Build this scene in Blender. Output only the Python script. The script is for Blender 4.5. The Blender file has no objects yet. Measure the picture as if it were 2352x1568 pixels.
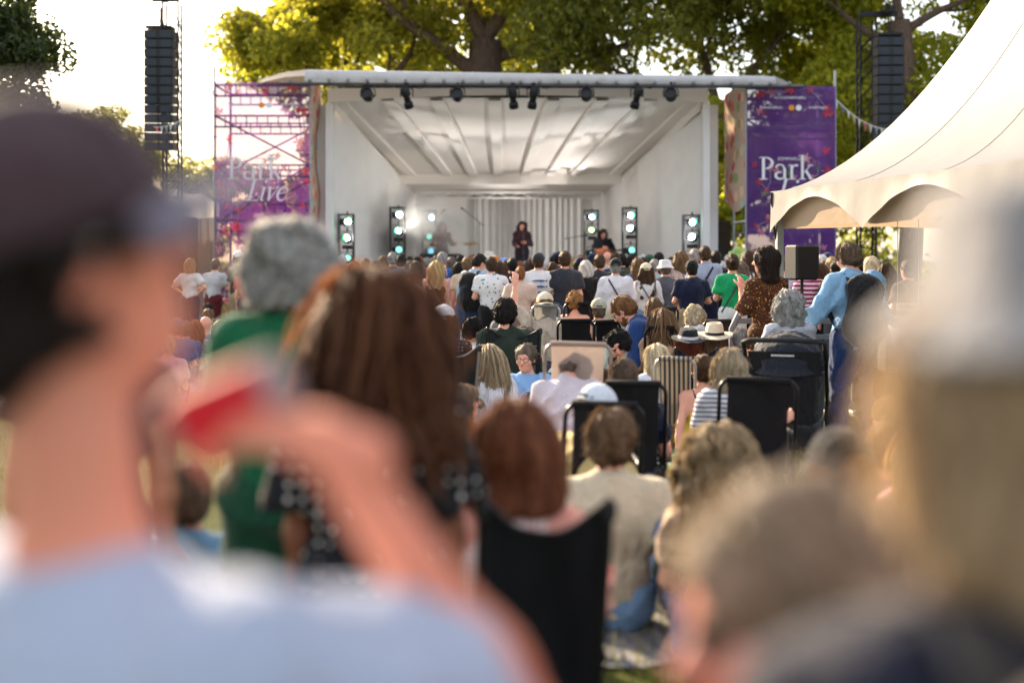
import bpy, bmesh, math, random
import numpy as np
from mathutils import Vector, Matrix, Euler, kdtree

random.seed(7); np.random.seed(7)
SC = bpy.context.scene
COL = SC.collection
R_ = math.radians

# ------------------------------------------------------------------ camera, sky, sun, exposure
EYE = 1.62            # camera height (m)
FPX = 3267.0          # focal length in units of the 2352-wide measuring frame (50 mm on 36 mm)
HOR = 595.0           # horizon row in that frame
cam_d = bpy.data.cameras.new('camera'); cam = bpy.data.objects.new('camera', cam_d); COL.objects.link(cam)
cam.location = (0, 0, EYE); cam.rotation_euler = (R_(90), 0, 0)
cam_d.sensor_width = 36; cam_d.lens = 50; cam_d.shift_y = -(784 - HOR) / 2352.0
cam_d.clip_start = 0.05; cam_d.clip_end = 3000
cam_d.dof.use_dof = True; cam_d.dof.focus_distance = 14.5; cam_d.dof.aperture_fstop = 1.15
SC.camera = cam

SUN_AZ, SUN_EL = R_(-31), R_(22)      # azimuth from +Y (negative = left of the stage), elevation
sun_dir = Vector((math.sin(SUN_AZ) * math.cos(SUN_EL), math.cos(SUN_AZ) * math.cos(SUN_EL), math.sin(SUN_EL)))
sd = bpy.data.lights.new('sun', 'SUN'); so = bpy.data.objects.new('sun', sd); COL.objects.link(so)
sd.energy = 4.6; sd.angle = R_(0.6); sd.color = (1.0, 0.79, 0.54)
so.rotation_euler = sun_dir.to_track_quat('Z', 'Y').to_euler()
so.location = (-30, 30, 40)

W = bpy.data.worlds.new('World'); SC.world = W; W.use_nodes = True
wn, wl = W.node_tree.nodes, W.node_tree.links
wn.clear()
w_out = wn.new('ShaderNodeOutputWorld'); w_bg = wn.new('ShaderNodeBackground')
w_sky = wn.new('ShaderNodeTexSky'); w_sky.sky_type = 'NISHITA'; w_sky.sun_disc = False
w_sky.sun_elevation = SUN_EL; w_sky.sun_rotation = SUN_AZ
w_sky.air_density = 1.0; w_sky.dust_density = 2.0; w_sky.ozone_density = 1.2
# thin bright cloud veil all over the sky
w_tc = wn.new('ShaderNodeTexCoord'); w_map = wn.new('ShaderNodeMapping'); w_map.inputs['Scale'].default_value = (1, 1, 2.6)
w_no = wn.new('ShaderNodeTexNoise'); w_no.inputs['Scale'].default_value = 2.4; w_no.inputs['Detail'].default_value = 5
w_rmp = wn.new('ShaderNodeMapRange'); w_rmp.inputs['From Min'].default_value = 0.36; w_rmp.inputs['From Max'].default_value = 0.62
w_rmp.inputs['To Min'].default_value = 0.2; w_rmp.inputs['To Max'].default_value = 0.58
w_mix = wn.new('ShaderNodeMix'); w_mix.data_type = 'RGBA'
w_mix.inputs['B'].default_value = (6.2, 5.9, 5.6, 1)
wl.new(w_tc.outputs['Generated'], w_map.inputs['Vector']); wl.new(w_map.outputs['Vector'], w_no.inputs['Vector'])
wl.new(w_no.outputs['Fac'], w_rmp.inputs['Value']); wl.new(w_rmp.outputs['Result'], w_mix.inputs['Factor'])
wl.new(w_sky.outputs['Color'], w_mix.inputs['A'])
wl.new(w_mix.outputs['Result'], w_bg.inputs['Color']); wl.new(w_bg.outputs['Background'], w_out.inputs['Surface'])
w_bg.inputs['Strength'].default_value = 0.11

vs = SC.view_settings; vs.view_transform = 'Standard'; vs.look = 'None'; vs.exposure = 1.6; vs.gamma = 1.0
vs.use_curve_mapping = False
SC.render.engine = 'CYCLES'
SC.cycles.use_denoising = True
SC.cycles.max_bounces = 8; SC.cycles.diffuse_bounces = 4; SC.cycles.transparent_max_bounces = 24
SC.cycles.sample_clamp_indirect = 6

# ------------------------------------------------------------------ helpers
def at(px, py, Y):
    """the point at distance Y that the camera sees in column px, row py of the measuring frame"""
    return Vector(((px - 1176.0) / FPX * Y, Y, EYE - (py - HOR) / FPX * Y))

def tag(o, label=None, cat=None, group=None, kind=None):
    if label: o['label'] = label
    if cat: o['category'] = cat
    if group: o['group'] = group
    if kind: o['kind'] = kind
    return o

def empty(name, loc=(0, 0, 0), rz=0.0, label=None, cat=None, group=None):
    o = bpy.data.objects.new(name, None); COL.objects.link(o)
    o.location = loc; o.rotation_euler = (0, 0, rz); o.empty_display_size = 0.1
    return tag(o, label, cat, group)

def np_mesh(name, V, Fq, lab=None, smooth=True, rnd=None):
    """mesh from numpy arrays; Fq (n,4) quads or (n,3) triangles"""
    me = bpy.data.meshes.new(name)
    V = np.ascontiguousarray(V, np.float32); Fq = np.ascontiguousarray(Fq, np.int32)
    n, k = Fq.shape
    me.vertices.add(len(V)); me.vertices.foreach_set('co', V.ravel())
    me.loops.add(n * k); me.loops.foreach_set('vertex_index', Fq.ravel())
    me.polygons.add(n); me.polygons.foreach_set('loop_start', np.arange(0, n * k, k, dtype=np.int32))
    me.polygons.foreach_set('loop_total', np.full(n, k, np.int32))
    if lab is not None: me.polygons.foreach_set('material_index', np.ascontiguousarray(lab, np.int32))
    me.polygons.foreach_set('use_smooth', np.full(n, smooth, bool))
    if rnd is not None:
        a = me.attributes.new('rnd', 'FLOAT', 'POINT'); a.data.foreach_set('value', np.ascontiguousarray(rnd, np.float32))
    me.update(calc_edges=True)
    return me

def link(name, me, mats, parent=None):
    o = bpy.data.objects.new(name, me); COL.objects.link(o)
    if not isinstance(mats, (list, tuple)): mats = [mats]
    if not me.materials:
        for m in mats: me.materials.append(m)
    if parent is not None: o.parent = parent
    return o

class MB:
    """collects boxes, tubes, strips and lathes and links them as one mesh object"""
    def __init__(s): s.v = []; s.f = []; s.m = []
    def add(s, V, F, m=0):
        b = len(s.v); s.v.extend([tuple(p) for p in V]); s.f.extend([tuple(i + b for i in f) for f in F]); s.m.extend([m] * len(F)); return s
    def box(s, c, size, R=None, m=0, taper=1.0):
        hx, hy, hz = size[0] / 2, size[1] / 2, size[2] / 2
        V = [Vector((x * (taper if z > 0 else 1), y * (taper if z > 0 else 1), z)) for x in (-hx, hx) for y in (-hy, hy) for z in (-hz, hz)]
        if R is not None: V = [R @ p for p in V]
        c = Vector(c)
        return s.add([p + c for p in V], [(0, 1, 3, 2), (4, 6, 7, 5), (0, 4, 5, 1), (2, 3, 7, 6), (0, 2, 6, 4), (1, 5, 7, 3)], m)
    def bbox(s, c, size, b=.01, R=None, m=0):
        """box with chamfered vertical and horizontal edges"""
        hx, hy, hz = size[0] / 2, size[1] / 2, size[2] / 2
        c = Vector(c); V = []
        for z, i in ((-hz, b), (-hz + b, 0), (hz - b, 0), (hz, b)):
            for x, y in ((hx - i, hy - i - b), (hx - i - b, hy - i), (-hx + i + b, hy - i), (-hx + i, hy - i - b), (-hx + i, -hy + i + b), (-hx + i + b, -hy + i), (hx - i - b, -hy + i), (hx - i, -hy + i + b)):
                V.append(Vector((x, y, z)))
        if R is not None: V = [R @ p for p in V]
        F = [(7, 6, 5, 4, 3, 2, 1, 0), tuple(range(24, 32))]
        for k in range(3):
            for j in range(8):
                F.append((k * 8 + j, k * 8 + (j + 1) % 8, k * 8 + 8 + (j + 1) % 8, k * 8 + 8 + j))
        return s.add([p + c for p in V], F, m)
    def tube(s, pts, r, n=6, m=0, closed=False, cap=True):
        pts = [Vector(p) for p in pts]; N = len(pts)
        rr = r if isinstance(r, (list, tuple)) else [r] * N
        V = []; ref = None
        for i, p in enumerate(pts):
            if closed: t = pts[(i + 1) % N] - pts[i - 1]
            else: t = (pts[min(i + 1, N - 1)] - pts[max(i - 1, 0)])
            if t.length < 1e-9: t = Vector((0, 0, 1))
            t.normalize()
            if ref is None: ref = Vector((0, 0, 1)) if abs(t.z) < .9 else Vector((1, 0, 0))
            u = t.cross(ref)
            if u.length < 1e-4: u = t.cross(Vector((0.3, 1, 0.2)))
            u.normalize(); w = u.cross(t); ref = w
            for k in range(n):
                a = 2 * math.pi * k / n
                V.append(p + (u * math.cos(a) + w * math.sin(a)) * rr[i])
        F = []
        for i in range(N if closed else N - 1):
            j = (i + 1) % N
            for k in range(n):
                F.append((i * n + k, i * n + (k + 1) % n, j * n + (k + 1) % n, j * n + k))
        if cap and not closed:
            F.append(tuple(range(n - 1, -1, -1))); F.append(tuple((N - 1) * n + k for k in range(n)))
        return s.add(V, F, m)
    def lathe(s, prof, c=(0, 0, 0), n=20, R=None, m=0, cap=True):
        c = Vector(c); V = []; F = []
        for r, z in prof:
            for k in range(n):
                a = 2 * math.pi * k / n; p = Vector((r * math.cos(a), r * math.sin(a), z))
                V.append((R @ p if R is not None else p) + c)
        for i in range(len(prof) - 1):
            for k in range(n):
                F.append((i * n + k, i * n + (k + 1) % n, (i + 1) * n + (k + 1) % n, (i + 1) * n + k))
        if cap:
            F.append(tuple(range(n - 1, -1, -1))); F.append(tuple((len(prof) - 1) * n + k for k in range(n)))
        return s.add(V, F, m)
    def grid(s, P, m=0, closed_u=False):
        """P[i][j] points"""
        nu, nv = len(P), len(P[0]); V = [p for row in P for p in row]; F = []
        for i in range(nu if closed_u else nu - 1):
            for j in range(nv - 1):
                F.append((i * nv + j, ((i + 1) % nu) * nv + j, ((i + 1) % nu) * nv + j + 1, i * nv + j + 1))
        return s.add(V, F, m)
    def build(s, name, mats, parent=None, smooth=False):
        me = bpy.data.meshes.new(name); me.from_pydata(s.v, [], s.f)
        me.polygons.foreach_set('material_index', s.m)
        if smooth:
            if smooth is True: me.polygons.foreach_set('use_smooth', [True] * len(s.f))
            else:
                me.polygons.foreach_set('use_smooth', [True] * len(s.f)); me.set_sharp_from_angle(angle=R_(smooth))
        me.update()
        return link(name, me, mats, parent)

# ------------------------------------------------------------------ materials
_M = {}
def srgb(r, g, b):
    f = lambda c: ((c / 255.0) / 12.92 if c <= 10 else (((c / 255.0) + .055) / 1.055) ** 2.4)
    return (f(r), f(g), f(b))
def _mat(name):
    m = bpy.data.materials.new(name); m.use_nodes = True
    nt = m.node_tree; b = nt.nodes['Principled BSDF']
    return m, nt, nt.nodes, nt.links, b
def set_in(b, key, v):
    if key in b.inputs: b.inputs[key].default_value = v
def coords(n, l, scale=(1, 1, 1), rot=(0, 0, 0)):
    tc = n.new('ShaderNodeTexCoord'); mp = n.new('ShaderNodeMapping')
    mp.inputs['Scale'].default_value = scale; mp.inputs['Rotation'].default_value = rot
    l.new(tc.outputs['Object'], mp.inputs['Vector']); return mp.outputs['Vector']
def mixc(n, l, fac, A, B, blend='MIX'):
    x = n.new('ShaderNodeMix'); x.data_type = 'RGBA'; x.blend_type = blend
    for key, v in (('A', A), ('B', B)):
        if hasattr(v, 'is_output'): l.new(v, x.inputs[key])
        else: x.inputs[key].default_value = (*v[:3], 1)
    if hasattr(fac, 'is_output'): l.new(fac, x.inputs['Factor'])
    else: x.inputs['Factor'].default_value = fac
    return x.outputs['Result']
def ramp(n, l, src, stops):
    r = n.new('ShaderNodeValToRGB'); e = r.color_ramp.elements
    while len(e) < len(stops): e.new(0.5)
    for el, (p, c) in zip(e, stops): el.position = p; el.color = (*c[:3], 1) if len(c) >= 3 else (c[0], c[0], c[0], 1)
    l.new(src, r.inputs['Fac']); return r.outputs['Color']
def noise(n, l, vec, scale, detail=3, rough=.55):
    t = n.new('ShaderNodeTexNoise'); t.inputs['Scale'].default_value = scale; t.inputs['Detail'].default_value = detail; t.inputs['Roughness'].default_value = rough
    if vec is not None: l.new(vec, t.inputs['Vector'])
    return t.outputs['Fac']
def bump(n, l, b, h, strength=.3, dist=.01):
    x = n.new('ShaderNodeBump'); x.inputs['Strength'].default_value = strength; x.inputs['Distance'].default_value = dist
    l.new(h, x.inputs['Height']); l.new(x.outputs['Normal'], b.inputs['Normal'])
def mul(c, k): return tuple(min(1, x * k) for x in c[:3])

def cloth(c, rough=.9, var=.18, wr=.5):
    """woven garment cloth, with creases and slight fading"""
    key = ('cloth', tuple(round(x, 4) for x in c), rough, var, wr)
    if key in _M: return _M[key]
    m, nt, n, l, b = _mat('cloth'); v = coords(n, l)
    f = noise(n, l, v, 6, 4); col = mixc(n, l, f, mul(c, 1 - var), mul(c, 1 + var))
    l.new(col, b.inputs['Base Color']); set_in(b, 'Roughness', rough); set_in(b, 'Specular IOR Level', .2)
    set_in(b, 'Sheen Weight', .15)
    v2 = coords(n, l, (1, 1, .45)); h = noise(n, l, v2, 11, 4, .6); bump(n, l, b, h, min(1., wr * 1.8), .06)
    _M[key] = m; return m

def plain(c, rough=.6, metal=0, spec=.4, var=.10, sc=9):
    key = ('plain', tuple(round(x, 4) for x in c), rough, metal, spec, var, sc)
    if key in _M: return _M[key]
    m, nt, n, l, b = _mat('paint'); v = coords(n, l)
    f = noise(n, l, v, sc, 5); l.new(mixc(n, l, f, mul(c, 1 - var), mul(c, 1 + var)), b.inputs['Base Color'])
    set_in(b, 'Roughness', rough); set_in(b, 'Metallic', metal); set_in(b, 'Specular IOR Level', spec)
    r = n.new('ShaderNodeMapRange'); r.inputs['To Min'].default_value = max(.05, rough - .12); r.inputs['To Max'].default_value = min(1, rough + .12)
    l.new(noise(n, l, v, sc * 3, 3), r.inputs['Value']); l.new(r.outputs['Result'], b.inputs['Roughness'])
    _M[key] = m; return m

def skin(c):
    key = ('skin', tuple(round(x, 4) for x in c))
    if key in _M: return _M[key]
    m, nt, n, l, b = _mat('skin'); v = coords(n, l)
    f = noise(n, l, v, 11, 3); red = (min(1, c[0] * 1.05), c[1] * .80, c[2] * .78)
    l.new(mixc(n, l, f, c, red), b.inputs['Base Color']); set_in(b, 'Roughness', .55); set_in(b, 'Specular IOR Level', .35)
    set_in(b, 'Subsurface Weight', .12); set_in(b, 'Subsurface Radius', (.02, .008, .004)); set_in(b, 'Subsurface Scale', .6)
    bump(n, l, b, noise(n, l, v, 120, 2), .08, .004)
    _M[key] = m; return m

def hairm(c, c2=None, tr=.3):
    """hair: strand-wise colour from the rnd attribute, lets backlight through"""
    c2 = c2 or mul(c, 2.1)
    key = ('hair', tuple(round(x, 4) for x in c + tuple(c2)), tr)
    if key in _M: return _M[key]
    m, nt, n, l, b = _mat('hair'); a = n.new('ShaderNodeAttribute'); a.attribute_name = 'rnd'
    v = coords(n, l, (60, 60, 5)); f = noise(n, l, v, 2.2, 3)
    ma = n.new('ShaderNodeMath'); ma.operation = 'MULTIPLY_ADD'; l.new(f, ma.inputs[0]); ma.inputs[1].default_value = .9; l.new(a.outputs['Fac'], ma.inputs[2])
    mr = n.new('ShaderNodeMapRange'); mr.inputs['From Min'].default_value = .2; mr.inputs['From Max'].default_value = 1.35; l.new(ma.outputs[0], mr.inputs['Value'])
    col = mixc(n, l, mr.outputs['Result'], mul(c, .5), c2)
    l.new(col, b.inputs['Base Color']); set_in(b, 'Roughness', .55); set_in(b, 'Specular IOR Level', .22)
    bump(n, l, b, f, 1., .010)
    t = n.new('ShaderNodeBsdfTranslucent'); l.new(mixc(n, l, .5, col, c2), t.inputs['Color'])
    mx = n.new('ShaderNodeMixShader'); mx.inputs['Fac'].default_value = tr
    l.new(b.outputs['BSDF'], mx.inputs[1]); l.new(t.outputs['BSDF'], mx.inputs[2])
    l.new(mx.outputs['Shader'], n['Material Output'].inputs['Surface'])
    _M[key] = m; return m

def emis(c, s):
    key = ('em', c, s)
    if key in _M: return _M[key]
    m, nt, n, l, b = _mat('lamp_glass'); set_in(b, 'Base Color', (*c, 1)); set_in(b, 'Emission Color', (*c, 1)); set_in(b, 'Emission Strength', s)
    _M[key] = m; return m

def stripes(c1, c2, period, duty=.5, axis='Z', rough=.9):
    key = ('str', c1, c2, period, duty, axis)
    if key in _M: return _M[key]
    m, nt, n, l, b = _mat('striped_cloth'); tc = n.new('ShaderNodeTexCoord'); sx = n.new('ShaderNodeSeparateXYZ'); l.new(tc.outputs['Object'], sx.inputs[0])
    v = coords(n, l); nz = noise(n, l, v, 5, 2)
    a = n.new('ShaderNodeMath'); a.operation = 'MULTIPLY_ADD'; a.inputs[1].default_value = period * .5; l.new(nz, a.inputs[0]); l.new(sx.outputs[axis], a.inputs[2])
    q = n.new('ShaderNodeMath'); q.operation = 'DIVIDE'; l.new(a.outputs[0], q.inputs[0]); q.inputs[1].default_value = period
    fr = n.new('ShaderNodeMath'); fr.operation = 'FRACT'; l.new(q.outputs[0], fr.inputs[0])
    g = n.new('ShaderNodeMath'); g.operation = 'GREATER_THAN'; l.new(fr.outputs[0], g.inputs[0]); g.inputs[1].default_value = 1 - duty
    l.new(mixc(n, l, g.outputs[0], c1, c2), b.inputs['Base Color']); set_in(b, 'Roughness', rough); set_in(b, 'Specular IOR Level', .2)
    v2 = coords(n, l, (1, 1, .5)); bump(n, l, b, noise(n, l, v2, 13, 3), .4, .02)
    _M[key] = m; return m

def dots(base, dot, scale, size=.28, rnd=.0):
    key = ('dots', base, dot, scale, size, rnd)
    if key in _M: return _M[key]
    m, nt, n, l, b = _mat('dotted_cloth'); v = coords(n, l)
    t = n.new('ShaderNodeTexVoronoi'); t.inputs['Scale'].default_value = scale; t.inputs['Randomness'].default_value = rnd; l.new(v, t.inputs['Vector'])
    g = n.new('ShaderNodeMath'); g.operation = 'LESS_THAN'; l.new(t.outputs['Distance'], g.inputs[0]); g.inputs[1].default_value = size
    l.new(mixc(n, l, g.outputs[0], base, dot), b.inputs['Base Color']); set_in(b, 'Roughness', .85); set_in(b, 'Specular IOR Level', .25)
    bump(n, l, b, noise(n, l, v, 12, 3), .4, .02)
    _M[key] = m; return m

def floral(cols, scale=38):
    """scattered small-print cloth: random cell colours"""
    key = ('flo', tuple(cols), scale)
    if key in _M: return _M[key]
    m, nt, n, l, b = _mat('printed_cloth'); v = coords(n, l)
    t = n.new('ShaderNodeTexVoronoi'); t.inputs['Scale'].default_value = scale; l.new(v, t.inputs['Vector'])
    s = n.new('ShaderNodeSeparateColor'); l.new(t.outputs['Color'], s.inputs[0])
    r = n.new('ShaderNodeValToRGB'); r.color_ramp.interpolation = 'CONSTANT'; e = r.color_ramp.elements
    while len(e) < len(cols): e.new(.5)
    for i, (el, c) in enumerate(zip(e, cols)): el.position = i / len(cols); el.color = (*c, 1)
    l.new(s.outputs[0], r.inputs['Fac'])
    g = n.new('ShaderNodeMath'); g.operation = 'LESS_THAN'; l.new(t.outputs['Distance'], g.inputs[0]); g.inputs[1].default_value = .42
    l.new(mixc(n, l, g.outputs[0], cols[0], r.outputs['Color']), b.inputs['Base Color'])
    set_in(b, 'Roughness', .85); set_in(b, 'Specular IOR Level', .25); bump(n, l, b, noise(n, l, v, 11, 3), .5, .02)
    _M[key] = m; return m

def check(c1, c2, p=.03):
    key = ('chk', c1, c2, p)
    if key in _M: return _M[key]
    m, nt, n, l, b = _mat('checked_cloth'); tc = n.new('ShaderNodeTexCoord'); sx = n.new('ShaderNodeSeparateXYZ'); l.new(tc.outputs['Object'], sx.inputs[0]); out = []
    for ax in 'XZ':
        q = n.new('ShaderNodeMath'); q.operation = 'DIVIDE'; l.new(sx.outputs[ax], q.inputs[0]); q.inputs[1].default_value = p
        fr = n.new('ShaderNodeMath'); fr.operation = 'FRACT'; l.new(q.outputs[0], fr.inputs[0])
        g = n.new('ShaderNodeMath'); g.operation = 'GREATER_THAN'; l.new(fr.outputs[0], g.inputs[0]); g.inputs[1].default_value = .6; out.append(g.outputs[0])
    a = n.new('ShaderNodeMath'); a.operation = 'ADD'; l.new(out[0], a.inputs[0]); l.new(out[1], a.inputs[1])
    h = n.new('ShaderNodeMath'); h.operation = 'MULTIPLY'; l.new(a.outputs[0], h.inputs[0]); h.inputs[1].default_value = .5
    l.new(mixc(n, l, h.outputs[0], c1, c2), b.inputs['Base Color']); set_in(b, 'Roughness', .9)
    _M[key] = m; return m

def sheet(c, tr=.35, rough=.7, alpha=1.0, var=.06, sc=3, wr=.25, wsc=5):
    """thin cloth or tarp that glows when lit from behind; alpha < 1 for open mesh weave"""
    key = ('sheet', tuple(c), tr, rough, alpha, var, sc, wr, wsc)
    if key in _M: return _M[key]
    m, nt, n, l, b = _mat('tarp'); v = coords(n, l); f = noise(n, l, v, sc, 5)
    col = mixc(n, l, f, mul(c, 1 - var), mul(c, 1 + var)); l.new(col, b.inputs['Base Color']); set_in(b, 'Roughness', rough); set_in(b, 'Specular IOR Level', .3)
    bump(n, l, b, noise(n, l, v, wsc, 3), wr, .05)
    t = n.new('ShaderNodeBsdfTranslucent'); l.new(col, t.inputs['Color'])
    mx = n.new('ShaderNodeMixShader'); mx.inputs['Fac'].default_value = tr
    l.new(b.outputs['BSDF'], mx.inputs[1]); l.new(t.outputs['BSDF'], mx.inputs[2]); res = mx.outputs['Shader']
    if alpha < 1:
        tp = n.new('ShaderNodeBsdfTransparent'); m2 = n.new('ShaderNodeMixShader'); m2.inputs['Fac'].default_value = alpha
        l.new(tp.outputs['BSDF'], m2.inputs[1]); l.new(res, m2.inputs[2]); res = m2.outputs['Shader']
    l.new(res, n['Material Output'].inputs['Surface'])
    _M[key] = m; return m

BLACK = (.007, .007, .009)
M_black = plain(BLACK, .5); M_blackmetal = plain((.015, .015, .017), .4, .6)
M_alu = plain((.45, .46, .48), .35, .9); M_greytube = plain((.25, .25, .26), .4, .8)
M_white = plain((.75, .74, .72), .6, var=.04)
# ------------------------------------------------------------------ distance fields -> one continuous skin
def _n(v):
    v = np.asarray(v, float); L = np.linalg.norm(v); return v / L if L > 1e-9 else v

class SDF:
    """union of tapered limbs and ellipsoids, meshed as one closed continuous surface"""
    def __init__(s): s.p = []; s.dsp = None
    def cone(s, a, b, ra, rb, lab=0, k=.03, fl=None, flat=False, op='u'):
        s.p.append(('c', np.array(a, float), np.array(b, float), ra, rb, lab, k, fl, flat, op)); return s
    def ell(s, c, r, R=None, lab=0, k=.03, op='u'):
        s.p.append(('e', np.array(c, float), np.array(r, float), None if R is None else np.array(R, float), lab, k, op)); return s
    def plane(s, p, nrm, k=0.):
        """keep only the side the normal points away from"""
        s.p.append(('p', np.array(p, float), _n(nrm), k)); return s
    def bounds(s):
        lo = np.full(3, 1e9); hi = -lo
        for q in s.p:
            if q[0] == 'c' and q[9] == 'u':
                r = max(q[3], q[4]) * (max(1., q[7][1]) if q[7] is not None else 1.)
                lo = np.minimum(lo, np.minimum(q[1], q[2]) - r); hi = np.maximum(hi, np.maximum(q[1], q[2]) + r)
            elif q[0] == 'e' and q[6] == 'u':
                r = q[2].max(); r3 = q[2] if q[3] is None else np.full(3, r)
                lo = np.minimum(lo, q[1] - r3); hi = np.maximum(hi, q[1] + r3)
        return lo, hi
    def mesh(s, h):
        lo, hi = s.bounds(); pad = 3.2 * h + .012; lo = lo - pad; hi = hi + pad
        nx = np.maximum(4, np.ceil((hi - lo) / h).astype(int) + 1)
        ax = [(lo[i] + h * np.arange(nx[i])).astype(np.float32) for i in range(3)]
        D = np.full(tuple(nx), .25, np.float32); L = np.zeros(tuple(nx), np.int8)
        for q in s.p:
            if q[0] == 'p':
                d = ((ax[0] - q[1][0]) * q[2][0])[:, None, None] + ((ax[1] - q[1][1]) * q[2][1])[None, :, None] + ((ax[2] - q[1][2]) * q[2][2])[None, None, :]
                D = np.maximum(D, d.astype(np.float32)); continue
            if q[0] == 'c':
                _, a, b, ra, rb, lab, k, fl, flat, op = q
                r = max(ra, rb) * (max(1., fl[1]) if fl is not None else 1.)
                l2 = np.minimum(a, b) - r; h2 = np.maximum(a, b) + r
            else:
                _, c, rr, R, lab, k, op = q
                r3 = rr if R is None else np.full(3, rr.max()); l2 = c - r3; h2 = c + r3
            mg = k + 2.5 * h
            i0 = np.clip(np.floor((l2 - mg - lo) / h).astype(int), 0, nx - 1); i1 = np.clip(np.ceil((h2 + mg - lo) / h).astype(int) + 1, 1, nx)
            sl = tuple(slice(i0[i], i1[i]) for i in range(3))
            X = ax[0][sl[0]][:, None, None]; Y = ax[1][sl[1]][None, :, None]; Z = ax[2][sl[2]][None, None, :]
            if q[0] == 'c':
                x, y, z = X - np.float32(a[0]), Y - np.float32(a[1]), Z - np.float32(a[2])
                e = b - a; Ln = np.linalg.norm(e) + 1e-9; u = e / Ln
                if fl is not None:
                    nn = np.asarray(fl[0], float); nn = _n(nn - u * nn.dot(u)); g = np.float32(1. / fl[1] - 1.)
                    dn = (x * nn[0] + y * nn[1] + z * nn[2]) * g
                    x = x + dn * nn[0]; y = y + dn * nn[1]; z = z + dn * nn[2]
                t = x * u[0] + y * u[1] + z * u[2]; tc = np.clip(t, 0, Ln)
                rad = ra + (rb - ra) * (tc / Ln)
                if flat:
                    qd = np.sqrt(np.maximum(x * x + y * y + z * z - t * t, 0)) - rad
                    d = np.maximum(qd, np.maximum(-t, t - Ln))
                else:
                    d = np.sqrt((x - tc * u[0]) ** 2 + (y - tc * u[1]) ** 2 + (z - tc * u[2]) ** 2) - rad
                if fl is not None: d = d * min(1., fl[1])
            else:
                x, y, z = X - np.float32(c[0]), Y - np.float32(c[1]), Z - np.float32(c[2])
                if R is not None:
                    x, y, z = (x * R[0, 0] + y * R[1, 0] + z * R[2, 0], x * R[0, 1] + y * R[1, 1] + z * R[2, 1], x * R[0, 2] + y * R[1, 2] + z * R[2, 2])
                k0 = np.sqrt((x / rr[0]) ** 2 + (y / rr[1]) ** 2 + (z / rr[2]) ** 2)
                k1 = np.sqrt((x / rr[0] ** 2) ** 2 + (y / rr[1] ** 2) ** 2 + (z / rr[2] ** 2) ** 2) + 1e-6
                d = k0 * (k0 - 1.) / k1
            d = d.astype(np.float32); A = D[sl]
            if op == 'u':
                closer = d < A
                m = np.minimum(A, d)
                if k > 0:
                    hh = np.maximum(k - np.abs(A - d), 0) / k; m = m - hh * hh * (k * .25)
                D[sl] = m; L[sl] = np.where(closer, np.int8(lab), L[sl])
            elif op == 's':
                m = np.maximum(A, -d)
                if k > 0:
                    hh = np.maximum(k - np.abs(A + d), 0) / k; m = m + hh * hh * (k * .25)
                D[sl] = m
            elif op == 'l':      # only recolour
                L[sl] = np.where(d < 0, np.int8(lab), L[sl])
        if s.dsp is not None:
            D = D + s.dsp(ax[0][:, None, None], ax[1][None, :, None], ax[2][None, None, :]).astype(np.float32)
        return nets(D, L, lo, h)

def nets(D, L, lo, h):
    S = D < 0
    c = [S[i:S.shape[0] - 1 + i, j:S.shape[1] - 1 + j, k:S.shape[2] - 1 + k] for i in (0, 1) for j in (0, 1) for k in (0, 1)]
    cnt = sum(x.astype(np.int8) for x in c); act = (cnt > 0) & (cnt < 8)
    I, J, K = np.nonzero(act); idx = np.full(act.shape, -1, np.int32); idx[I, J, K] = np.arange(len(I))
    acc = np.zeros((len(I), 3), np.float32); w = np.zeros(len(I), np.float32)
    offs = [(i, j, k) for i in (0, 1) for j in (0, 1) for k in (0, 1)]
    vals = {o: D[I + o[0], J + o[1], K + o[2]] for o in offs}
    for o in offs:
        for ax in range(3):
            if o[ax]: continue
            o2 = list(o); o2[ax] = 1; o2 = tuple(o2); a, b = vals[o], vals[o2]; m = (a < 0) != (b < 0)
            t = np.where(m, a / np.where(m, a - b, 1), 0)
            p = np.array(o, np.float32)[None, :].repeat(len(I), 0); p[:, ax] = t
            acc += p * m[:, None]; w += m
    V = (np.stack([I, J, K], 1) + acc / np.maximum(w, 1)[:, None]) * h + lo
    lab = np.zeros(len(I), np.int8); best = np.full(len(I), 1e9, np.float32)
    for o in offs:
        a = np.abs(vals[o]); m = a < best; best = np.where(m, a, best); lab = np.where(m, L[I + o[0], J + o[1], K + o[2]], lab)
    F = []
    for ax in range(3):
        u, v = [(1, 2), (2, 0), (0, 1)][ax]
        sl0 = [slice(None)] * 3; sl1 = [slice(None)] * 3; sl0[ax] = slice(0, -1); sl1[ax] = slice(1, None)
        A, B = S[tuple(sl0)], S[tuple(sl1)]; E = np.stack(np.nonzero(A != B), 1)
        if not len(E): continue
        ok = (E[:, u] > 0) & (E[:, v] > 0) & (E[:, u] < S.shape[u] - 1) & (E[:, v] < S.shape[v] - 1); E = E[ok]
        flip = ~A[E[:, 0], E[:, 1], E[:, 2]]
        def cell(du, dv):
            q = E.copy(); q[:, u] -= du; q[:, v] -= dv; return idx[q[:, 0], q[:, 1], q[:, 2]]
        q = np.stack([cell(1, 1), cell(0, 1), cell(0, 0), cell(1, 0)], 1); q[flip] = q[flip][:, ::-1]; F.append(q)
    F = np.concatenate(F) if F else np.zeros((0, 4), np.int32)
    F = F[(F >= 0).all(1)]
    return V, F, lab

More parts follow.
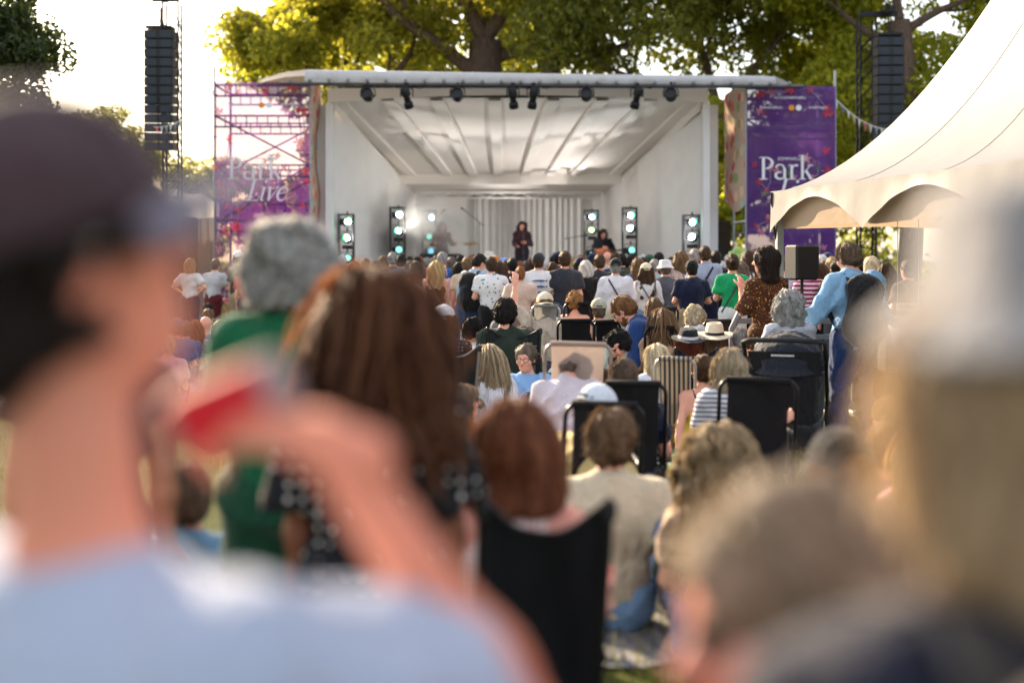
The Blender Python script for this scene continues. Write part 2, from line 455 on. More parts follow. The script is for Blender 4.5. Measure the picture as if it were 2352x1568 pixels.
def folds(amp, f=18., seed=0):
    """creased cloth: crossing families of sharp-crested ridges"""
    r = np.random.RandomState(seed); a = r.uniform(0, 6.3, 10); f = f * .8
    def fn(x, y, z):
        w1 = f * (.55 * x + .85 * z) + a[0] + 1.6 * np.sin(6 * y + 5 * x + a[1]); w2 = f * 1.15 * (-.75 * x + .65 * z + .3 * y) + a[2] + 1.5 * np.sin(7 * z + 4 * y + a[3])
        w3 = f * 1.9 * (.4 * y + .25 * z + .8 * x) + a[4] + 1.3 * np.sin(9 * z + a[5])
        m = .5 + .5 * np.sin(5 * x + 4 * z + a[6]); m2 = .5 + .5 * np.sin(6 * y - 5 * z + a[7])
        return -amp * (1.7 * ((1 - np.abs(np.sin(w1))) ** 1.6 * m + (1 - np.abs(np.sin(w2))) ** 1.6 * (1 - m)) + .7 * (1 - np.abs(np.sin(w3))) ** 2 * m2 - .35)
    return fn

def join_np(parts):
    V, F, L, b = [], [], [], 0
    for v, f, l in parts:
        V.append(v); F.append(f + b); L.append(l); b += len(v)
    return np.concatenate(V), np.concatenate(F), np.concatenate(L)

# ------------------------------------------------------------------ skeleton
ARMS = {
    'down': ((.16, .03, -1), (.04, .18, -1)), 'front': ((.30, .02, -1), (-.55, .80, .10)), 'phone': ((.22, .30, -1), (-.35, .85, .55)),
    'pocket': ((.42, -.18, -1), (-.12, .30, -1)), 'hip': ((.75, -.15, -.8), (-.85, .25, -.5)), 'lap': ((.20, .30, -1), (-.30, .90, -.25)),
    'back': ((.28, -.42, -1), (.12, -.25, -1)), 'face': ((.22, .40, -1), (-.32, .42, 1)), 'knee': ((.15, .65, -.75), (-.05, .95, .0)),
    'rest': ((.35, .25, -1), (.05, 1, .02)), 'up': ((.5, .3, .6), (-.1, .3, 1)), 'reach': ((.3, .9, -.5), (-.1, 1, -.2)), 'guitar': ((.45, .15, -1), (-.85, .55, .25)),
    'neck': ((.55, .25, -.85), (.55, .75, .25)), 'side': ((.5, .1, -.9), (.5, .35, -.75)),
}
def skel(pose='stand', seat=.42, lean=0., roll=0., hy=0., hp=0., hr=0., arms=('down', 'down'), fem=False, kid=False, stance=0., twist=0., legs=None):
    """joints of a 1.72 m figure facing +Y, x to its right"""
    J = {}
    if pose == 'stand': P = np.array([0, 0, .93]); 
    elif pose == 'ground': P = np.array([0, 0, .13])
    elif pose == 'kneel': P = np.array([0, 0, .40])
    else: P = np.array([0, 0, seat + .11])
    cl, sl = math.cos(lean), math.sin(lean)
    u = _n([math.sin(roll), sl, cl * math.cos(roll)]); r0 = np.array([math.cos(twist), math.sin(twist), 0.])
    r = _n(r0 - u * r0.dot(u)); f = np.cross(u, r); f = -np.cross(r, u) if f[1] < 0 and abs(twist) < 1.5 else f
    J.update(P=P, u=u, r=r, f=f)
    sh = .152 if fem else .178
    J['waist'] = P + u * .15; J['chest'] = P + u * .34; J['nb'] = P + u * .515
    # head: yaw about u, pitch forward
    e = Euler((-hp, hr, hy), 'ZYX') if False else None
    Rb = np.stack([r, f, u], 1)
    Rz = np.array(Matrix.Rotation(hy, 3, 'Z')); Rx = np.array(Matrix.Rotation(-hp, 3, 'X')); Ry = np.array(Matrix.Rotation(hr, 3, 'Y'))
    # head keeps mostly upright even when the torso leans
    ul = .45 * lean; ub = _n([math.sin(roll) * .5, math.sin(ul), math.cos(ul)]); rb = _n(r0 - ub * r0.dot(ub)); fb = np.cross(ub, rb)
    Hb = np.stack([rb, fb, ub], 1)
    HR = Hb @ Rz @ Ry @ Rx
    J['HR'] = HR; hs = 1.0
    J['hs'] = hs
    J['head'] = J['nb'] + (u * .4 + HR[:, 2] * .6) * .075 + HR[:, 2] * .085 + HR[:, 1] * .022
    for sd, nm, a in ((1, 'R', arms[1]), (-1, 'L', arms[0])):
        S = P + u * .465 + r * (sh * sd); J['s' + nm] = S
        ua, fa = ARMS[a] if isinstance(a, str) else a
        ua = _n(np.array(ua)); fa = _n(np.array(fa))
        # arms follow half of the torso's frame
        M = Rb * .5 + np.stack([r, np.cross(np.array([0, 0, 1.]), r), np.array([0, 0, 1.])], 1) * .5
        Ud = _n(M @ (ua * np.array([sd, 1, 1]))); Fd = _n(M @ (fa * np.array([sd, 1, 1])))
        E = S + Ud * .285; Wr = E + Fd * .25
        J['e' + nm] = E; J['w' + nm] = Wr; J['fd' + nm] = Fd; J['ud' + nm] = Ud
        hp_ = P + r * (.088 * sd); J['h' + nm] = hp_
        if legs and nm in legs: kn, an, ft = (np.array(q, float) for q in legs[nm])
        elif pose == 'stand':
            st = stance * sd
            kn = np.array([sd * .098 + st * .03, .015 + max(0, st) * .08, .49]); an = np.array([sd * .105 + st * .04, -.02 - st * .05, .085]); ft = np.array([.25 * sd, 1, 0])
        elif pose == 'ground':
            kn = np.array([sd * .15, .36, .47]); an = np.array([sd * .11, .68, .08]); ft = np.array([.1 * sd, 1, 0.1])
        elif pose == 'kneel':
            kn = np.array([sd * .13, .32, .10]); an = np.array([sd * .12, -.08, .07]); ft = np.array([0, -1, -.1])
        else:
            kz = max(seat + .10, .46 if seat < .38 else seat + .09); kn = np.array([sd * .12, math.sqrt(max(.01, .43 ** 2 - (kz - P[2]) ** 2)), kz]); an = np.array([sd * .12, kn[1] + .08, .085]); ft = np.array([.15 * sd, 1, 0])
        J['k' + nm] = kn; J['a' + nm] = an; J['ft' + nm] = _n(ft)
    J['pose'] = pose
    return J

def build_head(J, h, o):
    """head with face, in its own finer field; labels 0 skin, 1 lips, 2 eye white, 3 iris/brow, 4 beard"""
    c, R, s = J['head'], J['HR'], J['hs']
    S = SDF(); g = lambda x, y, z: c + R @ (np.array([x, y, z]) * s)
    e = lambda p, r, lab=0, k=.02, op='u': S.ell(g(*p), np.array(r) * s, R, lab, k * s, op)
    S.cone(J['nb'] - J['u'] * .05, g(0, -.015, -.06), .058, .05, 0, .03)
    e((0, -.012, .022), (.077, .096, .094)); e((0, .022, -.045), (.058, .066, .068), k=.035); e((0, .048, -.088), (.030, .030, .022), k=.035)
    e((0, .035, .03), (.066, .058, .055), k=.03)
    if h < .011:
        e((.032, .085, .006), (.017, .014, .012), k=.012, op='s'); e((-.032, .085, .006), (.017, .014, .012), k=.012, op='s')
        for sx in (-1, 1):
            e((sx * .032, .069, .006), (.0135, .0135, .0125), 2, .002); e((sx * .032, .0805, .006), (.006, .003, .006), 3, .0)
            e((sx * .036, .079, .027), (.019, .007, .0045), 4, .006)
            e((sx * .04, .062, -.022), (.026, .022, .02), k=.03)
        e((0, .083, -.052), (.023, .008, .005), 1, .006); e((0, .084, -.060), (.018, .008, .006), 1, .006)
    S.cone(g(0, .086, .012), g(0, .112, -.022), .009 * s, .0135 * s, 0, .012 * s)
    e((0, .098, -.028), (.018, .013, .010), k=.008)
    for sx in (-1, 1): e((sx * .079, -.004, -.008), (.010, .019, .031), k=.008)
    if o.get('beard'):
        e((0, .05, -.085), (.052, .046, .042), 4, .012); e((.046, .02, -.055), (.02, .035, .05), 4, .012); e((-.046, .02, -.055), (.02, .035, .05), 4, .012); e((0, .097, -.041), (.03, .011, .007), 4, .006)
        e((0, .097, -.056), (.021, .009, .006), 1, .0)
    return S.mesh(h)

def build_hand(J, nm, h, grip=.35):
    W, fd = J['w' + nm], J['fd' + nm]; sd = 1 if nm == 'R' else -1
    side = _n(np.cross(fd, J['f'])) if abs(np.dot(fd, J['f'])) < .9 else _n(np.cross(fd, J['u']))
    nrm = _n(np.cross(side, fd))
    if nrm.dot(-J['r'] * sd) < 0 and abs(nrm.dot(J['r'])) > .3: nrm = -nrm
    hd = J.get('hand' + nm)
    if hd is not None: fd, nrm = _n(hd[0]), _n(hd[1])
    side = _n(np.cross(fd, nrm)); nrm = _n(np.cross(side, fd))
    th = side if side.dot(J['f'] + .3 * J['u']) > 0 else -side
    grip = J.get('grip' + nm, grip)
    S = SDF(); S.cone(W - fd * .03, W + fd * .01, .027, .025, 0, .01)
    S.cone(W + fd * .02, W + fd * .075, .030, .036, 0, .02, fl=(nrm, .45))
    for i, (off, ln) in enumerate(((.030, .072), (.010, .080), (-.010, .075), (-.029, .058))):
        b = W + fd * .088 + th * off; a = grip * (1 + .12 * i)
        d1 = _n(fd * math.cos(a) + nrm * math.sin(a)); d2 = _n(fd * math.cos(2.1 * a) + nrm * math.sin(2.1 * a)); d3 = _n(fd * math.cos(3.0 * a) + nrm * math.sin(3.0 * a))
        p1 = b + d1 * ln * .48; p2 = p1 + d2 * ln * .32; p3 = p2 + d3 * ln * .22
        S.cone(b - fd * .02, p1, .0098, .0088, 0, .004); S.cone(p1, p2, .0088, .008, 0, .003); S.cone(p2, p3, .008, .0068, 0, .003)
    tb = W + fd * .022 + th * .026; td = _n(fd * .75 + th * .62 + nrm * (.3 + grip * .4)); t1 = tb + td * .045; td2 = _n(fd * .95 + th * .2 + nrm * (.2 + grip)); t2 = t1 + td2 * .034
    S.cone(tb, t1, .0155, .0115, 0, .012); S.cone(t1, t2, .0108, .0085, 0, .003)
    return S.mesh(h)

def limb_body(J, h, fem, shoe=True, bare=False, wide=1.0, skip_hands=False):
    """torso, limbs and feet as one continuous surface; label 0 skin, 5 shoe"""
    S = SDF(); P, u, f, r = J['P'], J['u'], J['f'], J['r']; w = wide
    hipw = .125 if fem else .118; ch = .125 if fem else .140
    S.cone(P - r * .045, P + r * .045, hipw * w, hipw * w, 0, .05, fl=(f, .84))
    S.cone(P, J['waist'], .118 * w, (.102 if fem else .116) * w, 0, .05, fl=(f, .78)); S.cone(J['waist'], J['chest'] + u * .02, (.102 if fem else .118) * w, ch * w, 0, .06, fl=(f, .76))
    S.cone(J['chest'] - r * .03, J['chest'] + r * .03, ch * .98 * w, ch * .98 * w, 0, .05, fl=(f, .76))
    if fem:
        for sd in (-1, 1): S.ell(J['chest'] + r * (.066 * sd) + f * .085 - u * .01, (.058, .055, .06), None, 0, .04)
    S.cone(J['sL'] - u * .005, J['sR'] - u * .005, .060, .060, 0, .05, fl=(f, .95)); S.cone(J['chest'] + u * .08, J['nb'], .10, .058, 0, .05, fl=(f, .85))
    S.cone(J['nb'] - u * .03, J['head'] - J['HR'][:, 2] * .06 - J['HR'][:, 1] * .015, .060, .051, 0, .03)
    for nm in 'LR':
        S.cone(J['s' + nm], J['e' + nm], .052 if not fem else .044, .040 if not fem else .035, 0, .03)
        S.cone(J['e' + nm], J['w' + nm], .041 if not fem else .035, .027, 0, .015)
        m = J['e' + nm] * .7 + J['w' + nm] * .3; S.ell(m, (.043, .043, .043) if not fem else (.037,) * 3, None, 0, .03)
        if skip_hands:
            Wr, fd = J['w' + nm], J['fd' + nm]; S.cone(Wr, Wr + fd * .085, .030, .034, 0, .02, fl=(J['f'], .6)); S.cone(Wr + fd * .08, Wr + fd * .15, .03, .018, 0, .01, fl=(J['f'], .6))
        k = J['k' + nm]; a = J['a' + nm]; hp = J['h' + nm]
        S.cone(hp, k, .088 if not fem else .090, .058, 0, .05); S.cone(k, a, .056, .038, 0, .03)
        d = _n(a - k); back = _n(np.cross(np.cross(d, J['ft' + nm]), d)); S.cone(k * .75 + a * .25 - back * .018, k * .45 + a * .55 - back * .012, .050, .036, 0, .03)
        ft = J['ft' + nm]; hl = a + np.array([0, 0, -.035]) - ft * .035
        lab = 5 if shoe else 0
        S.cone(hl, a + ft * .15 + np.array([0, 0, -.05]), .040, .032, lab, .02); S.cone(a + ft * .09 + np.array([0, 0, -.05]), a + ft * .17 + np.array([0, 0, -.052]), .038, .030, lab, .02)
    return S.mesh(h)

def garment_top(J, h, o, fem, wide, seed):
    """shirt / blouse / jacket. style: tee, long, tank, cami, vest"""
    st = o['style']; S = SDF(); P, u, f, r = J['P'], J['u'], J['f'], J['r']; g = o.get('ease', .016); w = wide
    hem = o.get('hem', -.05); base = P + u * hem
    ch = (.125 if fem else .140) * w; wa = (.108 if fem else .120) * w; hi = (.128 if fem else .122) * w
    S.cone(base, J['waist'], hi + g + o.get('flare', .0), wa + g * 1.3, 0, .04, fl=(f, .82), flat=True)
    S.cone(J['waist'] - u * .02, J['chest'] + u * .01, wa + g * 1.3, ch + g, 0, .06, fl=(f, .80))
    S.cone(J['chest'] - r * .03, J['chest'] + r * .03, ch + g, ch + g, 0, .05, fl=(f, .80))
    if fem:
        for sd in (-1, 1): S.ell(J['chest'] + r * (.066 * sd) + f * .085 - u * .01, (.058 + g, .055 + g, .06 + g), None, 0, .04)
    if st not in ('cami',):
        t = .060 + g * .8
        if st == 'tank': S.cone(J['sL'] * .7 + J['sR'] * .3 - u * .01, J['sR'] * .7 + J['sL'] * .3 - u * .01, t, t, 0, .04, fl=(f, 1.0))
        else: S.cone(J['sL'] - u * .008, J['sR'] - u * .008, t, t, 0, .05, fl=(f, 1.0))
        S.cone(J['chest'] + u * .06, J['nb'] - u * (.012 if st != 'tank' else .04), .102 + g, .064 + g * .6, 0, .05, fl=(f, .9))
        if o.get('collar', st == 'long'): S.cone(J['nb'] - u * .03 - f * .004, J['nb'] + u * .022 - f * .006, .078, .070, 0, .01, flat=True)
        if o.get('hood'):
            S.cone(J['nb'] - u * .02 - f * .07 - r * .07, J['nb'] - u * .02 - f * .07 + r * .07, .055, .055, 0, .04); S.cone(J['nb'] - u * .10 - f * .11, J['nb'] - u * .02 - f * .08, .03, .06, 0, .04)
    else: S.plane(P + u * (.40 if not o.get('low') else .34), u)
    if st in ('tee', 'long'):
        sl = o.get('sleeve', .72 if st == 'tee' else 1.)
        for nm in 'LR':
            a, e, wv = J['s' + nm], J['e' + nm], J['w' + nm]; ar = (.050 if fem else .057) + g * .9
            if st == 'tee' and sl <= 1.0:
                S.cone(a - (e - a) * .05, a + (e - a) * sl, ar, ar * 1.05 + g * .4, 0, .035, flat=True)
            else:
                S.cone(a, e, ar, ar * .86, 0, .035)
                q = o.get('cuff', .93); S.cone(e, e + (wv - e) * q, ar * .86, (.040 if q > .8 else .048) + g * .5, 0, .02, flat=True); S.ell(e, (ar * .87,) * 3, None, 0, .01)
                if q < .8: S.cone(e + (wv - e) * (q - .2), e + (wv - e) * q, .056 + g * .4, .056 + g * .4, 0, .006, flat=True)
    if st in ('tank', 'vest'):
        for nm in 'LR':
            sd = 1 if nm == 'R' else -1; S.ell(J['s' + nm] + r * (.045 * sd) - u * .03, (.055, .12, .10), None, 0, .02, op='s')
    S.dsp = folds(o.get('fold', .016 if h < .02 else .011), o.get('foldf', 20.), seed)
    return S.mesh(h)

def garment_bottom(J, h, o, fem, wide, seed):
    """trousers, shorts, skirt or dress skirt"""
    st = o['style']; S = SDF(); P, u, f, r = J['P'], J['u'], J['f'], J['r']; g = o.get('ease', .013); w = wide
    hipw = (.127 if fem else .120) * w
    S.cone(P - r * .045, P + r * .045, hipw + g, hipw + g, 0, .05, fl=(f, .88)); S.cone(P, P + u * .12, .122 * w + g, (.108 if fem else .119) * w + g, 0, .04, fl=(f, .83), flat=True)
    if st == 'skirt':
        L = o.get('len', .7)
        if J['pose'] == 'stand': S.cone(P + u * .03, P - np.array([0, 0, L]), hipw + g, hipw + g + .05 + o.get('flare', .06), 0, .05, fl=(f, .85), flat=True); S.cone(J['hL'], J['hL'] * .5 + J['kL'] * .5, .098 + g, .085 + g, 0, .06); S.cone(J['hR'], J['hR'] * .5 + J['kR'] * .5, .098 + g, .085 + g, 0, .06)
        else:
            kc = (J['kL'] + J['kR']) / 2; ac = (J['aL'] + J['aR']) / 2
            S.cone(P, kc, .14, .12, 0, .05, fl=(u, .8)); S.cone(J['hL'], J['kL'], .105, .085, 0, .06); S.cone(J['hR'], J['kR'], .105, .085, 0, .06)
            if L > .55: S.cone(kc, kc * .25 + ac * .75, .13, .17, 0, .05, flat=True)
            S.cone(P - np.array([0, 0, .02]), P + np.array([0, .1, -.07]), .19, .24, 0, .06)
    else:
        L = {'trousers': 1.0, 'shorts': .0, 'crop': .7}[st]; lg = o.get('wide', 0.)
        for nm in 'LR':
            k, a, hp = J['k' + nm], J['a' + nm], J['h' + nm]
            if L == 0: S.cone(hp, hp * .12 + k * .88, .096 + g, .078 + g + lg, 0, .05, flat=True); S.ell(hp, (.096 + g,) * 3, None, 0, .04)
            else:
                S.cone(hp, k, .093 + g, .064 + g + lg * .6, 0, .05); S.cone(k, k + (a - k) * (L if L < 1 else .99), .064 + g + lg * .6, .050 + g + lg, 0, .03, flat=True); S.ell(k, (.064 + g + lg * .6,) * 3, None, 0, .01)
    S.dsp = folds(o.get('fold', .014 if h < .02 else .010), o.get('foldf', 22.), seed + 5)
    return S.mesh(h)

# ------------------------------------------------------------------ hair
def hair_base(style, h, o):
    """hair volume in head coordinates (x right, y forward, z up)"""
    S = SDF(); vol = o.get('vol', 0.); L = o.get('len', .34); e = S.ell
    fr = o.get('fringe', 0.)
    if style in ('short', 'buzz'):
        t = .014 + vol if style == 'short' else .006
        e((0, -.012, .026), (.077 + t, .097 + t, .096 + t * 1.15), k=0); e((0, -.055, -.04), (.062 + t * .6, .045 + t * .6, .052), k=.03)
        e((0, .10, -.045), (.10, .082, .092), k=.015, op='s'); S.plane((0, 0, -.082), (0, .35, -1))
        for sx in (-1, 1): e((sx * .085, .03, -.04), (.025, .045, .04), k=.01, op='s')
    elif style == 'fringe_ring':
        e((0, -.014, -.004), (.083, .100, .070), k=0); e((0, .03, .07), (.074, .12, .07), k=.01, op='s'); e((0, .10, -.03), (.10, .10, .12), k=.01, op='s'); S.plane((0, 0, -.075), (0, 0, -1))
    elif style in ('bob', 'curly', 'long', 'wavy', 'pony', 'bun', 'topknot', 'halfup'):
        t = .017 + vol
        e((0, -.012, .024), (.077 + t, .097 + t, .097 + t * 1.1), k=0)
        if style in ('bob', 'curly', 'long', 'wavy', 'halfup'):
            b = -L if style == 'bob' or style == 'curly' else -.16
            bw = o.get('bw', .0)
            for sx in (-1, 1):
                S.cone((sx * .062, -.02, .0), (sx * (.066 + bw), -.03, b + .04), .042 + t * .8, .040 + t * .9 + bw * .5, 0, .03)
            S.cone((0, -.045, .0), (0, -.058, b + .035), .078 + t, .070 + t + bw, 0, .04, fl=((0, 1, 0), .75))
            if style in ('long', 'wavy', 'halfup'):
                yb = o.get('yback', -.115)
                for sx in (-1, 0, 1): S.cone((sx * .055, -.06, -.10), (sx * (.07 + bw), yb, -L), .052 + t * .8, .036 + t * .5 + bw * .4, 0, .04, fl=((0, 1, 0), .62))
        if style == 'pony' or style == 'topknot' or style == 'bun':
            e((0, -.05, -.045), (.066, .052, .045), k=.03)
        if style == 'bun': e((0, -.125, .03 + o.get('bz', 0)), (.045, .04, .045), k=.012)
        if style == 'topknot': e((0, -.05, .14), (.045, .045, .04), k=.012); S.cone((0, -.05, .16), (.01, -.075, .20), .03, .014, 0, .02)
        if style == 'pony':
            z0 = o.get('bz', .0); S.cone((0, -.105, .03 + z0), (0, -.15, .0 + z0), .026, .034, 0, .015); S.cone((0, -.15, .0 + z0), (.01, -.14, -L * .6 + z0), .036, .034, 0, .02); S.cone((.01, -.14, -L * .6 + z0), (.0, -.125, -L + z0), .034, .012, 0, .02)
        e((0, .115 - fr, -.06), (.074 - fr * .1, .085, .115), k=.012, op='s')
        if style in ('pony', 'bun', 'topknot'): S.plane((0, 0, -.085), (0, .5, -1))
        if style in ('bob', 'curly'): S.plane((0, 0, b - .02), (0, 0, -1))
    if o.get('hat'): S.plane((0, 0, .06), (0, 0, 1))
    amp = o.get('amp', {'curly': .012, 'wavy': .010}.get(style, .0045)); ff = o.get('freq', {'curly': 62., 'wavy': 34.}.get(style, 55.)); a = np.random.RandomState(o.get('seed', 1)).uniform(0, 6, 6)
    if style in ('curly', 'wavy'):
        S.dsp = lambda x, y, z: amp * (np.sin(ff * x + a[0] + 1.8 * np.sin(ff * .5 * z + a[1])) + np.sin(ff * y + a[2] + 1.8 * np.sin(ff * .6 * z + a[3])) + .6 * np.sin(ff * .8 * z + a[4] + 2 * np.sin(20 * x))) * .6
    else:
        S.dsp = lambda x, y, z: amp * (np.sin(ff * 1.6 * x + a[0] + 2 * np.sin(9 * z + a[1])) + np.sin(ff * 1.6 * y + a[2] + 2 * np.sin(8 * z + a[3]))) * .6 + amp * .4 * np.sin(30 * z + a[4])
    return S.mesh(h)

def hair_mesh(style, h, o, n_locks=0):
    V, F, lab = hair_base(style, h, o)
    if len(V) == 0: return None
    rs = np.random.RandomState(o.get('seed', 1)); rnd = .1 + .55 * (.5 + .5 * np.sin(V[:, 0] * 70 + 3 * np.sin(V[:, 2] * 12) + V[:, 1] * 50))
    if n_locks:
        T = F; nr = np.zeros_like(V); cr = np.cross(V[T[:, 2]] - V[T[:, 0]], V[T[:, 3]] - V[T[:, 1]])
        for i in range(4): np.add.at(nr, T[:, i], cr)
        nr /= (np.linalg.norm(nr, axis=1)[:, None] + 1e-9)
        ok = np.nonzero((V[:, 2] > -.07) & (V[:, 1] < .05))[0]
        if style in ('short', 'buzz', 'fringe_ring', 'bun', 'topknot'): ok = np.arange(len(V)); ok = ok[~((V[:, 1] > .06) & (V[:, 2] < .04))]
        if o.get('hat'): ok = ok[V[ok, 2] < .035]
        start = V[rs.choice(ok, n_locks)]; p = start.copy(); nseg = o.get('segs', 7)
        L = {'short': .05, 'buzz': .012, 'bob': .17, 'curly': .20, 'long': .38, 'wavy': .38, 'pony': .12, 'bun': .09, 'topknot': .1, 'halfup': .36, 'fringe_ring': .03}[style] * o.get('lockL', 1.)
        if style in ('long', 'wavy', 'bob', 'curly', 'halfup'): L *= o.get('len', .34) / .34
        step = L / nseg * rs.uniform(.75, 1.15, n_locks)[:, None]
        path = [p.copy()]; nn = [None]; d = None
        wid = rs.uniform(.6, 1.3, n_locks)[:, None] * o.get('lockW', .0065); ph = rs.uniform(0, 6.3, n_locks); wav = o.get('wave', {'curly': .010, 'wavy': .006}.get(style, .0015)); lift = o.get('lift', .006)
        sub = V[::max(1, len(V) // 900)]; subn = nr[::max(1, len(V) // 900)]
        for k in range(nseg):
            D2 = ((p[:, None, :] - sub[None, :, :]) ** 2).sum(2); j = D2.argmin(1); nv = subn[j]; sv = sub[j]
            dist = ((p - sv) * nv).sum(1)
            p = p + nv * (np.maximum(lift * (.3 + 1.0 * k / nseg) - dist, -.004))[:, None]
            if style in ('pony', 'bun', 'topknot'): g = np.array([0, -.11, .03]) - p; 
            elif style in ('short', 'buzz'): g = np.stack([p[:, 0] * 2 + .25 * np.sign(p[:, 0]) * .02, p[:, 1] * 1.4 + .02, -.06 - 0 * p[:, 2]], 1)
            else: g = np.stack([p[:, 0] * .9, p[:, 1] * .4 - .055, np.full(len(p), -.12)], 1)
            g = g - nv * (g * nv).sum(1)[:, None]; g /= (np.linalg.norm(g, axis=1)[:, None] + 1e-6)
            d = g if d is None else d * .45 + g * .55
            wv = np.cross(nv, d) * (wav * np.sin(ph + k * 1.9))[:, None] + nv * (wav * .6 * np.cos(ph * 1.3 + k * 1.7))[:, None]
            nn[-1] = nv; p = p + d * step + wv + rs.normal(0, .0012, p.shape); path.append(p.copy()); nn.append(nv)
        fly = rs.uniform(0, 1, n_locks) < .10; wid[fly] *= .35
        for k in range(len(path)): path[k] = path[k] + nn[min(k, nseg - 1)] * (fly * (.018 * (k / nseg) ** 1.3 + .004))[:, None] + np.where(fly[:, None], rs.normal(0, .003, path[k].shape), 0)
        Vs, Fs, Rs = [], [], []; b = len(V); lr = rs.uniform(0, 1, n_locks)
        for k, q in enumerate(path):
            dk = path[min(k + 1, nseg)] - path[max(k - 1, 0)]; sd = np.cross(nn[k], dk); sd /= (np.linalg.norm(sd, axis=1)[:, None] + 1e-9)
            tp = wid * (1 - .8 * (k / nseg) ** 1.5); tw = nn[k] * tp * .5
            Vs += [q - sd * tp - tw, q + sd * tp + tw]; Rs += [lr, lr]
        n = n_locks
        for k in range(nseg):
            i = np.arange(n); Fs.append(np.stack([b + 2 * k * n + i, b + (2 * k + 1) * n + i, b + (2 * k + 3) * n + i, b + (2 * k + 2) * n + i], 1))
        V = np.concatenate([V] + Vs); F = np.concatenate([F] + Fs); rnd = np.concatenate([rnd] + Rs)
    return V, F, rnd

_HB = {}
def add_hair(person, J, spec, h, locks):
    style = spec['style']
    if style in ('bald', None): return None
    key = (style, h, locks, tuple(sorted((k, v) for k, v in spec.items() if k not in ('c', 'c2', 'tr'))))
    if key not in _HB:
        r = hair_mesh(style, h, spec, locks); _HB[key] = np_mesh('hair', r[0], r[1], rnd=r[2])
    me = _HB[key]
    o = bpy.data.objects.new('hair', me); COL.objects.link(o); o.parent = person
    m = hairm(spec['c'], spec.get('c2'), spec.get('tr', .3))
    if not me.materials: me.materials.append(m)
    o.material_slots[0].link = 'OBJECT'; o.material_slots[0].material = m
    M = Matrix([list(J['HR'][i]) + [J['head'][i]] for i in range(3)] + [[0, 0, 0, 1]])
    o.matrix_local = M @ Matrix.Scale(J['hs'] * spec.get('hs', 1.), 4)
    return o

# ------------------------------------------------------------------ hats and glasses, in head coordinates
def head_obj(mb, name, mats, person, J, scale=1., rot=None, smooth=40):
    if 'hat' in name or name == 'cap': scale *= 1.06
    o = mb.build(name, mats, person, smooth)
    M = Matrix([list(J['HR'][i]) + [J['head'][i]] for i in range(3)] + [[0, 0, 0, 1]])
    if rot is not None: M = M @ Euler(rot).to_matrix().to_4x4()
    o.matrix_local = M @ Matrix.Scale(J['hs'] * scale, 4); return o
def cap_hat(person, J, mat, mat2=None, rot=0., scale=1., strap=True):
    """baseball cap with six-panel crown, button, curved peak and strap opening at the back"""
    mb = MB(); n = 24; P = []
    for i in range(9):
        t = i / 8 * math.pi / 2; row = []
        for k in range(n + 1):
            a = 2 * math.pi * k / n + math.pi / 2; rr = math.cos(t) * (1 + .012 * abs(math.sin(3 * a)))
            zz = .025 + .112 * math.sin(t) ** .9
            if i == 0 and strap and abs(((a - 1.5 * math.pi + math.pi) % (2 * math.pi)) - math.pi) < .45: zz += .035
            row.append((.093 * rr * math.cos(a), -.008 + .112 * rr * math.sin(a), zz))
        P.append(row)
    mb.grid(P); mb.lathe([(.001, .139), (.008, .137), (.009, .134)], (0, -.008, 0), 8)
    pk = []
    for i in range(5):
        t = i / 4; row = []
        for k in range(11):
            a = math.pi / 2 + (k - 5) / 5 * 1.02; rx = .094 + t * .008; ry = .110 + t * .075 * math.cos((k - 5) / 5 * 1.3)
            row.append((rx * math.cos(a), -.008 + ry * math.sin(a), .030 - .010 * t - .03 * abs((k - 5) / 5) ** 2 * (.4 + t * .6)))
        pk.append(row)
    mb.grid(pk, 1); mb.grid([[(x, y, z - .004) for x, y, z in row] for row in pk], 1)
    mb.tube([(x, y, z - .002) for x, y, z in pk[-1]], .0032, 5, 1)
    if strap: mb.tube([(.093 * math.cos(a), -.008 + .113 * math.sin(a), .030) for a in [1.5 * math.pi + x * .11 for x in range(-5, 6)]], .006, 5, 1)
    return head_obj(mb, 'cap', [mat, mat2 or mat], person, J, scale, (0, 0, rot))
def brim_hat(person, J, mat, band, scale=1., brim=.105, crown=.11, dent=True, down=.0, rot=(0, 0, 0)):
    mb = MB(); n = 28; z0 = .045
    prof = [(.098 + brim, z0 - .004 - down), (.098 + brim * .98, z0 + .002 - down), (.098 + brim * .5, z0 + .0 - down * .35), (.102, z0 + .004), (.097, z0 + .02), (.090, z0 + crown * .6), (.080, z0 + crown * .93), (.066, z0 + crown), (.03, z0 + crown - (.022 if dent else -.004)), (.001, z0 + crown - (.026 if dent else -.006))]
    rows = []
    for r, z in prof:
        row = []
        for k in range(n + 1):
            a = 2 * math.pi * k / n; zz = z + (.008 * math.cos(2 * a) if r > .15 else 0)
            row.append((r * math.cos(a) * .93, -.01 + r * math.sin(a) * 1.12, zz))
        rows.append(row)
    mb.grid(rows); mb.grid([[(x * .999, y, z - .004) for x, y, z in row] for row in rows[:4]])
    o = head_obj(mb, 'hat', mat, person, J, scale, rot, 50)
    if band:
        b = MB(); b.grid([[(1.015 * r * math.cos(2 * math.pi * k / n) * .93, -.01 + 1.015 * r * math.sin(2 * math.pi * k / n) * 1.12, z) for k in range(n + 1)] for r, z in ((.1015, z0 + .006), (.0965, z0 + .032))])
        bo = b.build('hat_band', band, o, True)
    return o
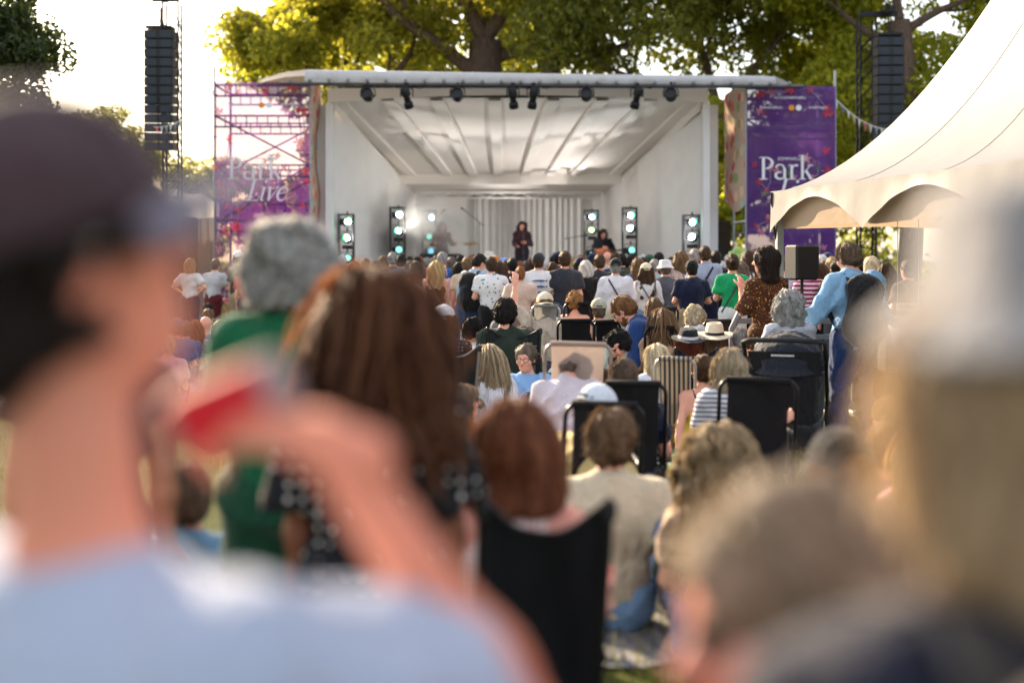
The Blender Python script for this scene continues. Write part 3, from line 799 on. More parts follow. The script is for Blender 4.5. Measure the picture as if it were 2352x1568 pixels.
def bucket_hat(person, J, mat, scale=1.):
    mb = MB(); n = 26; rows = []
    for r, z in ((.135, .012), (.136, .016), (.104, .05), (.098, .058), (.090, .115), (.082, .128), (.05, .134), (.001, .135)):
        rows.append([(r * math.cos(2 * math.pi * k / n) * .95, -.01 + r * math.sin(2 * math.pi * k / n) * 1.12, z + .006 * math.sin(3 * 2 * math.pi * k / n) * (r > .13)) for k in range(n + 1)])
    mb.grid(rows); return head_obj(mb, 'bucket_hat', mat, person, J, scale, None, 50)
def glasses(person, J, frame, lens=None, shape='round'):
    mb = MB()
    for sx in (-1, 1):
        pts = []
        for k in range(14):
            a = 2 * math.pi * k / 14; rx, rz = (.0215, .020) if shape == 'round' else (.025, .019)
            pts.append((sx * .032 + rx * math.cos(a), .098 - .012 * abs(math.cos(a)) * (math.cos(a) * sx > 0), .004 + rz * math.sin(a)))
        mb.tube(pts, .0024, 5, 0, closed=True)
        if lens is not None: mb.add(pts, [tuple(range(14))], 1)
        mb.tube([(sx * .055, .086, .010), (sx * .079, .03, .010), (sx * .080, -.01, .006), (sx * .079, -.022, -.012)], .0022, 5, 0)
    mb.tube([(-.011, .099, .008), (0, .102, .011), (.011, .099, .008)], .0022, 5, 0)
    return head_obj(mb, 'glasses', [frame, lens or frame], person, J)

# ------------------------------------------------------------------ one person
_FAR = {}
N_PEOPLE = [0]
SK = {'fair': srgb(222, 172, 148), 'tan': srgb(196, 140, 112), 'dark': srgb(120, 78, 58), 'pink': srgb(222, 160, 142)}
def T(style, c, **k): return dict(style=style, m=c if not isinstance(c, tuple) else cloth(c), **k)
def Hs(style, c, **k): return dict(style=style, c=c, **k)

def person(px, py, Y, label, pose='stand', face=0., top=None, bottom=None, hair=None, sk='fair', fem=False, s=None, det=1, shoe=(.05, .045, .045), group=None,
           wide=1.0, seat=None, beard=None, headsc=1., extra=None, H=1.72, locks=None, beard_c=None, zoff=0., handsL=None, seed=None, cat='person', ik=None, neck=0., **sk_kw):
    """px, py: where the top of the head shows. det 0 far (one merged mesh), 1 middle, 2 near. face: heading, 0 = away from the camera, positive turns left."""
    N_PEOPLE[0] += 1; seed = seed if seed is not None else N_PEOPLE[0]
    tgt = at(px, py, Y)
    kw = dict(sk_kw)
    top_local = 1.72
    if pose == 'stand':
        J = skel('stand', fem=fem, **kw); J['head'] = J['head'] + J['u'] * neck; ht = J['head'] + J['HR'][:, 2] * .118 * headsc
        sc = s or (tgt.z - zoff) / ht[2]
    else:
        sc = s or (.95 if fem else 1.0)
        if pose == 'chair':
            J = skel('chair', seat=.40, fem=fem, **kw); ht = J['head'] + J['HR'][:, 2] * .118
            seat_z = .40 + (tgt.z - ht[2] * sc) / sc if seat is None else seat
            J = skel('chair', seat=max(.12, seat_z), fem=fem, **kw)
        else: J = skel(pose, fem=fem, **kw)
        ht = J['head'] + J['HR'][:, 2] * .118
        zoff = max(-.12, tgt.z - ht[2] * sc)
    J['hs'] = headsc
    Rz = Matrix.Rotation(face, 3, 'Z'); off = Rz @ (Vector(ht) * sc)
    root = empty('person', (tgt.x - off.x, tgt.y - off.y, zoff), face, label, cat, group); root.scale = (sc, sc, sc)
    if ik:       # world targets: elbow, wrist, hand direction, palm normal, grip
        inv = Rz.transposed(); loc = lambda p: np.array((inv @ (Vector(p) - root.location)) / sc); dr = lambda d: np.array(inv @ Vector(d))
        for nm, (el, wr, hdir, pn, gr) in ik.items():
            J['e' + nm] = loc(el); J['w' + nm] = loc(wr); J['fd' + nm] = _n(J['w' + nm] - J['e' + nm]); J['hand' + nm] = (dr(hdir), dr(pn)); J['grip' + nm] = gr
    hv, bv, gv, hd = {0: (.022, .037, .033, .0), 1: (.0105, .024, .019, .0092), 2: (.0085, .017, .014, .0065)}[det]
    skm = skin(SK[sk] if isinstance(sk, str) else sk)
    shm = plain(shoe, .6) if shoe is not None else skm
    mats = [skm, skin(srgb(190, 105, 95)), plain((.7, .68, .66), .3), plain((.03, .02, .015), .4), hairm(beard_c or (hair['c'] if hair else (.1, .06, .03))), shm]
    tm = top['m'] if top else skm; bm = bottom['m'] if bottom else skm
    if det == 0:
        key = (pose, fem, wide, tuple(sorted((k, str(v)) for k, v in kw.items())), None if not top else tuple(sorted((k, v) for k, v in top.items() if k != 'm')), None if not bottom else tuple(sorted((k, v) for k, v in bottom.items() if k != 'm')), shoe is None)
        if key not in _FAR:
            pr = [limb_body(J, bv, fem, shoe is not None, wide=wide, skip_hands=True), build_head(J, hv, {})]
            if top: v, f, l = garment_top(J, gv, top, fem, wide, seed); pr.append((v, f, l * 0 + 6))
            if bottom: v, f, l = garment_bottom(J, gv * 1.35, bottom, fem, wide, seed); pr.append((v, f, l * 0 + 7))
            V, F, L = join_np(pr); me = np_mesh('body', V, F, L[F[:, 0]])
            for m in mats + [tm, bm]: me.materials.append(m)
            _FAR[key] = me
        o = bpy.data.objects.new('body', _FAR[key]); COL.objects.link(o); o.parent = root
        for i, m in enumerate(mats + [tm, bm]):
            o.material_slots[i].link = 'OBJECT'; o.material_slots[i].material = m
        if hair: add_hair(root, J, hair, (.019 if hair['style'] not in ('curly', 'wavy') else .016), 36 if locks is None else locks)
    else:
        pr = [limb_body(J, bv, fem, shoe is not None, wide=wide), build_head(J, hv, {'beard': beard, 'headscale': headsc})]
        if J['hs'] != 1: pass
        for nm in 'LR': pr.append(build_hand(J, nm, hd))
        V, F, L = join_np(pr); link('body', np_mesh('body', V, F, L[F[:, 0]]), mats, root)
        if top: v, f, l = garment_top(J, gv, top, fem, wide, seed); link(top.get('name', 'shirt'), np_mesh('shirt', v, f), tm, root)
        if bottom: v, f, l = garment_bottom(J, gv * 1.35, bottom, fem, wide, seed); link(bottom.get('name', {'skirt': 'skirt', 'shorts': 'shorts'}.get(bottom['style'], 'trousers')), np_mesh('trousers', v, f), bm, root)
        if hair: add_hair(root, J, dict(hair, seed=seed), .0125 if det == 1 else .009, locks if locks is not None else (400 if det == 1 else 900))
    if extra: extra(root, J)
    root['_s'] = sc
    return root, J
# ------------------------------------------------------------------ ground
def m_ground():
    m, nt, n, l, b = _mat('lawn'); v = coords(n, l)
    c1 = ramp(n, l, noise(n, l, v, .6, 6, .65), [(.3, (.045, .06, .014)), (.55, (.085, .09, .025)), (.75, (.16, .13, .05))])
    c2 = mixc(n, l, noise(n, l, v, 22, 4), c1, (.05, .065, .012)); l.new(c2, b.inputs['Base Color']); set_in(b, 'Roughness', .95); set_in(b, 'Specular IOR Level', .1)
    bump(n, l, b, noise(n, l, v, 45, 4), .8, .05)
    return m
M_lawn = m_ground()
gm = MB(); xs = [-600, -120, -40, -20, -8, -3, 0, 3, 8, 20, 40, 120, 600]; ys = [-60, -10, 0, 4, 8, 14, 22, 34, 60, 120, 300, 900]
gm.grid([[(x, y, 0.) for y in ys] for x in reversed(xs)])
go = gm.build('ground', M_lawn); tag(go, 'mown park lawn under the audience', None, kind='structure')

def grass_patch(n, x0, x1, y0, y1, seed, mat, hmin=.03, hmax=.09):
    r = np.random.RandomState(seed); x = r.uniform(x0, x1, n); y = r.uniform(y0, y1, n); hgt = r.uniform(hmin, hmax, n); a = r.uniform(0, 6.28, n); w = r.uniform(.002, .005, n); ln = r.uniform(-.035, .035, (n, 2))
    dx, dy = np.cos(a) * w, np.sin(a) * w; z = np.zeros(n)
    V = np.stack([np.stack([x - dx, y - dy, z], 1), np.stack([x + dx, y + dy, z], 1), np.stack([x + ln[:, 0] + dx * .3, y + ln[:, 1] + dy * .3, hgt], 1), np.stack([x + ln[:, 0] - dx * .3, y + ln[:, 1] - dy * .3, hgt], 1)], 1).reshape(-1, 3)
    F = np.arange(4 * n).reshape(-1, 4); return V, F, np.repeat(r.uniform(0, 1, n), 4)
def m_leaf(name, c1, c2, tr=.5, trc=1.7, rough=.5):
    m, nt, n, l, b = _mat(name); a = n.new('ShaderNodeAttribute'); a.attribute_name = 'rnd'
    col = mixc(n, l, a.outputs['Fac'], c1, c2); l.new(col, b.inputs['Base Color']); set_in(b, 'Roughness', rough); set_in(b, 'Specular IOR Level', .4)
    t = n.new('ShaderNodeBsdfTranslucent'); l.new(mixc(n, l, 1., col, (trc, trc * .97, trc * .45), 'MULTIPLY'), t.inputs['Color'])
    mx = n.new('ShaderNodeMixShader'); mx.inputs['Fac'].default_value = tr; l.new(b.outputs['BSDF'], mx.inputs[1]); l.new(t.outputs['BSDF'], mx.inputs[2])
    l.new(mx.outputs['Shader'], n['Material Output'].inputs['Surface']); return m
M_grass = m_leaf('grass_blades', (.05, .075, .015), (.22, .20, .06), .45)
ps = [grass_patch(16000, -1.2, 3.6, 5.0, 10.5, 3, M_grass), grass_patch(16000, -.5, 6.2, 10.0, 17.5, 4, M_grass), grass_patch(8000, -7, 0, 9, 24, 5, M_grass)]
V = np.concatenate([p[0] for p in ps]); F = np.arange(len(V)).reshape(-1, 4)
tag(link('grass', np_mesh('grass', V, F, rnd=np.concatenate([p[2] for p in ps])), M_grass), 'dry tufted grass between the chairs', 'grass', kind='stuff')

# ------------------------------------------------------------------ stage building (bandshell)
SX = .0   # lateral offset of the bandshell axis at its front, in metres
M_wall = plain((.81, .79, .775), .9, 0, .15, var=.09, sc=1.6); M_ceil = plain((.78, .73, .69), .95, 0, .08, var=.05, sc=1.5); M_beam = plain((.82, .775, .73), .95, 0, .08, var=.04, sc=1.5)
YF, YS, YB = 34.4, 39.2, 43.5
def X(px, Y): return (px - 1176.) / FPX * Y
def Z(py, Y): return EYE - (py - HOR) / FPX * Y
shell = empty('bandshell', (X(1190, YF), YF, 0), 0, 'white concrete bandshell stage with ribbed sloping ceiling', 'stage')
SO = Vector((X(1190, YF), YF, 0))
def sl(p): return Vector(p) - SO     # to the bandshell's own coordinates
# stage floor
mb = MB(); xf0, xf1 = X(735, YF), X(1640, YF)
mb.box(sl(((xf0 + xf1) / 2, YF + 4.8, .45)), (xf1 - xf0, 11, .9)); mb.build('stage_floor', plain((.30, .28, .26), .7), shell)
def wall_quad(name, a, b, z0, za, zb, th, mat):
    """upright wall slab from plan point a to b with sloping top za -> zb"""
    a, b = Vector((a[0], a[1], 0)), Vector((b[0], b[1], 0)); d = (b - a).normalized(); nrm = Vector((-d.y, d.x, 0)) * th
    m = MB(); V = [a + Vector((0, 0, z0)), b + Vector((0, 0, z0)), b + Vector((0, 0, zb)), a + Vector((0, 0, za))]; V += [p + nrm for p in V]
    m.add([sl(p) for p in V], [(0, 1, 2, 3), (7, 6, 5, 4), (0, 4, 5, 1), (1, 5, 6, 2), (2, 6, 7, 3), (3, 7, 4, 0)])
    return m.build(name, mat, shell)
def ceil_z(Y):       # ceiling underside height along the depth
    t = (Y - YF) / (YB - YF); return Z(222, YF) + (Z(437, YB) - Z(222, YF)) * (t ** 1.0)
# left wings (outer face slab edge, receding panel, setback panel)
P1a, P1b = (X(757, YF), YF + .2), (X(893, YS), YS)
P2a, P2b = (X(880, YS + .6), YS + .6), (X(957, YB), YB)
wall_quad('wing_wall', P1a, P1b, .9, Z(238, YF), Z(372, YS), .0 + .35, M_wall)
wall_quad('wing_wall', P2a, P2b, .9, Z(372, YS + .6), Z(445, YB), .3, M_wall)
Q1a, Q1b = (X(1465, YS), YS), (X(1621, YF), YF + .2)
Q2a, Q2b = (X(1381, YB), YB), (X(1476, YS + .6), YS + .6)
wall_quad('wing_wall', Q1a, Q1b, .9, Z(372, YS), Z(238, YF), .35, M_wall)
wall_quad('wing_wall', Q2a, Q2b, .9, Z(445, YB), Z(372, YS + .6), .3, M_wall)
for px in (757, 1621):     # outer pier faces
    m = MB(); m.box(sl((X(px, YF), YF + .1, Z(238, YF) / 2)), (.16, .5, Z(238, YF))); m.build('pier', M_wall, shell)
for px, py in ((830, 322), (1560, 322)):
    m = MB(); Yp = YF + 2.2; m.bbox(sl((X(px if px < 1000 else px, Yp) + (-.35 if px < 1000 else .35), Yp, Z(py, Yp))), (.3, .12, .14), .02); m.build('wall_lamp', M_white, shell)
# back wall and curtain
wall_quad('back_wall', (X(930, YB + .1), YB + .1), (X(1405, YB + .1), YB + .1), .9, Z(452, YB), Z(452, YB), .25, M_wall)
cp = []; 
for i in range(161):
    t = i / 160; x = X(1090, YB) + (X(1335, YB) - X(1090, YB)) * t; y = YB - .08 + .045 * math.sin(t * 2 * math.pi * 17 + .8 * math.sin(t * 23)); cp.append([sl((x, y + .015 * math.sin(9 * t), z)) for z in (.95, 1.6, 2.4, Z(455, YB))])
m = MB(); m.grid(cp); m.build('curtain', sheet((.80, .78, .76), .1, .9), shell, True)
# ceiling slab, ribs, bulkhead step, front beam
def cxl(Y, side):     # half-opening of the ceiling at depth Y
    t = (Y - YF) / (YB - YF); a = X(765, YF) if side < 0 else X(1612, YF); b = X(948, YB) if side < 0 else X(1392, YB); return a + (b - a) * t
YST = 41.6
rows = []
for i in range(13):
    Y = YF + .1 + (YST - YF - .1) * i / 12; zc = ceil_z(Y) + .05 * math.sin(math.pi * min(1, i / 12))
    rows.append([sl((cxl(Y, -1) + (cxl(Y, 1) - cxl(Y, -1)) * j / 10, Y, zc)) for j in range(11)])
m = MB(); m.grid(rows); zst = ceil_z(YST) 
rows2 = []
for i in range(5):
    Y = YST + (YB + .3 - YST) * i / 4; rows2.append([sl((cxl(Y, -1) + (cxl(Y, 1) - cxl(Y, -1)) * j / 10, Y, ceil_z(Y) - .16)) for j in range(11)])
m.grid(rows2); m.grid([rows[-1], [p + Vector((0, 0, -.30)) for p in rows[-1]]])
# upper skin of the roof so that no sky leaks in
m.grid([[p + Vector((0, 0, .35)) for p in r] for r in (rows[0], rows[-1], rows2[-1])])
m.build('ceiling', M_ceil, shell, 30)
for side in (-1, 1):     # side fascia closing the ceiling against the wings
    m = MB(); m.grid([[sl((cxl(Y, side) + side * .02, Y, ceil_z(Y) + .5)), sl((cxl(Y, side), Y, ceil_z(Y) - .30))] for Y in (YF + .1, 37, 39.5, YST, YB + .3)])
    m.build('ceiling_fascia', M_beam, shell)
ribs = [(-4.30, -2.95), (-3.05, -1.87), (-1.84, -1.14), (-.42, -.41), (1.01, .38), (2.21, 1.10), (3.39, 1.80), (4.52, 2.98)]
for i, (a, b) in enumerate(ribs):
    m = MB(); edge = i in (0, len(ribs) - 1); w = .15 if not edge else .17
    pts = []
    for j in range(11):
        t = j / 10; Y = YF + .12 + (YB - .1 - YF) * t; f = (Y - YF) / (YST - YF); x = a + (b - a) * f
        zc = ceil_z(Y); ww = w * (1 - .25 * t); pts.append([(x - ww, zc + .30), (x - ww, zc - .06), (x + ww, zc - .06), (x + ww, zc + .30)])
    G = [[sl((x, YF + .12 + (YB - .1 - YF) * j / 10, z)) for x, z in pts[j]] for j in range(11)]
    m.grid(G); m.build('ceiling_rib', M_beam, shell)
m = MB(); zf = ceil_z(YF); x0, x1 = X(752, YF), X(1626, YF)
nn = 24; G = []
for i in range(nn + 1):
    x = x0 + (x1 - x0) * i / nn; bow = .16 * (1 - ((i - nn / 2) / (nn / 2)) ** 2); zt = Z(203, YF); zb = Z(236, YF) + bow * 1.2
    G.append([sl((x, YF + .16, zb)), sl((x, YF, zb)), sl((x, YF, zt)), sl((x, YF + .16, zt))])
m.grid(G); m.build('front_beam', M_beam, shell)
# back truss, white lattice
def lattice(a, b, hgt, r, up=Vector((0, 0, 1)), n=None, mb=None):
    a, b = Vector(a), Vector(b); L = (b - a).length; n = n or max(2, int(L / hgt)); mb = mb or MB()
    mb.tube([a, b], r, 6); mb.tube([a + up * hgt, b + up * hgt], r, 6)
    for i in range(n):
        p, q = a.lerp(b, i / n), a.lerp(b, (i + 1) / n)
        if i % 2 == 0: mb.tube([p, q + up * hgt], r * .6, 5)
        else: mb.tube([p + up * hgt, q], r * .6, 5)
    return mb
Yt = YB - 1.0
bt = empty('lighting_truss', (0, Yt, Z(455, Yt)), 0, 'white lattice truss hung across the back of the stage', 'truss')
o = lattice((X(957, Yt), 0, 0), (X(1382, Yt), 0, 0), .17, .018, n=16).build('lattice', M_white, bt)
lattice((X(957, Yt), .2, 0), (X(1382, Yt), .2, 0), .17, .018, n=16).build('lattice', M_white, bt)
for px in (957, 1382):
    m = MB(); m.tube([(X(px, Yt), 0, .17), (X(px, Yt), 0, .17 - (Z(455, Yt) - .9))], .025, 8); m.build('post', M_white, bt)

# ------------------------------------------------------------------ tarp roof over the front
YT = 32.8
M_tarp = sheet((.60, .60, .61), .30, .55, sc=1.2, wr=.5, wsc=2.2)
tarp = empty('tarp_roof', (X(1200, YT), YT, 0), 0, 'white tarpaulin roof stretched over the stage front', 'roof')
TO = Vector((X(1200, YT), YT, 0))
def tl(p): return Vector(p) - TO
def lerp(a, b, t): return a + (b - a) * t
top_pts = [(566, 187), (600, 172), (640, 160), (700, 157), (900, 160), (1200, 165), (1500, 169), (1760, 171), (1800, 176), (1845, 191)]
def ytop(px):
    for (a, b), (c, d) in zip(top_pts, top_pts[1:]):
        if a <= px <= c: return lerp(b, d, (px - a) / (c - a))
    return 190
def ybot(px): return lerp(187.5, 195.5, (px - 640) / (1840 - 640))
G = []; nx = 110
for i in range(nx + 1):
    px = lerp(700, 1780, i / nx); w = .025 * math.sin(i * 1.7) + .02 * math.sin(i * .6 + 1)
    zt, zb = Z(ytop(px), YT), Z(ybot(px), YT); x = X(px, YT)
    G.append([tl((x, YT - .02 + w * .3, zb)), tl((x, YT - .06 + w, lerp(zb, zt, .35))), tl((x, YT + .02 + w, lerp(zb, zt, .8))), tl((x, YT + .25, zt)), tl((x, YT + 2.2, zt + .02 + w)), tl((x, YT + 3.6, zt + .1))])
m = MB(); m.grid(G); m.build('tarp', M_tarp, tarp, True)
for side, pts in ((-1, [(566, 187), (592, 172), (640, 161), (700, 157)]), (1, [(1845, 192), (1825, 182), (1800, 175), (1780, 171)])):
    G = []
    for i, (px, py) in enumerate(pts):
        x, zt = X(px, YT), Z(py, YT); G.append([tl((x, YT + .1 + (3 - i) * .25, zt - .02)), tl((x, YT + 1.2, zt + .06)), tl((x, YT + 2.4, zt + .1)), tl((x, YT + 3.6, zt + .1))])
    m = MB(); m.grid(G if side < 0 else G[::-1])
    edge = pts[:]; F0 = []
    for px, py in edge: F0.append([tl((X(px, YT), YT + .1, Z(py, YT) - .03)), tl((X(px, YT), YT + .1, Z(ybot(px), YT)))])
    m.build('tarp_corner', M_tarp, tarp, True)
    m = MB(); a = [tl((X(px, YT), YT + .95, Z(py, YT) - .04)) for px, py in pts]; bse = [tl((X(px, YT), YT + 1.1, Z(ybot(px), YT) + .0)) for px, py in pts]
    m.grid([[p, q] for p, q in zip(a, bse)]); m.build('gable_flap', sheet((.62, .52, .40), .35, .7), tarp, True)
m = MB(); m.tube([tl((X(642, YT), YT + .02, Z(192, YT))), tl((X(1845, YT), YT + .02, Z(199, YT)))], .045, 8); m.build('edge_pipe', plain((.12, .12, .13), .4, .7), tarp)
for i in range(27):
    px = 668 + i * 44; m = MB(); c = tl((X(px, YT), YT - .085, Z(ybot(px) - 3, YT))); m.lathe([(.045, -.01), (.045, .0), (.02, .012), (.001, .012)], c, 8, Euler((R_(90), 0, 0)).to_matrix()); m.tube([c + Vector((0, .03, 0)), c + Vector((0, .1, -.13))], .008, 4); m.build('lacing_eyelet', M_greytube, tarp)

# eight lamps on the front pipe
def par_can(px, py):
    r = empty('stage_lamp', (X(px, YT), YT + .02, Z(197, YT)), random.uniform(-.2, .2)); m = MB(); R0 = Euler((R_(62), 0, random.uniform(-.25, .25))).to_matrix()
    d = .24; m.lathe([(.001, -.12), (.09, -.12), (.13, -.05), (.145, .06), (.145, .15), (.12, .155), (.11, .12), (.001, .11)], (0, 0, -d), 16, R0); m.build('lamp_body', M_black, r, 40)
    m = MB(); m.tube([(-.17, 0, -d), (-.17, 0, -.12), (-.12, 0, -.03), (0, 0, .0), (.12, 0, -.03), (.17, 0, -.12), (.17, 0, -d)], .014, 6); m.box((-.155, 0, -d), (.04, .04, .04)); m.box((.155, 0, -d), (.04, .04, .04)); m.build('yoke', M_blackmetal, r)
    m = MB(); m.bbox((0, 0, .03), (.06, .08, .12), .008); m.build('clamp', M_blackmetal, r); return r
def profile_spot(px, py, tilt):
    r = empty('stage_lamp', (X(px, YT), YT + .02, Z(197, YT)), 0); m = MB(); R0 = Euler((R_(28), R_(tilt), 0)).to_matrix(); d = .26
    m.lathe([(.001, .24), (.07, .24), (.10, .20), (.11, .05), (.075, .02), (.075, -.12), (.105, -.15), (.11, -.27), (.09, -.275), (.001, -.26)], (0, 0, -d), 14, R0); m.build('lamp_body', M_black, r, 40)
    m = MB(); m.tube([(-.14, 0, -d), (-.14, 0, -.08), (0, 0, -.03), (.14, 0, -.08), (.14, 0, -d)], .016, 6); m.build('yoke', M_blackmetal, r)
    m = MB(); m.bbox((0, 0, .0), (.1, .12, .14), .01); m.tube([(.05, 0, .02), (.3, .02, -.06), (.55, 0, .02)], .012, 5); m.build('clamp', M_blackmetal, r); return r
lamps = [(845, 'p'), (934, -12), (1051, 'p'), (1178, -6), (1225, 8), (1347, 'p'), (1463, 12), (1541, 'p')]
names = ['first', 'second', 'third', 'fourth', 'fifth', 'sixth', 'seventh', 'eighth']
for i, (px, k) in enumerate(lamps):
    o = par_can(px, 0) if k == 'p' else profile_spot(px, 0, k)
    tag(o, ('round black floodlight' if k == 'p' else 'long black spotlight') + ' under the tarp roof edge, %s lamp from the pink banner' % names[i], 'stage light', 'lamps on the front pipe')

# ------------------------------------------------------------------ scaffold towers with printed banners
M_steel = plain((.33, .34, .36), .4, .85); M_purpletube = M_steel
def scrim(name, c1, c2, alpha, seed):
    """see-through printed banner mesh: purple with lighter clouds of print"""
    m, nt, n, l, b = _mat(name); v = coords(n, l); nz = noise(n, l, v, .55, 3)
    tc = n.new('ShaderNodeTexCoord'); sp = n.new('ShaderNodeSeparateXYZ'); l.new(tc.outputs['Object'], sp.inputs[0])
    col = ramp(n, l, nz, [(.3, c1), (.6, c2)]); l.new(col, b.inputs['Base Color']); set_in(b, 'Roughness', .8); set_in(b, 'Specular IOR Level', .15)
    bump(n, l, b, noise(n, l, v, 1.6, 2), .25, .1)
    t = n.new('ShaderNodeBsdfTranslucent'); l.new(col, t.inputs['Color']); mx = n.new('ShaderNodeMixShader'); mx.inputs['Fac'].default_value = .42
    l.new(b.outputs['BSDF'], mx.inputs[1]); l.new(t.outputs['BSDF'], mx.inputs[2])
    tp = n.new('ShaderNodeBsdfTransparent'); m2 = n.new('ShaderNodeMixShader'); m2.inputs['Fac'].default_value = alpha
    l.new(tp.outputs['BSDF'], m2.inputs[1]); l.new(mx.outputs['Shader'], m2.inputs[2]); l.new(m2.outputs['Shader'], n['Material Output'].inputs['Surface']); return m
M_scrimL = scrim('banner_mesh', srgb(76, 34, 108), srgb(116, 60, 130), .74, 1); M_scrimR = scrim('banner_mesh', srgb(84, 44, 132), srgb(112, 64, 152), .76, 2)
M_print = plain((.80, .79, .84), .8, var=.02)
M_redflower = sheet(srgb(220, 70, 84), .4, .8); M_pinkflower = sheet(srgb(226, 150, 170), .4, .8); M_stemprint = sheet(srgb(176, 160, 190), .35, .8); M_greenprint = sheet(srgb(110, 116, 96), .3, .8)
def arc(cx, cy, rx, ry, a0, a1, t0, t1, n=18, tm=None):
    """stroke along an ellipse arc, thickness t0 -> tm -> t1"""
    out = []
    for i in range(n + 1):
        f = i / n; a = R_(a0 + (a1 - a0) * f); t = lerp(t0, t1, f) if tm is None else (lerp(t0, tm, f * 2) if f < .5 else lerp(tm, t1, f * 2 - 1))
        dx, dy = math.cos(a), math.sin(a); out.append(((cx + (rx - t / 2) * dx, cy + (ry - t / 2) * dy), (cx + (rx + t / 2) * dx, cy + (ry + t / 2) * dy)))
    return ('s', out)
def rect(x0, y0, x1, y1): return ('s', [((x0, y0), (x0, y1)), ((x1, y0), (x1, y1))])
def stroke(x0, y0, x1, y1, w): return ('s', [((x0 - w / 2, y0), (x0 + w / 2, y0)), ((x1 - w / 2, y1), (x1 + w / 2, y1))])
GL = {
    'P': ([rect(.10, 0, .19, .70), rect(.02, 0, .28, .028), rect(.02, .672, .2, .70), arc(.20, .515, .22, .172, 90, -90, .03, .03, 20, .095)], .50),
    'a': ([arc(.20, .34, .135, .125, 165, 0, .06, .06, 14, .035), rect(.305, .05, .385, .35), arc(.195, .125, .13, .105, 60, 330, .03, .03, 18, .085), arc(.41, .06, .06, .045, 190, 300, .05, .015, 8)], .47),
    'r': ([rect(.09, 0, .17, .46), rect(.02, 0, .25, .026), rect(.02, .435, .17, .46), arc(.265, .32, .11, .125, 180, 60, .02, .07, 12)], .36),
    'k': ([rect(.09, 0, .17, .76), rect(.02, 0, .24, .026), rect(.02, .735, .17, .76), stroke(.17, .20, .37, .44, .035), rect(.28, .435, .45, .46), stroke(.41, 0, .24, .28, .09), rect(.33, 0, .50, .026)], .50),
    'L': ([rect(.10, 0, .19, .70), rect(.03, .672, .29, .70), rect(.03, 0, .44, .028), stroke(.425, .02, .45, .17, .025)], .47),
    'i': ([rect(.09, .03, .165, .45), rect(.03, .425, .165, .45), arc(.19, .06, .065, .055, 190, 320, .055, .012, 8), arc(.13, .62, .024, .024, 0, 360, .048, .048, 12)], .25),
    'v': ([stroke(.10, .44, .17, .0, .075), stroke(.17, .02, .37, .42, .028), rect(.02, .43, .16, .455), arc(.35, .40, .045, .05, 200, 30, .02, .05, 8)], .42),
    'e': ([arc(.21, .22, .155, .22, 20, 335, .03, .02, 24, .08), stroke(.08, .22, .35, .265, .0)], .42),
}
GL['e'][0][1] = ('s', [((.085, .205), (.085, .23)), ((.362, .265), (.362, .29))])
def lettering(word, x, z, size, shear, parent, y, mat=None, track=1.0):
    for ch in word:
        m = MB(); prims, adv = GL[ch]
        for k, (_, st) in enumerate(prims):
            yy = y - .0015 * k
            m.grid([[Vector((x + (p[0] + shear * p[1]) * size, yy, z + p[1] * size)) for p in ab] for ab in st])
        m.build('letter', mat or M_print, parent); x += adv * size * track
def small_text(txt, x, z, size, parent, y, mat):
    cu = bpy.data.curves.new('lettering', 'FONT'); cu.body = txt; cu.size = size; cu.align_x = 'CENTER'; cu.materials.append(mat)
    cu.resolution_u = 3; tmp = bpy.data.objects.new('tmp', cu); me = bpy.data.meshes.new_from_object(tmp); bpy.data.objects.remove(tmp)
    o = bpy.data.objects.new('lettering', me); COL.objects.link(o); o.parent = parent; o.location = (x, y, z); o.rotation_euler = (R_(90), 0, 0); return o
def flower_prints(parent, spots, y, seed):
    r = random.Random(seed)
    for (x, z, s, mt) in spots:
        m = MB(); k0 = r.uniform(0, 6); n = r.choice([5, 6, 6])
        for k in range(n):
            a = k0 + k * 2 * math.pi / n + r.uniform(-.2, .2); L = s * r.uniform(.75, 1.1); w = s * .17; d = (math.cos(a), math.sin(a)); q = (-d[1], d[0])
            m.add([Vector((x, y - .001 * k, z)), Vector((x + d[0] * L * .5 + q[0] * w, y - .001 * k, z + d[1] * L * .5 + q[1] * w)), Vector((x + d[0] * L, y - .001 * k, z + d[1] * L)), Vector((x + d[0] * L * .5 - q[0] * w, y - .001 * k, z + d[1] * L * .5 - q[1] * w))], [(0, 1, 2, 3)])
        m.build('flower_print', mt, parent)
    for a, b in zip(spots[::2], spots[1::2]):
        if abs(a[1] - b[1]) < 1.2 and abs(a[0] - b[0]) < .8: MB().tube([(a[0], y + .004, a[1]), ((a[0] + b[0]) / 2 + .06, y + .004, (a[1] + b[1]) / 2 - .05), (b[0], y + .004, b[1])], .009, 4).build('stem_print', M_stemprint, parent)

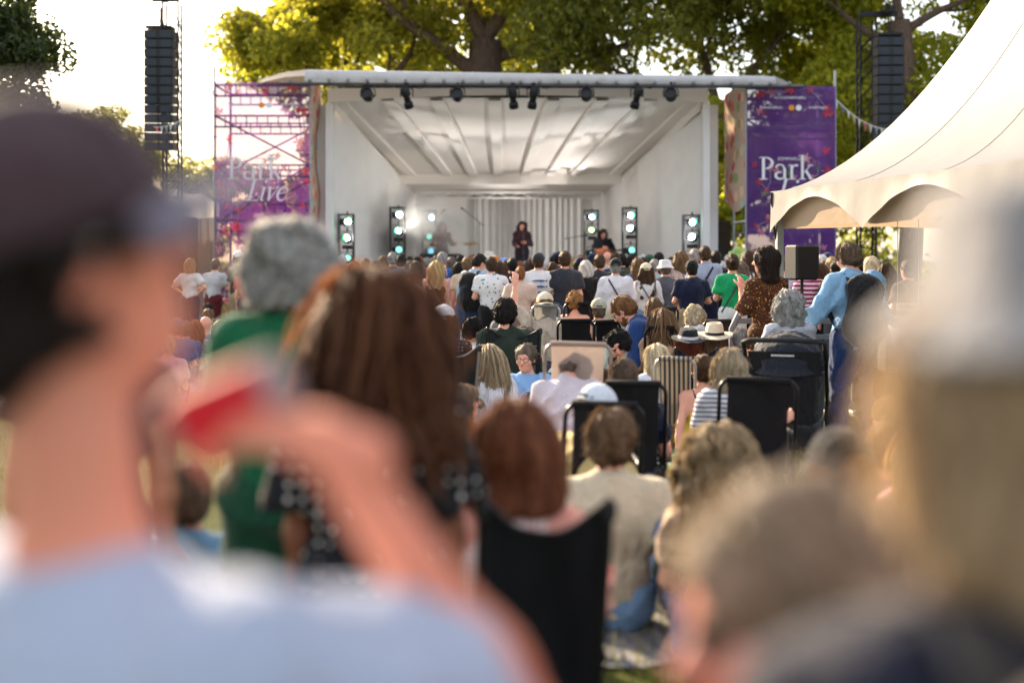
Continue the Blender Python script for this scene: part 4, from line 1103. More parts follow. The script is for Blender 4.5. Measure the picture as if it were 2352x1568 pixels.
def scaffold(px0, px1, side, Y, ytop_, label):
    """four standards, lattice decks every 2 m, diagonal braces; front at Y"""
    x0, x1 = X(px0, Y), X(px1, Y); w = x1 - x0; H = Z(ytop_, Y); D = 1.9
    r = empty('scaffold_tower', (x0, Y, 0), 0, label, 'scaffold')
    for x in (0, w):
        for y in (0, D):
            m = MB(); m.tube([(x, y, 0), (x, y, H + (.35 if (x == 0) == (side < 0) and y == 0 else .05))], .03, 8)
            z = .5
            while z < H: m.lathe([(.06, -.01), (.06, .01)], (x, y, z), 8); z += .5
            m.build('standard', M_steel, r)
    for z in [H * f for f in (.20, .44, .66, .86, .985)]:
        for y in (0, D):
            m = MB(); m.tube([(0, y, z), (w, y, z)], .024, 6); m.tube([(0, y, z - .26), (w, y, z - .26)], .024, 6)
            for k in range(1, 9): m.tube([(w * k / 9, y, z), (w * k / 9, y, z - .26)], .014, 5)
            m.build('lattice_girder', M_steel, r)
        for x in (0, w):
            m = MB(); m.tube([(x, 0, z), (x, D, z)], .024, 6); m.build('transom', M_steel, r)
    for i, (a, b) in enumerate(((.20, .44), (.44, .66), (.66, .86))):
        for y in (.06, D):
            m = MB(); p, q = ((0, y, H * b), (w, y, H * a)) if (i + (y > 1)) % 2 == 0 else ((0, y, H * a), (w, y, H * b)); m.tube([p, q], .024, 6); m.build('brace', M_steel, r)
    return r, x0, w, H
YW = 33.6
scL, xl, wl_, HL = scaffold(493, 712, -1, YW, 187, 'steel scaffold tower behind the see-through pink and violet Park Live banner')
scR, xr, wr_, HR_ = scaffold(1714, 1918, 1, YW, 196, 'steel scaffold tower behind the dark violet Park Live banner by the party tent')
def banner(x0, w, H, label, mat, lx, first):
    b = empty('banner', (x0, YW - .07, 0), 0, label, 'banner'); G = []
    for i in range(25):
        G.append([Vector((w * i / 24, .02 * math.sin(i * .9 + j * .8) * (0 < i < 24), .15 + (H - .18) * j / 12)) for j in range(13)])
    m = MB(); m.grid(G); m.build('mesh_sheet', mat, b, True)
    return b
bL = banner(xl, wl_, HL, 'pink and violet see-through Park Live banner with red flowers', M_scrimL, 0, True)
bR = banner(xr, wr_, HR_, 'dark violet Park Live banner half hidden by the party tent roof', M_scrimR, 0, False)
zz = lambda py: Z(py, YW); xx = lambda px, x0: X(px, YW) - x0
for b, x0, dx in ((bL, xl, 0), (bR, xr, 1217)):
    sz = (zz(357) - zz(410)) / .74
    lettering('Park', xx(524 + dx, x0), zz(413) - .0, sz * 1.02, 0, b, -.045, track=.93)
    lettering('Live', xx(563 + dx, x0), zz(461), sz * .98, .28, b, -.045, track=.86)
    small_text('SOMMARLUND', xx(607 + dx - (5 if dx else 0), x0), zz(369), .105, b, -.05, M_print)
    w_ = wl_ if dx == 0 else wr_
    small_text('Skånetrafiken', w_ * .27, zz(251 if dx else 245), .10, b, -.045, M_print); small_text('kraftringen', w_ * .80, zz(251 if dx else 244), .10, b, -.045, M_print)
    small_text('HUVUDPARTNERS', w_ * .48, zz(229), .09, b, -.045, M_print)
    for fx, fy in ((.50, 0), (.58, 0)):
        m = MB(); m.lathe([(.001, .001), (.07, .0)], (w_ * fx, -.045, zz(243 if dx == 0 else 249)), 12, Euler((R_(90), 0, 0)).to_matrix(), cap=False); m.build('round_print', plain(srgb(232, 150, 60), .8) if fx < .55 else M_print, b)
    small_text('W', w_ * .73, zz(602), .2, b, -.045, M_print)
    r = random.Random(5 + dx); sp = []
    for (cx, cy, n, sx_, sy_) in ((.12, 215, 4, .1, .2), (.55, 205, 5, .3, .12), (.93, 240, 3, .05, .3), (.92, 300, 4, .06, .5), (.10, 300, 4, .08, .5), (.10, 395, 3, .07, .3), (.17, 480, 7, .14, .45), (.15, 560, 7, .12, .4), (.9, 520, 4, .08, .5), (.95, 420, 3, .04, .4)):
        for k in range(max(2, n - 2)): sp.append((max(.05, min(w_ - .05, w_ * (cx + r.uniform(-sx_, sx_)))), max(.3, min((HL if dx == 0 else HR_) - .12, zz(cy) + r.uniform(-sy_, sy_))), r.uniform(.08, .17), M_redflower if r.random() < .8 else M_pinkflower))
    flower_prints(b, sp, -.035, 3 + dx)
    sp = [(w_ * (.2 + .6 * k / 9), zz(405) + r.uniform(-.45, .5), r.uniform(.08, .16), r.choice([M_greenprint, M_pinkflower, M_greenprint])) for k in range(10)]; flower_prints(b, sp, -.032, 9 + dx)
# side drapes of the towers (printed with big flowers)
M_drape = floral([srgb(196, 170, 150), srgb(214, 110, 100), srgb(190, 80, 96), srgb(140, 160, 110), srgb(226, 190, 160), srgb(170, 190, 180)], 3.2)
for name, px0, px1, Ya, Yb, ya, yb in (('banner', 714, 735, YW, YW + 2.1, 190, 500), ('banner', 1712, 1664, YW, YW + 2.1, 197, 470)):
    b = empty('banner', (X(px0, Ya), Ya, 0), 0, 'flower printed cloth on the tower side ' + ('next to the whole Park Live banner' if px0 < 1000 else 'next to the half hidden banner'), 'banner'); G = []
    for i in range(17):
        t = i / 16; Yc = lerp(Ya, Yb, t); x = lerp(X(px0, Ya), X(px1, Yb), t) - X(px0, Ya); bulge = .12 * math.sin(t * math.pi)
        G.append([Vector((x + bulge * (.5 + .5 * math.sin(j * .9)) * (1 if px0 < 1000 else -1), Yc - Ya, lerp(Z(yb + 14 * math.sin(t * 5), YW), Z(ya, YW), j / 10))) for j in range(11)])
    m = MB(); m.grid(G); m.build('cloth', M_drape, b, True)

# ------------------------------------------------------------------ loudspeaker arrays on truss towers
M_spk = plain((.018, .019, .022), .6); M_grill = plain((.035, .042, .055), .75)
def line_array(pxc, ptop, wpx, n, pitch, Y, tower_px, label, lbl2, flip):
    w = wpx / FPX * Y; p = pitch / FPX * Y; r = empty('loudspeaker_array', (X(pxc, Y), Y, Z(ptop, Y)), 0, label, 'loudspeaker')
    for i in range(n):
        a = R_(min(9, i * .5)); m = MB(); z = -p * (i + .5); R0 = Euler((a, 0, 0)).to_matrix(); m.box((0, .2 - .0 * i, z), (w, .45, p * .90), R0)
        o = m.build('cabinet', M_spk, r)
        for sx in (-1, 1):
            g = MB(); g.box((sx * w * .26, -.036, z), (w * .40, .02, p * .80), R0); g.build('grille', M_grill, o)
        g = MB(); g.box((0, -.03, z), (w * .09, .02, p * .84), R0); g.build('horn', plain((.008, .008, .01), .4), o)
    m = MB(); m.box((0, .2, .06), (w * .9, .5, .06)); m.tube([(0, .2, .06), (0, .2, .55)], .02, 6); m.tube([(-.1, .2, .08), (0, .2, .3), (.1, .2, .08)], .012, 5); m.build('hanging_frame', M_blackmetal, r)
    t = empty('truss_tower', (X(tower_px, Y), Y + .75, 0), 0, lbl2, 'truss'); H = Z(ptop, Y) + (.75 if flip < 0 else .55); hw = .19
    for sx in (-1, 1):
        for sy in (-1, 1):
            m = MB(); m.tube([(sx * hw, sy * hw, 0), (sx * hw, sy * hw, H)], .028, 6); m.build('chord', M_blackmetal, t)
    m = MB(); z = .3
    while z < H - .4:
        for sy in (-1, 1):
            m.tube([(-hw, sy * hw, z), (hw, sy * hw, z + .4)], .014, 4); m.tube([(sy * hw, -hw, z + .4), (sy * hw, hw, z)], .014, 4); m.tube([(-hw, sy * hw, z), (hw, sy * hw, z)], .012, 4)
        z += .4
    m.build('lacing', M_blackmetal, t)
    m = MB(); dxh = X(pxc, Y) - X(tower_px, Y); m.box((dxh * .5, -.35, H + .05), (abs(dxh) + .5, .14, .12)); m.box((dxh, -.45, H + .1), (.13, .9, .16)); m.tube([(dxh - .1, -.8, H + .2), (dxh + .15, .1, H + .12)], .05, 6); m.build('head_beam', M_blackmetal, t); return r, t
line_array(364, 68, 66, 13, 21.4, 34.0, 378, 'tall dark loudspeaker array hanging in front of the open sky', 'dark truss tower carrying the loudspeaker array against the sky', -1)
line_array(2046, 84, 62, 12, 22.2, 34.0, 2008, 'tall black loudspeaker array hanging in front of the bright trees', 'black truss tower carrying the loudspeaker array before the bright trees', 1)
for k, (px0, px1, pt, Yk, lb) in enumerate(((322, 434, 497, 29.5, 'large black subwoofer stack under the truss tower'), (316, 424, 506, 28.8, 'black subwoofer with steel handle in front of the stack'))):
    x0, x1 = X(px0, Yk), X(px1, Yk); H = Z(pt, Yk); r = empty('subwoofer', ((x0 + x1) / 2, Yk, 0), 0, lb, 'loudspeaker'); m = MB(); m.bbox((0, .4, H / 2), (x1 - x0, .8, H), .02); m.build('cabinet', M_spk, r)
    for z in (H * .27, H * .72): 
        m = MB(); m.box((-.03, -.005, z), ((x1 - x0) * .88, .03, H * .4)); m.build('grille', M_grill, r)
    m = MB(); m.bbox(((x1 - x0) / 2 - .03, -.02, H * .8), (.05, .06, .35), .01); m.build('handle', M_greytube, r)
# grey tarps closing the backstage at the left of the scaffold
Yg = 37.5; m = MB(); G = []
for i in range(22):
    px = lerp(300, 500, i / 21); yt = 432 + 14 * (i / 21) ** 2 * 2 + 4 * math.sin(i); G.append([Vector((X(px, Yg) - X(400, Yg), .18 * math.sin(i * 1.3 + j), lerp(0, Z(yt, Yg), j / 6))) for j in range(7)])
m.grid(G); o = m.build('backstage_tent', sheet((.66, .64, .62), .3, .7, wr=.6, wsc=1.2), None, True); o.location = (X(400, Yg), Yg, 0); tag(o, 'pale grey tarpaulin wall behind the truss tower', 'tarp')
Yg = 34.5; m = MB(); G = []
for i in range(18):
    px = lerp(425, 500, i / 17); yt = 505 - 8 * i / 17; G.append([Vector((X(px, Yg) - X(460, Yg), .1 * math.sin(i * 1.6 + j * .7), lerp(0, Z(yt, Yg), j / 6))) for j in range(7)])
m.grid(G); o = m.build('privacy_screen', sheet((.30, .26, .235), .25, .8, wr=.6, wsc=1.5), None, True); o.location = (X(460, Yg), Yg, 0); tag(o, 'brown grey cloth screen hung beside the subwoofers', 'screen')
for px, w_, lb in ((738, 40, 'beige cloth panel between the scaffold and the bandshell'), (1648, 60, 'brown wooden hut front behind the stage side steps')):
    m = MB(); Yp = 36.5; m.box((0, 0, 1.3), (w_ / FPX * Yp, .1, 2.6)); o = m.build('side_panel', cloth((.32, .27, .22) if px < 1000 else (.06, .045, .03))); o.location = (X(px, Yp), Yp, 0); tag(o, lb, 'panel')
# ------------------------------------------------------------------ trees
def m_bark(c):
    m, nt, n, l, b = _mat('bark'); v = coords(n, l, (5, 5, 1.1)); f = noise(n, l, v, 2.5, 6, .7)
    l.new(ramp(n, l, f, [(.3, mul(c, .45)), (.65, mul(c, 1.25))]), b.inputs['Base Color']); set_in(b, 'Roughness', .95); bump(n, l, b, f, .9, .12); return m
M_bark = m_bark((.13, .085, .06))
def leaf_cloud(centres, radii, n, size, seed, droop=.3, curl=.25, weights=None):
    """n leaf blades (bent quads) in clusters; more of them near the outside of each cluster"""
    r = np.random.RandomState(seed); C = np.array(centres); Rr = np.array(radii)
    pr = Rr ** 2.2 if weights is None else np.array(weights); ci = r.choice(len(C), n, p=pr / pr.sum())
    d = r.normal(size=(n, 3)); d /= np.linalg.norm(d, axis=1)[:, None]; rad = r.uniform(.25, 1, n) ** .5
    pos = C[ci] + d * (rad * Rr[ci])[:, None] * np.array([1, 1, .72])
    nrm = d * .6 + r.normal(size=(n, 3)) * .7 + np.array([0, 0, .5]); nrm /= np.linalg.norm(nrm, axis=1)[:, None]
    ax = np.cross(nrm, r.normal(size=(n, 3))); ax /= np.linalg.norm(ax, axis=1)[:, None]; sd = np.cross(nrm, ax); s = size * r.uniform(.6, 1.35, n)[:, None]
    a = pos - ax * s * .5; tip = pos + ax * s * .55 - np.array([0, 0, 1]) * s * droop; w = s * .34
    V = np.stack([a, pos + sd * w + nrm * s * curl, tip, pos - sd * w + nrm * s * curl], 1).reshape(-1, 3)
    return V, np.arange(4 * n).reshape(-1, 4), np.repeat(r.uniform(0, 1, n), 4)
def branch(mb, p, d, L, r0, depth, rng, tips, spread=.75, up=.25, kids=3):
    pts = [Vector(p)]; rr = [r0]; n = 5; d = Vector(d).normalized()
    for i in range(n):
        d = (d + Vector((rng.uniform(-.18, .18), rng.uniform(-.18, .18), rng.uniform(-.1, .16)))).normalized(); pts.append(pts[-1] + d * (L / n)); rr.append(r0 * (1 - .5 * (i + 1) / n))
    mb.tube(pts, rr, 9 if depth > 1 else 6, cap=False)
    if depth == 0: tips.append((pts[-1], L)); tips.append((pts[3], L)); return
    for k in range(kids):
        q = d.orthogonal().normalized(); q.rotate(Matrix.Rotation(k * 2 * math.pi / kids + rng.uniform(-.5, .5), 3, d)); nd = (d + q * spread * rng.uniform(.7, 1.2) + Vector((0, 0, up))).normalized()
        at_ = pts[-1] if k < kids - 1 else pts[3]
        branch(mb, at_, nd, L * rng.uniform(.62, .82), rr[-1] * .78, depth - 1, rng, tips, spread, up, kids)
def tree(label, loc, trunk_h, trunk_r, crown, n, leaf, lm, seed, limbs=(), depth=2, L0=3.2, group='trees around the stage', cats='tree', crown_pts=None):
    """crown: (cx, cy, cz, rx, ry, rz) ellipsoid in which clusters sit; limbs: extra start directions"""
    rng = random.Random(seed); r = empty('tree', loc, 0, label, cats, group); mb = MB(); tips = []
    tp = [Vector((0, 0, -.1)), Vector((0, 0, .5)), Vector((rng.uniform(-.2, .2), 0, trunk_h * .5)), Vector((rng.uniform(-.3, .3), 0, trunk_h))]
    mb.tube(tp, [trunk_r * 1.5, trunk_r * 1.08, trunk_r, trunk_r * .9], 14)
    for d, L, fr in limbs: branch(mb, tp[2].lerp(tp[3], fr), d, L, trunk_r * .45, depth, rng, tips)
    mb.build('trunk', M_bark, r, True)
    C = [p for p, L in tips]; Rr = [rng.uniform(.8, 1.5) * L0 * .36 for _ in tips]
    cx, cy, cz, rx, ry, rz = crown; nb = int(34 + rx * rz * 1.1)
    for _ in range(nb):
        while True:
            v = Vector((rng.uniform(-1, 1), rng.uniform(-1, 1), rng.uniform(-1, 1)))
            if .25 < v.length < 1: break
        C.append(Vector((cx + v.x * rx, cy + v.y * ry, cz + v.z * rz))); Rr.append(rng.uniform(.12, .25) * min(rx, rz) + .22)
    if crown_pts:
        for (x, y, z, q) in crown_pts: C.append(Vector((x, y, z))); Rr.append(q)
    V, F, rn = leaf_cloud([tuple(c) for c in C], Rr, n, leaf, seed); link('crown', np_mesh('crown', V, F, smooth=False, rnd=rn), lm, r)
    return r
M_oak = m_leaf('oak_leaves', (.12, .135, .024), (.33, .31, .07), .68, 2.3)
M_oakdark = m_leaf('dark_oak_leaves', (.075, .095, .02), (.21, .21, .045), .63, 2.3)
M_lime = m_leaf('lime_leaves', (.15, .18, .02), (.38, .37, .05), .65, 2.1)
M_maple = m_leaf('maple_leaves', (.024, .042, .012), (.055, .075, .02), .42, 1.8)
Y0 = 52.
def dirs(*a): return [((x, y, z), L, f) for x, y, z, L, f in a]
tree('great oak with thick forked trunk rising behind the middle of the stage roof', (X(1112, Y0), Y0, 0), 9.6, .68, (0, .6, 13.2, 8.2, 5.0, 4.2), 30000, .25, M_oak, 11,
     dirs((-1, -.1, .5, 5.0, .72), (-.45, .1, 1, 4.5, 1.), (.5, 0, 1, 4.5, 1.), (1, .1, .35, 5.2, .86), (.1, .6, .8, 4, 1.)))
tree('sunlit oak farther back, its leaves glowing behind the great oak trunk', (X(985, 62), 62, 0), 7.5, .4, (1., .5, 11.6, 7.5, 3.5, 3.6), 24000, .26, M_lime, 31, dirs((-.8, 0, .8, 4, 1.), (.8, .1, .8, 4, 1.)))
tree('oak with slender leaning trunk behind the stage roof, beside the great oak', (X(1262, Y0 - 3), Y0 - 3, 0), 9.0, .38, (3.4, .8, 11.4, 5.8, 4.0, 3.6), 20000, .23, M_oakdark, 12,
     dirs((.8, 0, 1, 4.4, 1.), (-.5, .1, 1, 3.6, 1.), (1, .1, .35, 4.6, .85), (.3, .6, .9, 4, 1.)))
tree('spreading oak whose crown reaches out over the scaffold with the whole banner', (X(800, Y0 + 1), Y0 + 1, 0), 6.6, .5, (-.1, .2, 9.4, 4.3, 4.2, 2.9), 19000, .22, M_oak, 13,
     dirs((-.6, 0, .8, 2.6, .9), (.8, .1, .8, 3.4, 1.), (-.2, .3, 1, 2.6, 1.)), L0=2.2)
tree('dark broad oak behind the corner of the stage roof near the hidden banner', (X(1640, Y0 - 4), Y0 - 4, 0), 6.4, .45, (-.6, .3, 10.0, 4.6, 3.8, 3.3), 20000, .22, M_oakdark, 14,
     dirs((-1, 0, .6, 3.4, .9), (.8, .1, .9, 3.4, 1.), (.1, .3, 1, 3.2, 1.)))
tree('sunlit yellow green tree with thick dark trunk behind the black loudspeaker array', (X(2088, 44), 44, 0), 9.0, .36, (.3, 1.4, 6.9, 3.6, 2.6, 4.6), 42000, .20, M_lime, 15,
     dirs((-.9, .1, .6, 2.6, .7), (.8, 0, .8, 2.6, .9), (0, .3, 1, 2.6, 1.)), crown_pts=[(-2.6, .5, 4.2, 1.2), (-2.9, .5, 5.6, 1.2), (-2.2, .3, 7, 1.3), (-3.1, .8, 3.2, 1.2), (2.4, .5, 5, 1.4)])
tree('tall bright lime tree between the dark oak and the black loudspeaker array', (X(1900, 49), 49, 0), 5., .25, (.2, .6, 7.2, 3.0, 2.4, 4.4), 26000, .2, M_lime, 35, dirs((-.5, .1, 1, 2.4, 1.), (.6, 0, .9, 2.4, 1.)), depth=1, L0=2.4)
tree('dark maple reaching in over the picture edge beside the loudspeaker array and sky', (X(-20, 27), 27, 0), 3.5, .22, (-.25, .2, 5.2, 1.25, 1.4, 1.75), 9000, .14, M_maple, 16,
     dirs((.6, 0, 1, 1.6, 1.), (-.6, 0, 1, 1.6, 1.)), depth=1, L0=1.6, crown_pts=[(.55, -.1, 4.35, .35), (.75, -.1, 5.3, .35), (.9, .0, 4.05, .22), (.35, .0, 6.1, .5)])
tree('small round tree on the skyline behind the loudspeaker array', (X(250, 62), 62, 0), 3.4, .2, (0, 0, 5.6, 1.7, 1.6, 2.6), 11000, .19, M_oak, 17, dirs((.4, 0, 1, 2, 1.), (-.4, 0, 1, 2, 1.)), depth=1, L0=2.)
tree('distant bushy tree behind the backstage tarpaulin', (X(458, 66), 66, 0), 2.6, .2, (0, 0, 3.8, 1.5, 1.4, 2.1), 8000, .2, M_oak, 18, dirs((.4, 0, 1, 2, 1.), (-.4, 0, 1, 2, 1.)), depth=1, L0=2.)
tree('bright tree seen in the gap between scaffold and bandshell', (X(742, 46), 46, 0), 2.6, .15, (0, 0, 3.6, 1.0, 1., 2.6), 9000, .17, M_lime, 19, dirs((.3, 0, 1, 1.4, 1.),), depth=1, L0=1.6)
tree('green tree seen in the gap between bandshell and the floral side cloth', (X(1645, 45), 45, 0), 2.6, .15, (0, 0, 3.9, 1.2, 1.2, 3.0), 10000, .17, M_lime, 20, dirs((.3, 0, 1, 1.4, 1.),), depth=1, L0=1.6)
tree('low tree behind the whole banner, seen through its mesh', (X(610, 58), 58, 0), 2.4, .15, (0, 0, 3.7, 2.3, 1.4, 1.6), 8000, .2, M_oak, 21, dirs((.3, 0, 1, 1.4, 1.),), depth=1, L0=1.6)
tree('shaded tree behind the half hidden banner, seen through its mesh', (X(1810, 50), 50, 0), 2.6, .2, (.4, 0, 4.4, 2.2, 1.4, 2.6), 11000, .19, M_oakdark, 22, dirs((.3, 0, 1, 1.4, 1.),), depth=1, L0=1.6)
# far dark hedge line closing the park behind everything
hp = []
for i in range(90): hp.append((random.uniform(-46, 46), 74 + random.uniform(-2, 2), random.uniform(.4, 2.2)))
V, F, rn = leaf_cloud(hp, [1.6] * len(hp), 26000, .34, 33)
tag(link('treeline', np_mesh('treeline', V, F, smooth=False, rnd=rn), M_oakdark), 'distant line of park shrubs behind the stage', 'shrubs', kind='stuff')
# ------------------------------------------------------------------ stage light towers, band gear
LENS = {'g': (.10, .95, .30), 'c': (.25, .95, .75), 'b': (.25, .75, 1.0), 'w': (.75, 1., .55)}
def light_tower(px, ptop, wpx, Y, heads, label):
    x, w, zt = X(px, Y), wpx / FPX * Y, Z(ptop, Y); r = empty('light_tower', (x, Y, .9), 0, label, 'stage lights', 'light towers on the stage'); H = zt - .9; t = .018
    m = MB()
    for sx in (-1, 1):
        for sy in (-1, 1): m.box((sx * (w / 2 - t), sy * .16, H / 2), (t * 1.6, t * 1.6, H))
    for z in (.02, H * .36, H - .02):
        for sy in (-1, 1): m.box((0, sy * .16, z), (w - 4 * t, t * 1.5, t * 1.5))
        for sx in (-1, 1): m.box((sx * (w / 2 - t), 0, z), (t * 1.5, .28, t * 1.5))
    m.build('frame', M_black, r)
    for k, (py, col, kind) in enumerate(heads):
        z = Z(py, Y) - .9; R0 = Euler((R_(80), 0, R_(-14 if k % 2 else 12))).to_matrix(); m = MB(); c = Vector((.03, -.05, z))
        m.lathe([(.001, -.16), (.09, -.15), (.12, -.06), (.12, .08), (.10, .10)], c, 14, R0); o = m.build('lamp_head', M_black, r, 40)
        m = MB(); m.lathe([(.085, .103), (.06, .115), (.001, .12)], c, 14, R0, cap=False); m.build('lens', emis(LENS[col], .55), o)
        m = MB(); m.tube([c + Vector((-.15, .05, 0)), c + Vector((-.15, .05, .17)), c + Vector((.15, .05, .17)), c + Vector((.15, .05, 0))], .012, 5)
        if kind == 'm': m.box(c + Vector((0, .05, -.21)), (.24, .2, .1)); m.tube([c + Vector((0, .05, .17)), c + Vector((0, .05, .3))], .02, 6)
        else: m.box(c + Vector((-.08, .12, -.0)), (.2, .16, .16)); m.tube([c + Vector((0, .05, .17)), c + Vector((0, .05, .26))], .02, 6)
        m.build('yoke', M_black, o)
        if kind == 'm' or k == 0:      # the moving heads throw soft beams up at the ceiling
            ld = bpy.data.lights.new('lamp_beam', 'SPOT'); ld.energy = 95 if kind == 'm' else 190; ld.spot_size = R_(140 if kind == 'm' else 90); ld.spot_blend = 1.; ld.shadow_soft_size = .03; ld.color = (.86, .95, 1.) if (col == 'b' and kind == 'm') else (1., .95, .89)
            lo = bpy.data.objects.new('lamp_beam', ld); COL.objects.link(lo); lo.parent = o; p0 = Vector((.03, -.22, z)); lo.location = p0; aim = (Vector((X(1185, 39) - x, 39.5 - Y, 4.6 - .9)) if kind == 'm' else Vector((X(1185, 43) - x, 43 - Y, 2.6 - .9))) - p0; lo.rotation_euler = aim.to_track_quat('-Z', 'Y').to_euler()
LT = [(795, 491, 37, 34.9, [(510, 'g', 'p'), (548, 'g', 'm'), (595, 'c', 'p')], 'black lamp tower nearest the scaffold with the whole banner'),
      (913, 475, 36, 37.6, [(494, 'c', 'p'), (532, 'c', 'm'), (575, 'c', 'p')], 'lamp tower half lost in stage smoke beside the wing wall'),
      (986, 483, 34, 41.0, [(500, 'c', 'p'), (545, 'c', 'p'), (578, 'b', 'p')], 'lamp tower standing directly behind the musician in smoke'),
      (1358, 482, 34, 41.0, [(499, 'b', 'p'), (530, 'w', 'm'), (581, 'b', 'p')], 'lamp tower beside the seated guitarist with yellow green lens'),
      (1446, 476, 35, 37.6, [(495, 'c', 'p'), (526, 'c', 'm'), (576, 'c', 'p')], 'lamp tower behind and beside the guitarist, before the wing wall'),
      (1587, 493, 38, 34.9, [(511, 'c', 'p'), (546, 'b', 'm'), (592, 'g', 'p')], 'black lamp tower nearest the flower printed side cloth')]
for a in LT: light_tower(*a)

def mic_stand(px, py, Y, boom, label, lean=(0, 0)):
    r = empty('microphone_stand', (X(px, Y), Y, .9), 0, label, 'stand'); H = Z(py, Y) - .9; m = MB()
    for k in range(3): a = k * 2.1 + .4; m.tube([(0, 0, .12), (.3 * math.cos(a), .3 * math.sin(a), .01)], .012, 5)
    m.tube([(0, 0, .1), (0, 0, H)], .012, 6); m.build('stand', M_black, r)
    bx, bz = boom; m = MB(); m.tube([(-bx * .35, 0, -bz * .35 + H), (bx, -.03, bz + H)], .010, 6); o = m.build('boom', M_black, r)
    m = MB(); d = Vector((bx, -.03, bz)).normalized(); p = Vector((bx, -.03, bz + H)); m.tube([p - d * .05, p + d * .1, p + d * .11, p + d * .15, p + d * .17], [.014, .018, .028, .028, .012], 8); m.build('microphone', plain((.03, .03, .035), .35, .5), r)
mic_stand(1101, 540 - 30, 39.5, (-.38, .30), 'tall boom microphone stand over the drums')
mic_stand(1306, 547, 38.6, (.36, .06), 'low boom microphone stand in front of the guitarist')
mic_stand(1003, 500, 39.6, (.12, .12), 'microphone stand behind the musician in smoke')
mic_stand(1202, 528, 37.9, (.03, .05), 'straight microphone stand in front of the singer')
# drum kit
Yd = 40.3; dk = empty('drum_kit', (X(1056, Yd), Yd, .9), .2, 'small drum kit with cymbal beside the tall microphone stand', 'drums'); M_drum = plain((.30, .42, .46), .3, .2); M_skin = plain((.72, .72, .7), .5)
def drum(c, r, h, R0, nm='drum'):
    m = MB(); m.lathe([(r * .98, -h / 2), (r, -h / 2 + .02), (r, h / 2 - .02), (r * .98, h / 2)], c, 20, R0); o = m.build(nm, M_drum, dk, 40)
    m = MB(); m.lathe([(r * .95, h / 2 + .004), (.001, h / 2 + .006)], c, 20, R0, cap=False); m.build('drum_head', M_skin, o)
    m = MB()
    for s in (-1, 1): m.tube([Vector(c) + R0 @ Vector((r * 1.02 * math.cos(2 * math.pi * k / 20), r * 1.02 * math.sin(2 * math.pi * k / 20), s * (h / 2 - .01))) for k in range(20)], .012, 5, closed=True)
    m.build('hoop', M_alu, o)
Rb = Euler((R_(90), 0, 0)).to_matrix(); drum((0, 0, .3), .28, .4, Rb, 'bass_drum'); drum((-.05, -.05, .72), .17, .24, Euler((R_(28), R_(-8), 0)).to_matrix(), 'tom'); drum((.38, .1, .45), .2, .34, Euler((R_(12), 0, 0)).to_matrix(), 'floor_tom'); drum((-.42, .15, .6), .18, .15, Matrix.Identity(3), 'snare')
for x, y, z, rr in ((.32, .1, 1.18, .24), (-.5, .1, .95, .19)):
    m = MB(); m.lathe([(.001, .03), (.04, .025), (.05, .012), (rr, -.012), (rr, -.016), (.001, .0)], (x, y, z), 24, Euler((R_(10), R_(-6), 0)).to_matrix()); m.build('cymbal', plain((.45, .33, .12), .3, .9), dk)
    m = MB(); m.tube([(x, y, 0), (x, y, z + .05)], .012, 6); 
    for k in range(3): a = k * 2.1; m.tube([(x, y, .2), (x + .22 * math.cos(a), y + .22 * math.sin(a), .01)], .01, 5)
    m.build('cymbal_stand', M_alu, dk)
# stage monitors
for px, Y_, lb in ((1000, 36.2, 'black stage monitor wedge before the musician in smoke'), (1250, 36.0, 'black stage monitor wedge beside the singer'), (1400, 36.0, 'black stage monitor wedge before the guitarist')):
    m = MB(); w = .55; m.add([(-w / 2, 0, 0), (w / 2, 0, 0), (w / 2, .45, 0), (-w / 2, .45, 0), (-w / 2, .0, .1), (w / 2, 0, .1), (w / 2, .32, .4), (-w / 2, .32, .4), (-w / 2, .45, .34), (w / 2, .45, .34)], [(0, 3, 2, 1), (0, 1, 5, 4), (4, 5, 6, 7), (7, 6, 9, 8), (8, 9, 2, 3), (1, 2, 9, 6, 5), (0, 4, 7, 8, 3)]); o = m.build('stage_monitor', M_spk); o.location = (X(px, Y_), Y_, .9); tag(o, lb, 'loudspeaker')
# smoke drifting from the side of the stage
def m_smoke():
    m, nt, n, l, b = _mat('smoke'); n.remove(b); pv = n.new('ShaderNodeVolumePrincipled'); pv.inputs['Color'].default_value = (.93, .90, .86, 1)
    v = coords(n, l); nz = noise(n, l, v, 1.0, 4, .6); r = n.new('ShaderNodeMapRange'); r.inputs['From Min'].default_value = .42; r.inputs['From Max'].default_value = .72; r.inputs['To Min'].default_value = 0; r.inputs['To Max'].default_value = 2.6
    tc = n.new('ShaderNodeTexCoord'); ln = n.new('ShaderNodeVectorMath'); ln.operation = 'LENGTH'; mp = n.new('ShaderNodeMapping'); mp.inputs['Scale'].default_value = (1 / 1.9, 1 / 1.5, 1 / 1.35); l.new(tc.outputs['Object'], mp.inputs['Vector']); l.new(mp.outputs['Vector'], ln.inputs[0])
    fo = n.new('ShaderNodeMapRange'); fo.inputs['From Min'].default_value = .35; fo.inputs['From Max'].default_value = 1.; fo.inputs['To Min'].default_value = 1; fo.inputs['To Max'].default_value = 0; l.new(ln.outputs['Value'], fo.inputs['Value'])
    mu = n.new('ShaderNodeMath'); mu.operation = 'MULTIPLY'; l.new(nz, r.inputs['Value']); l.new(r.outputs['Result'], mu.inputs[0]); l.new(fo.outputs['Result'], mu.inputs[1]); l.new(mu.outputs[0], pv.inputs['Density'])
    l.new(pv.outputs['Volume'], n['Material Output'].inputs['Volume']); return m
m = MB(); pr = [(max(.001, math.sin(math.pi * i / 10)), -math.cos(math.pi * i / 10)) for i in range(11)]; m.lathe([(a * 1.9, b_ * 1.35) for a, b_ in pr], (0, 0, 0), 20)
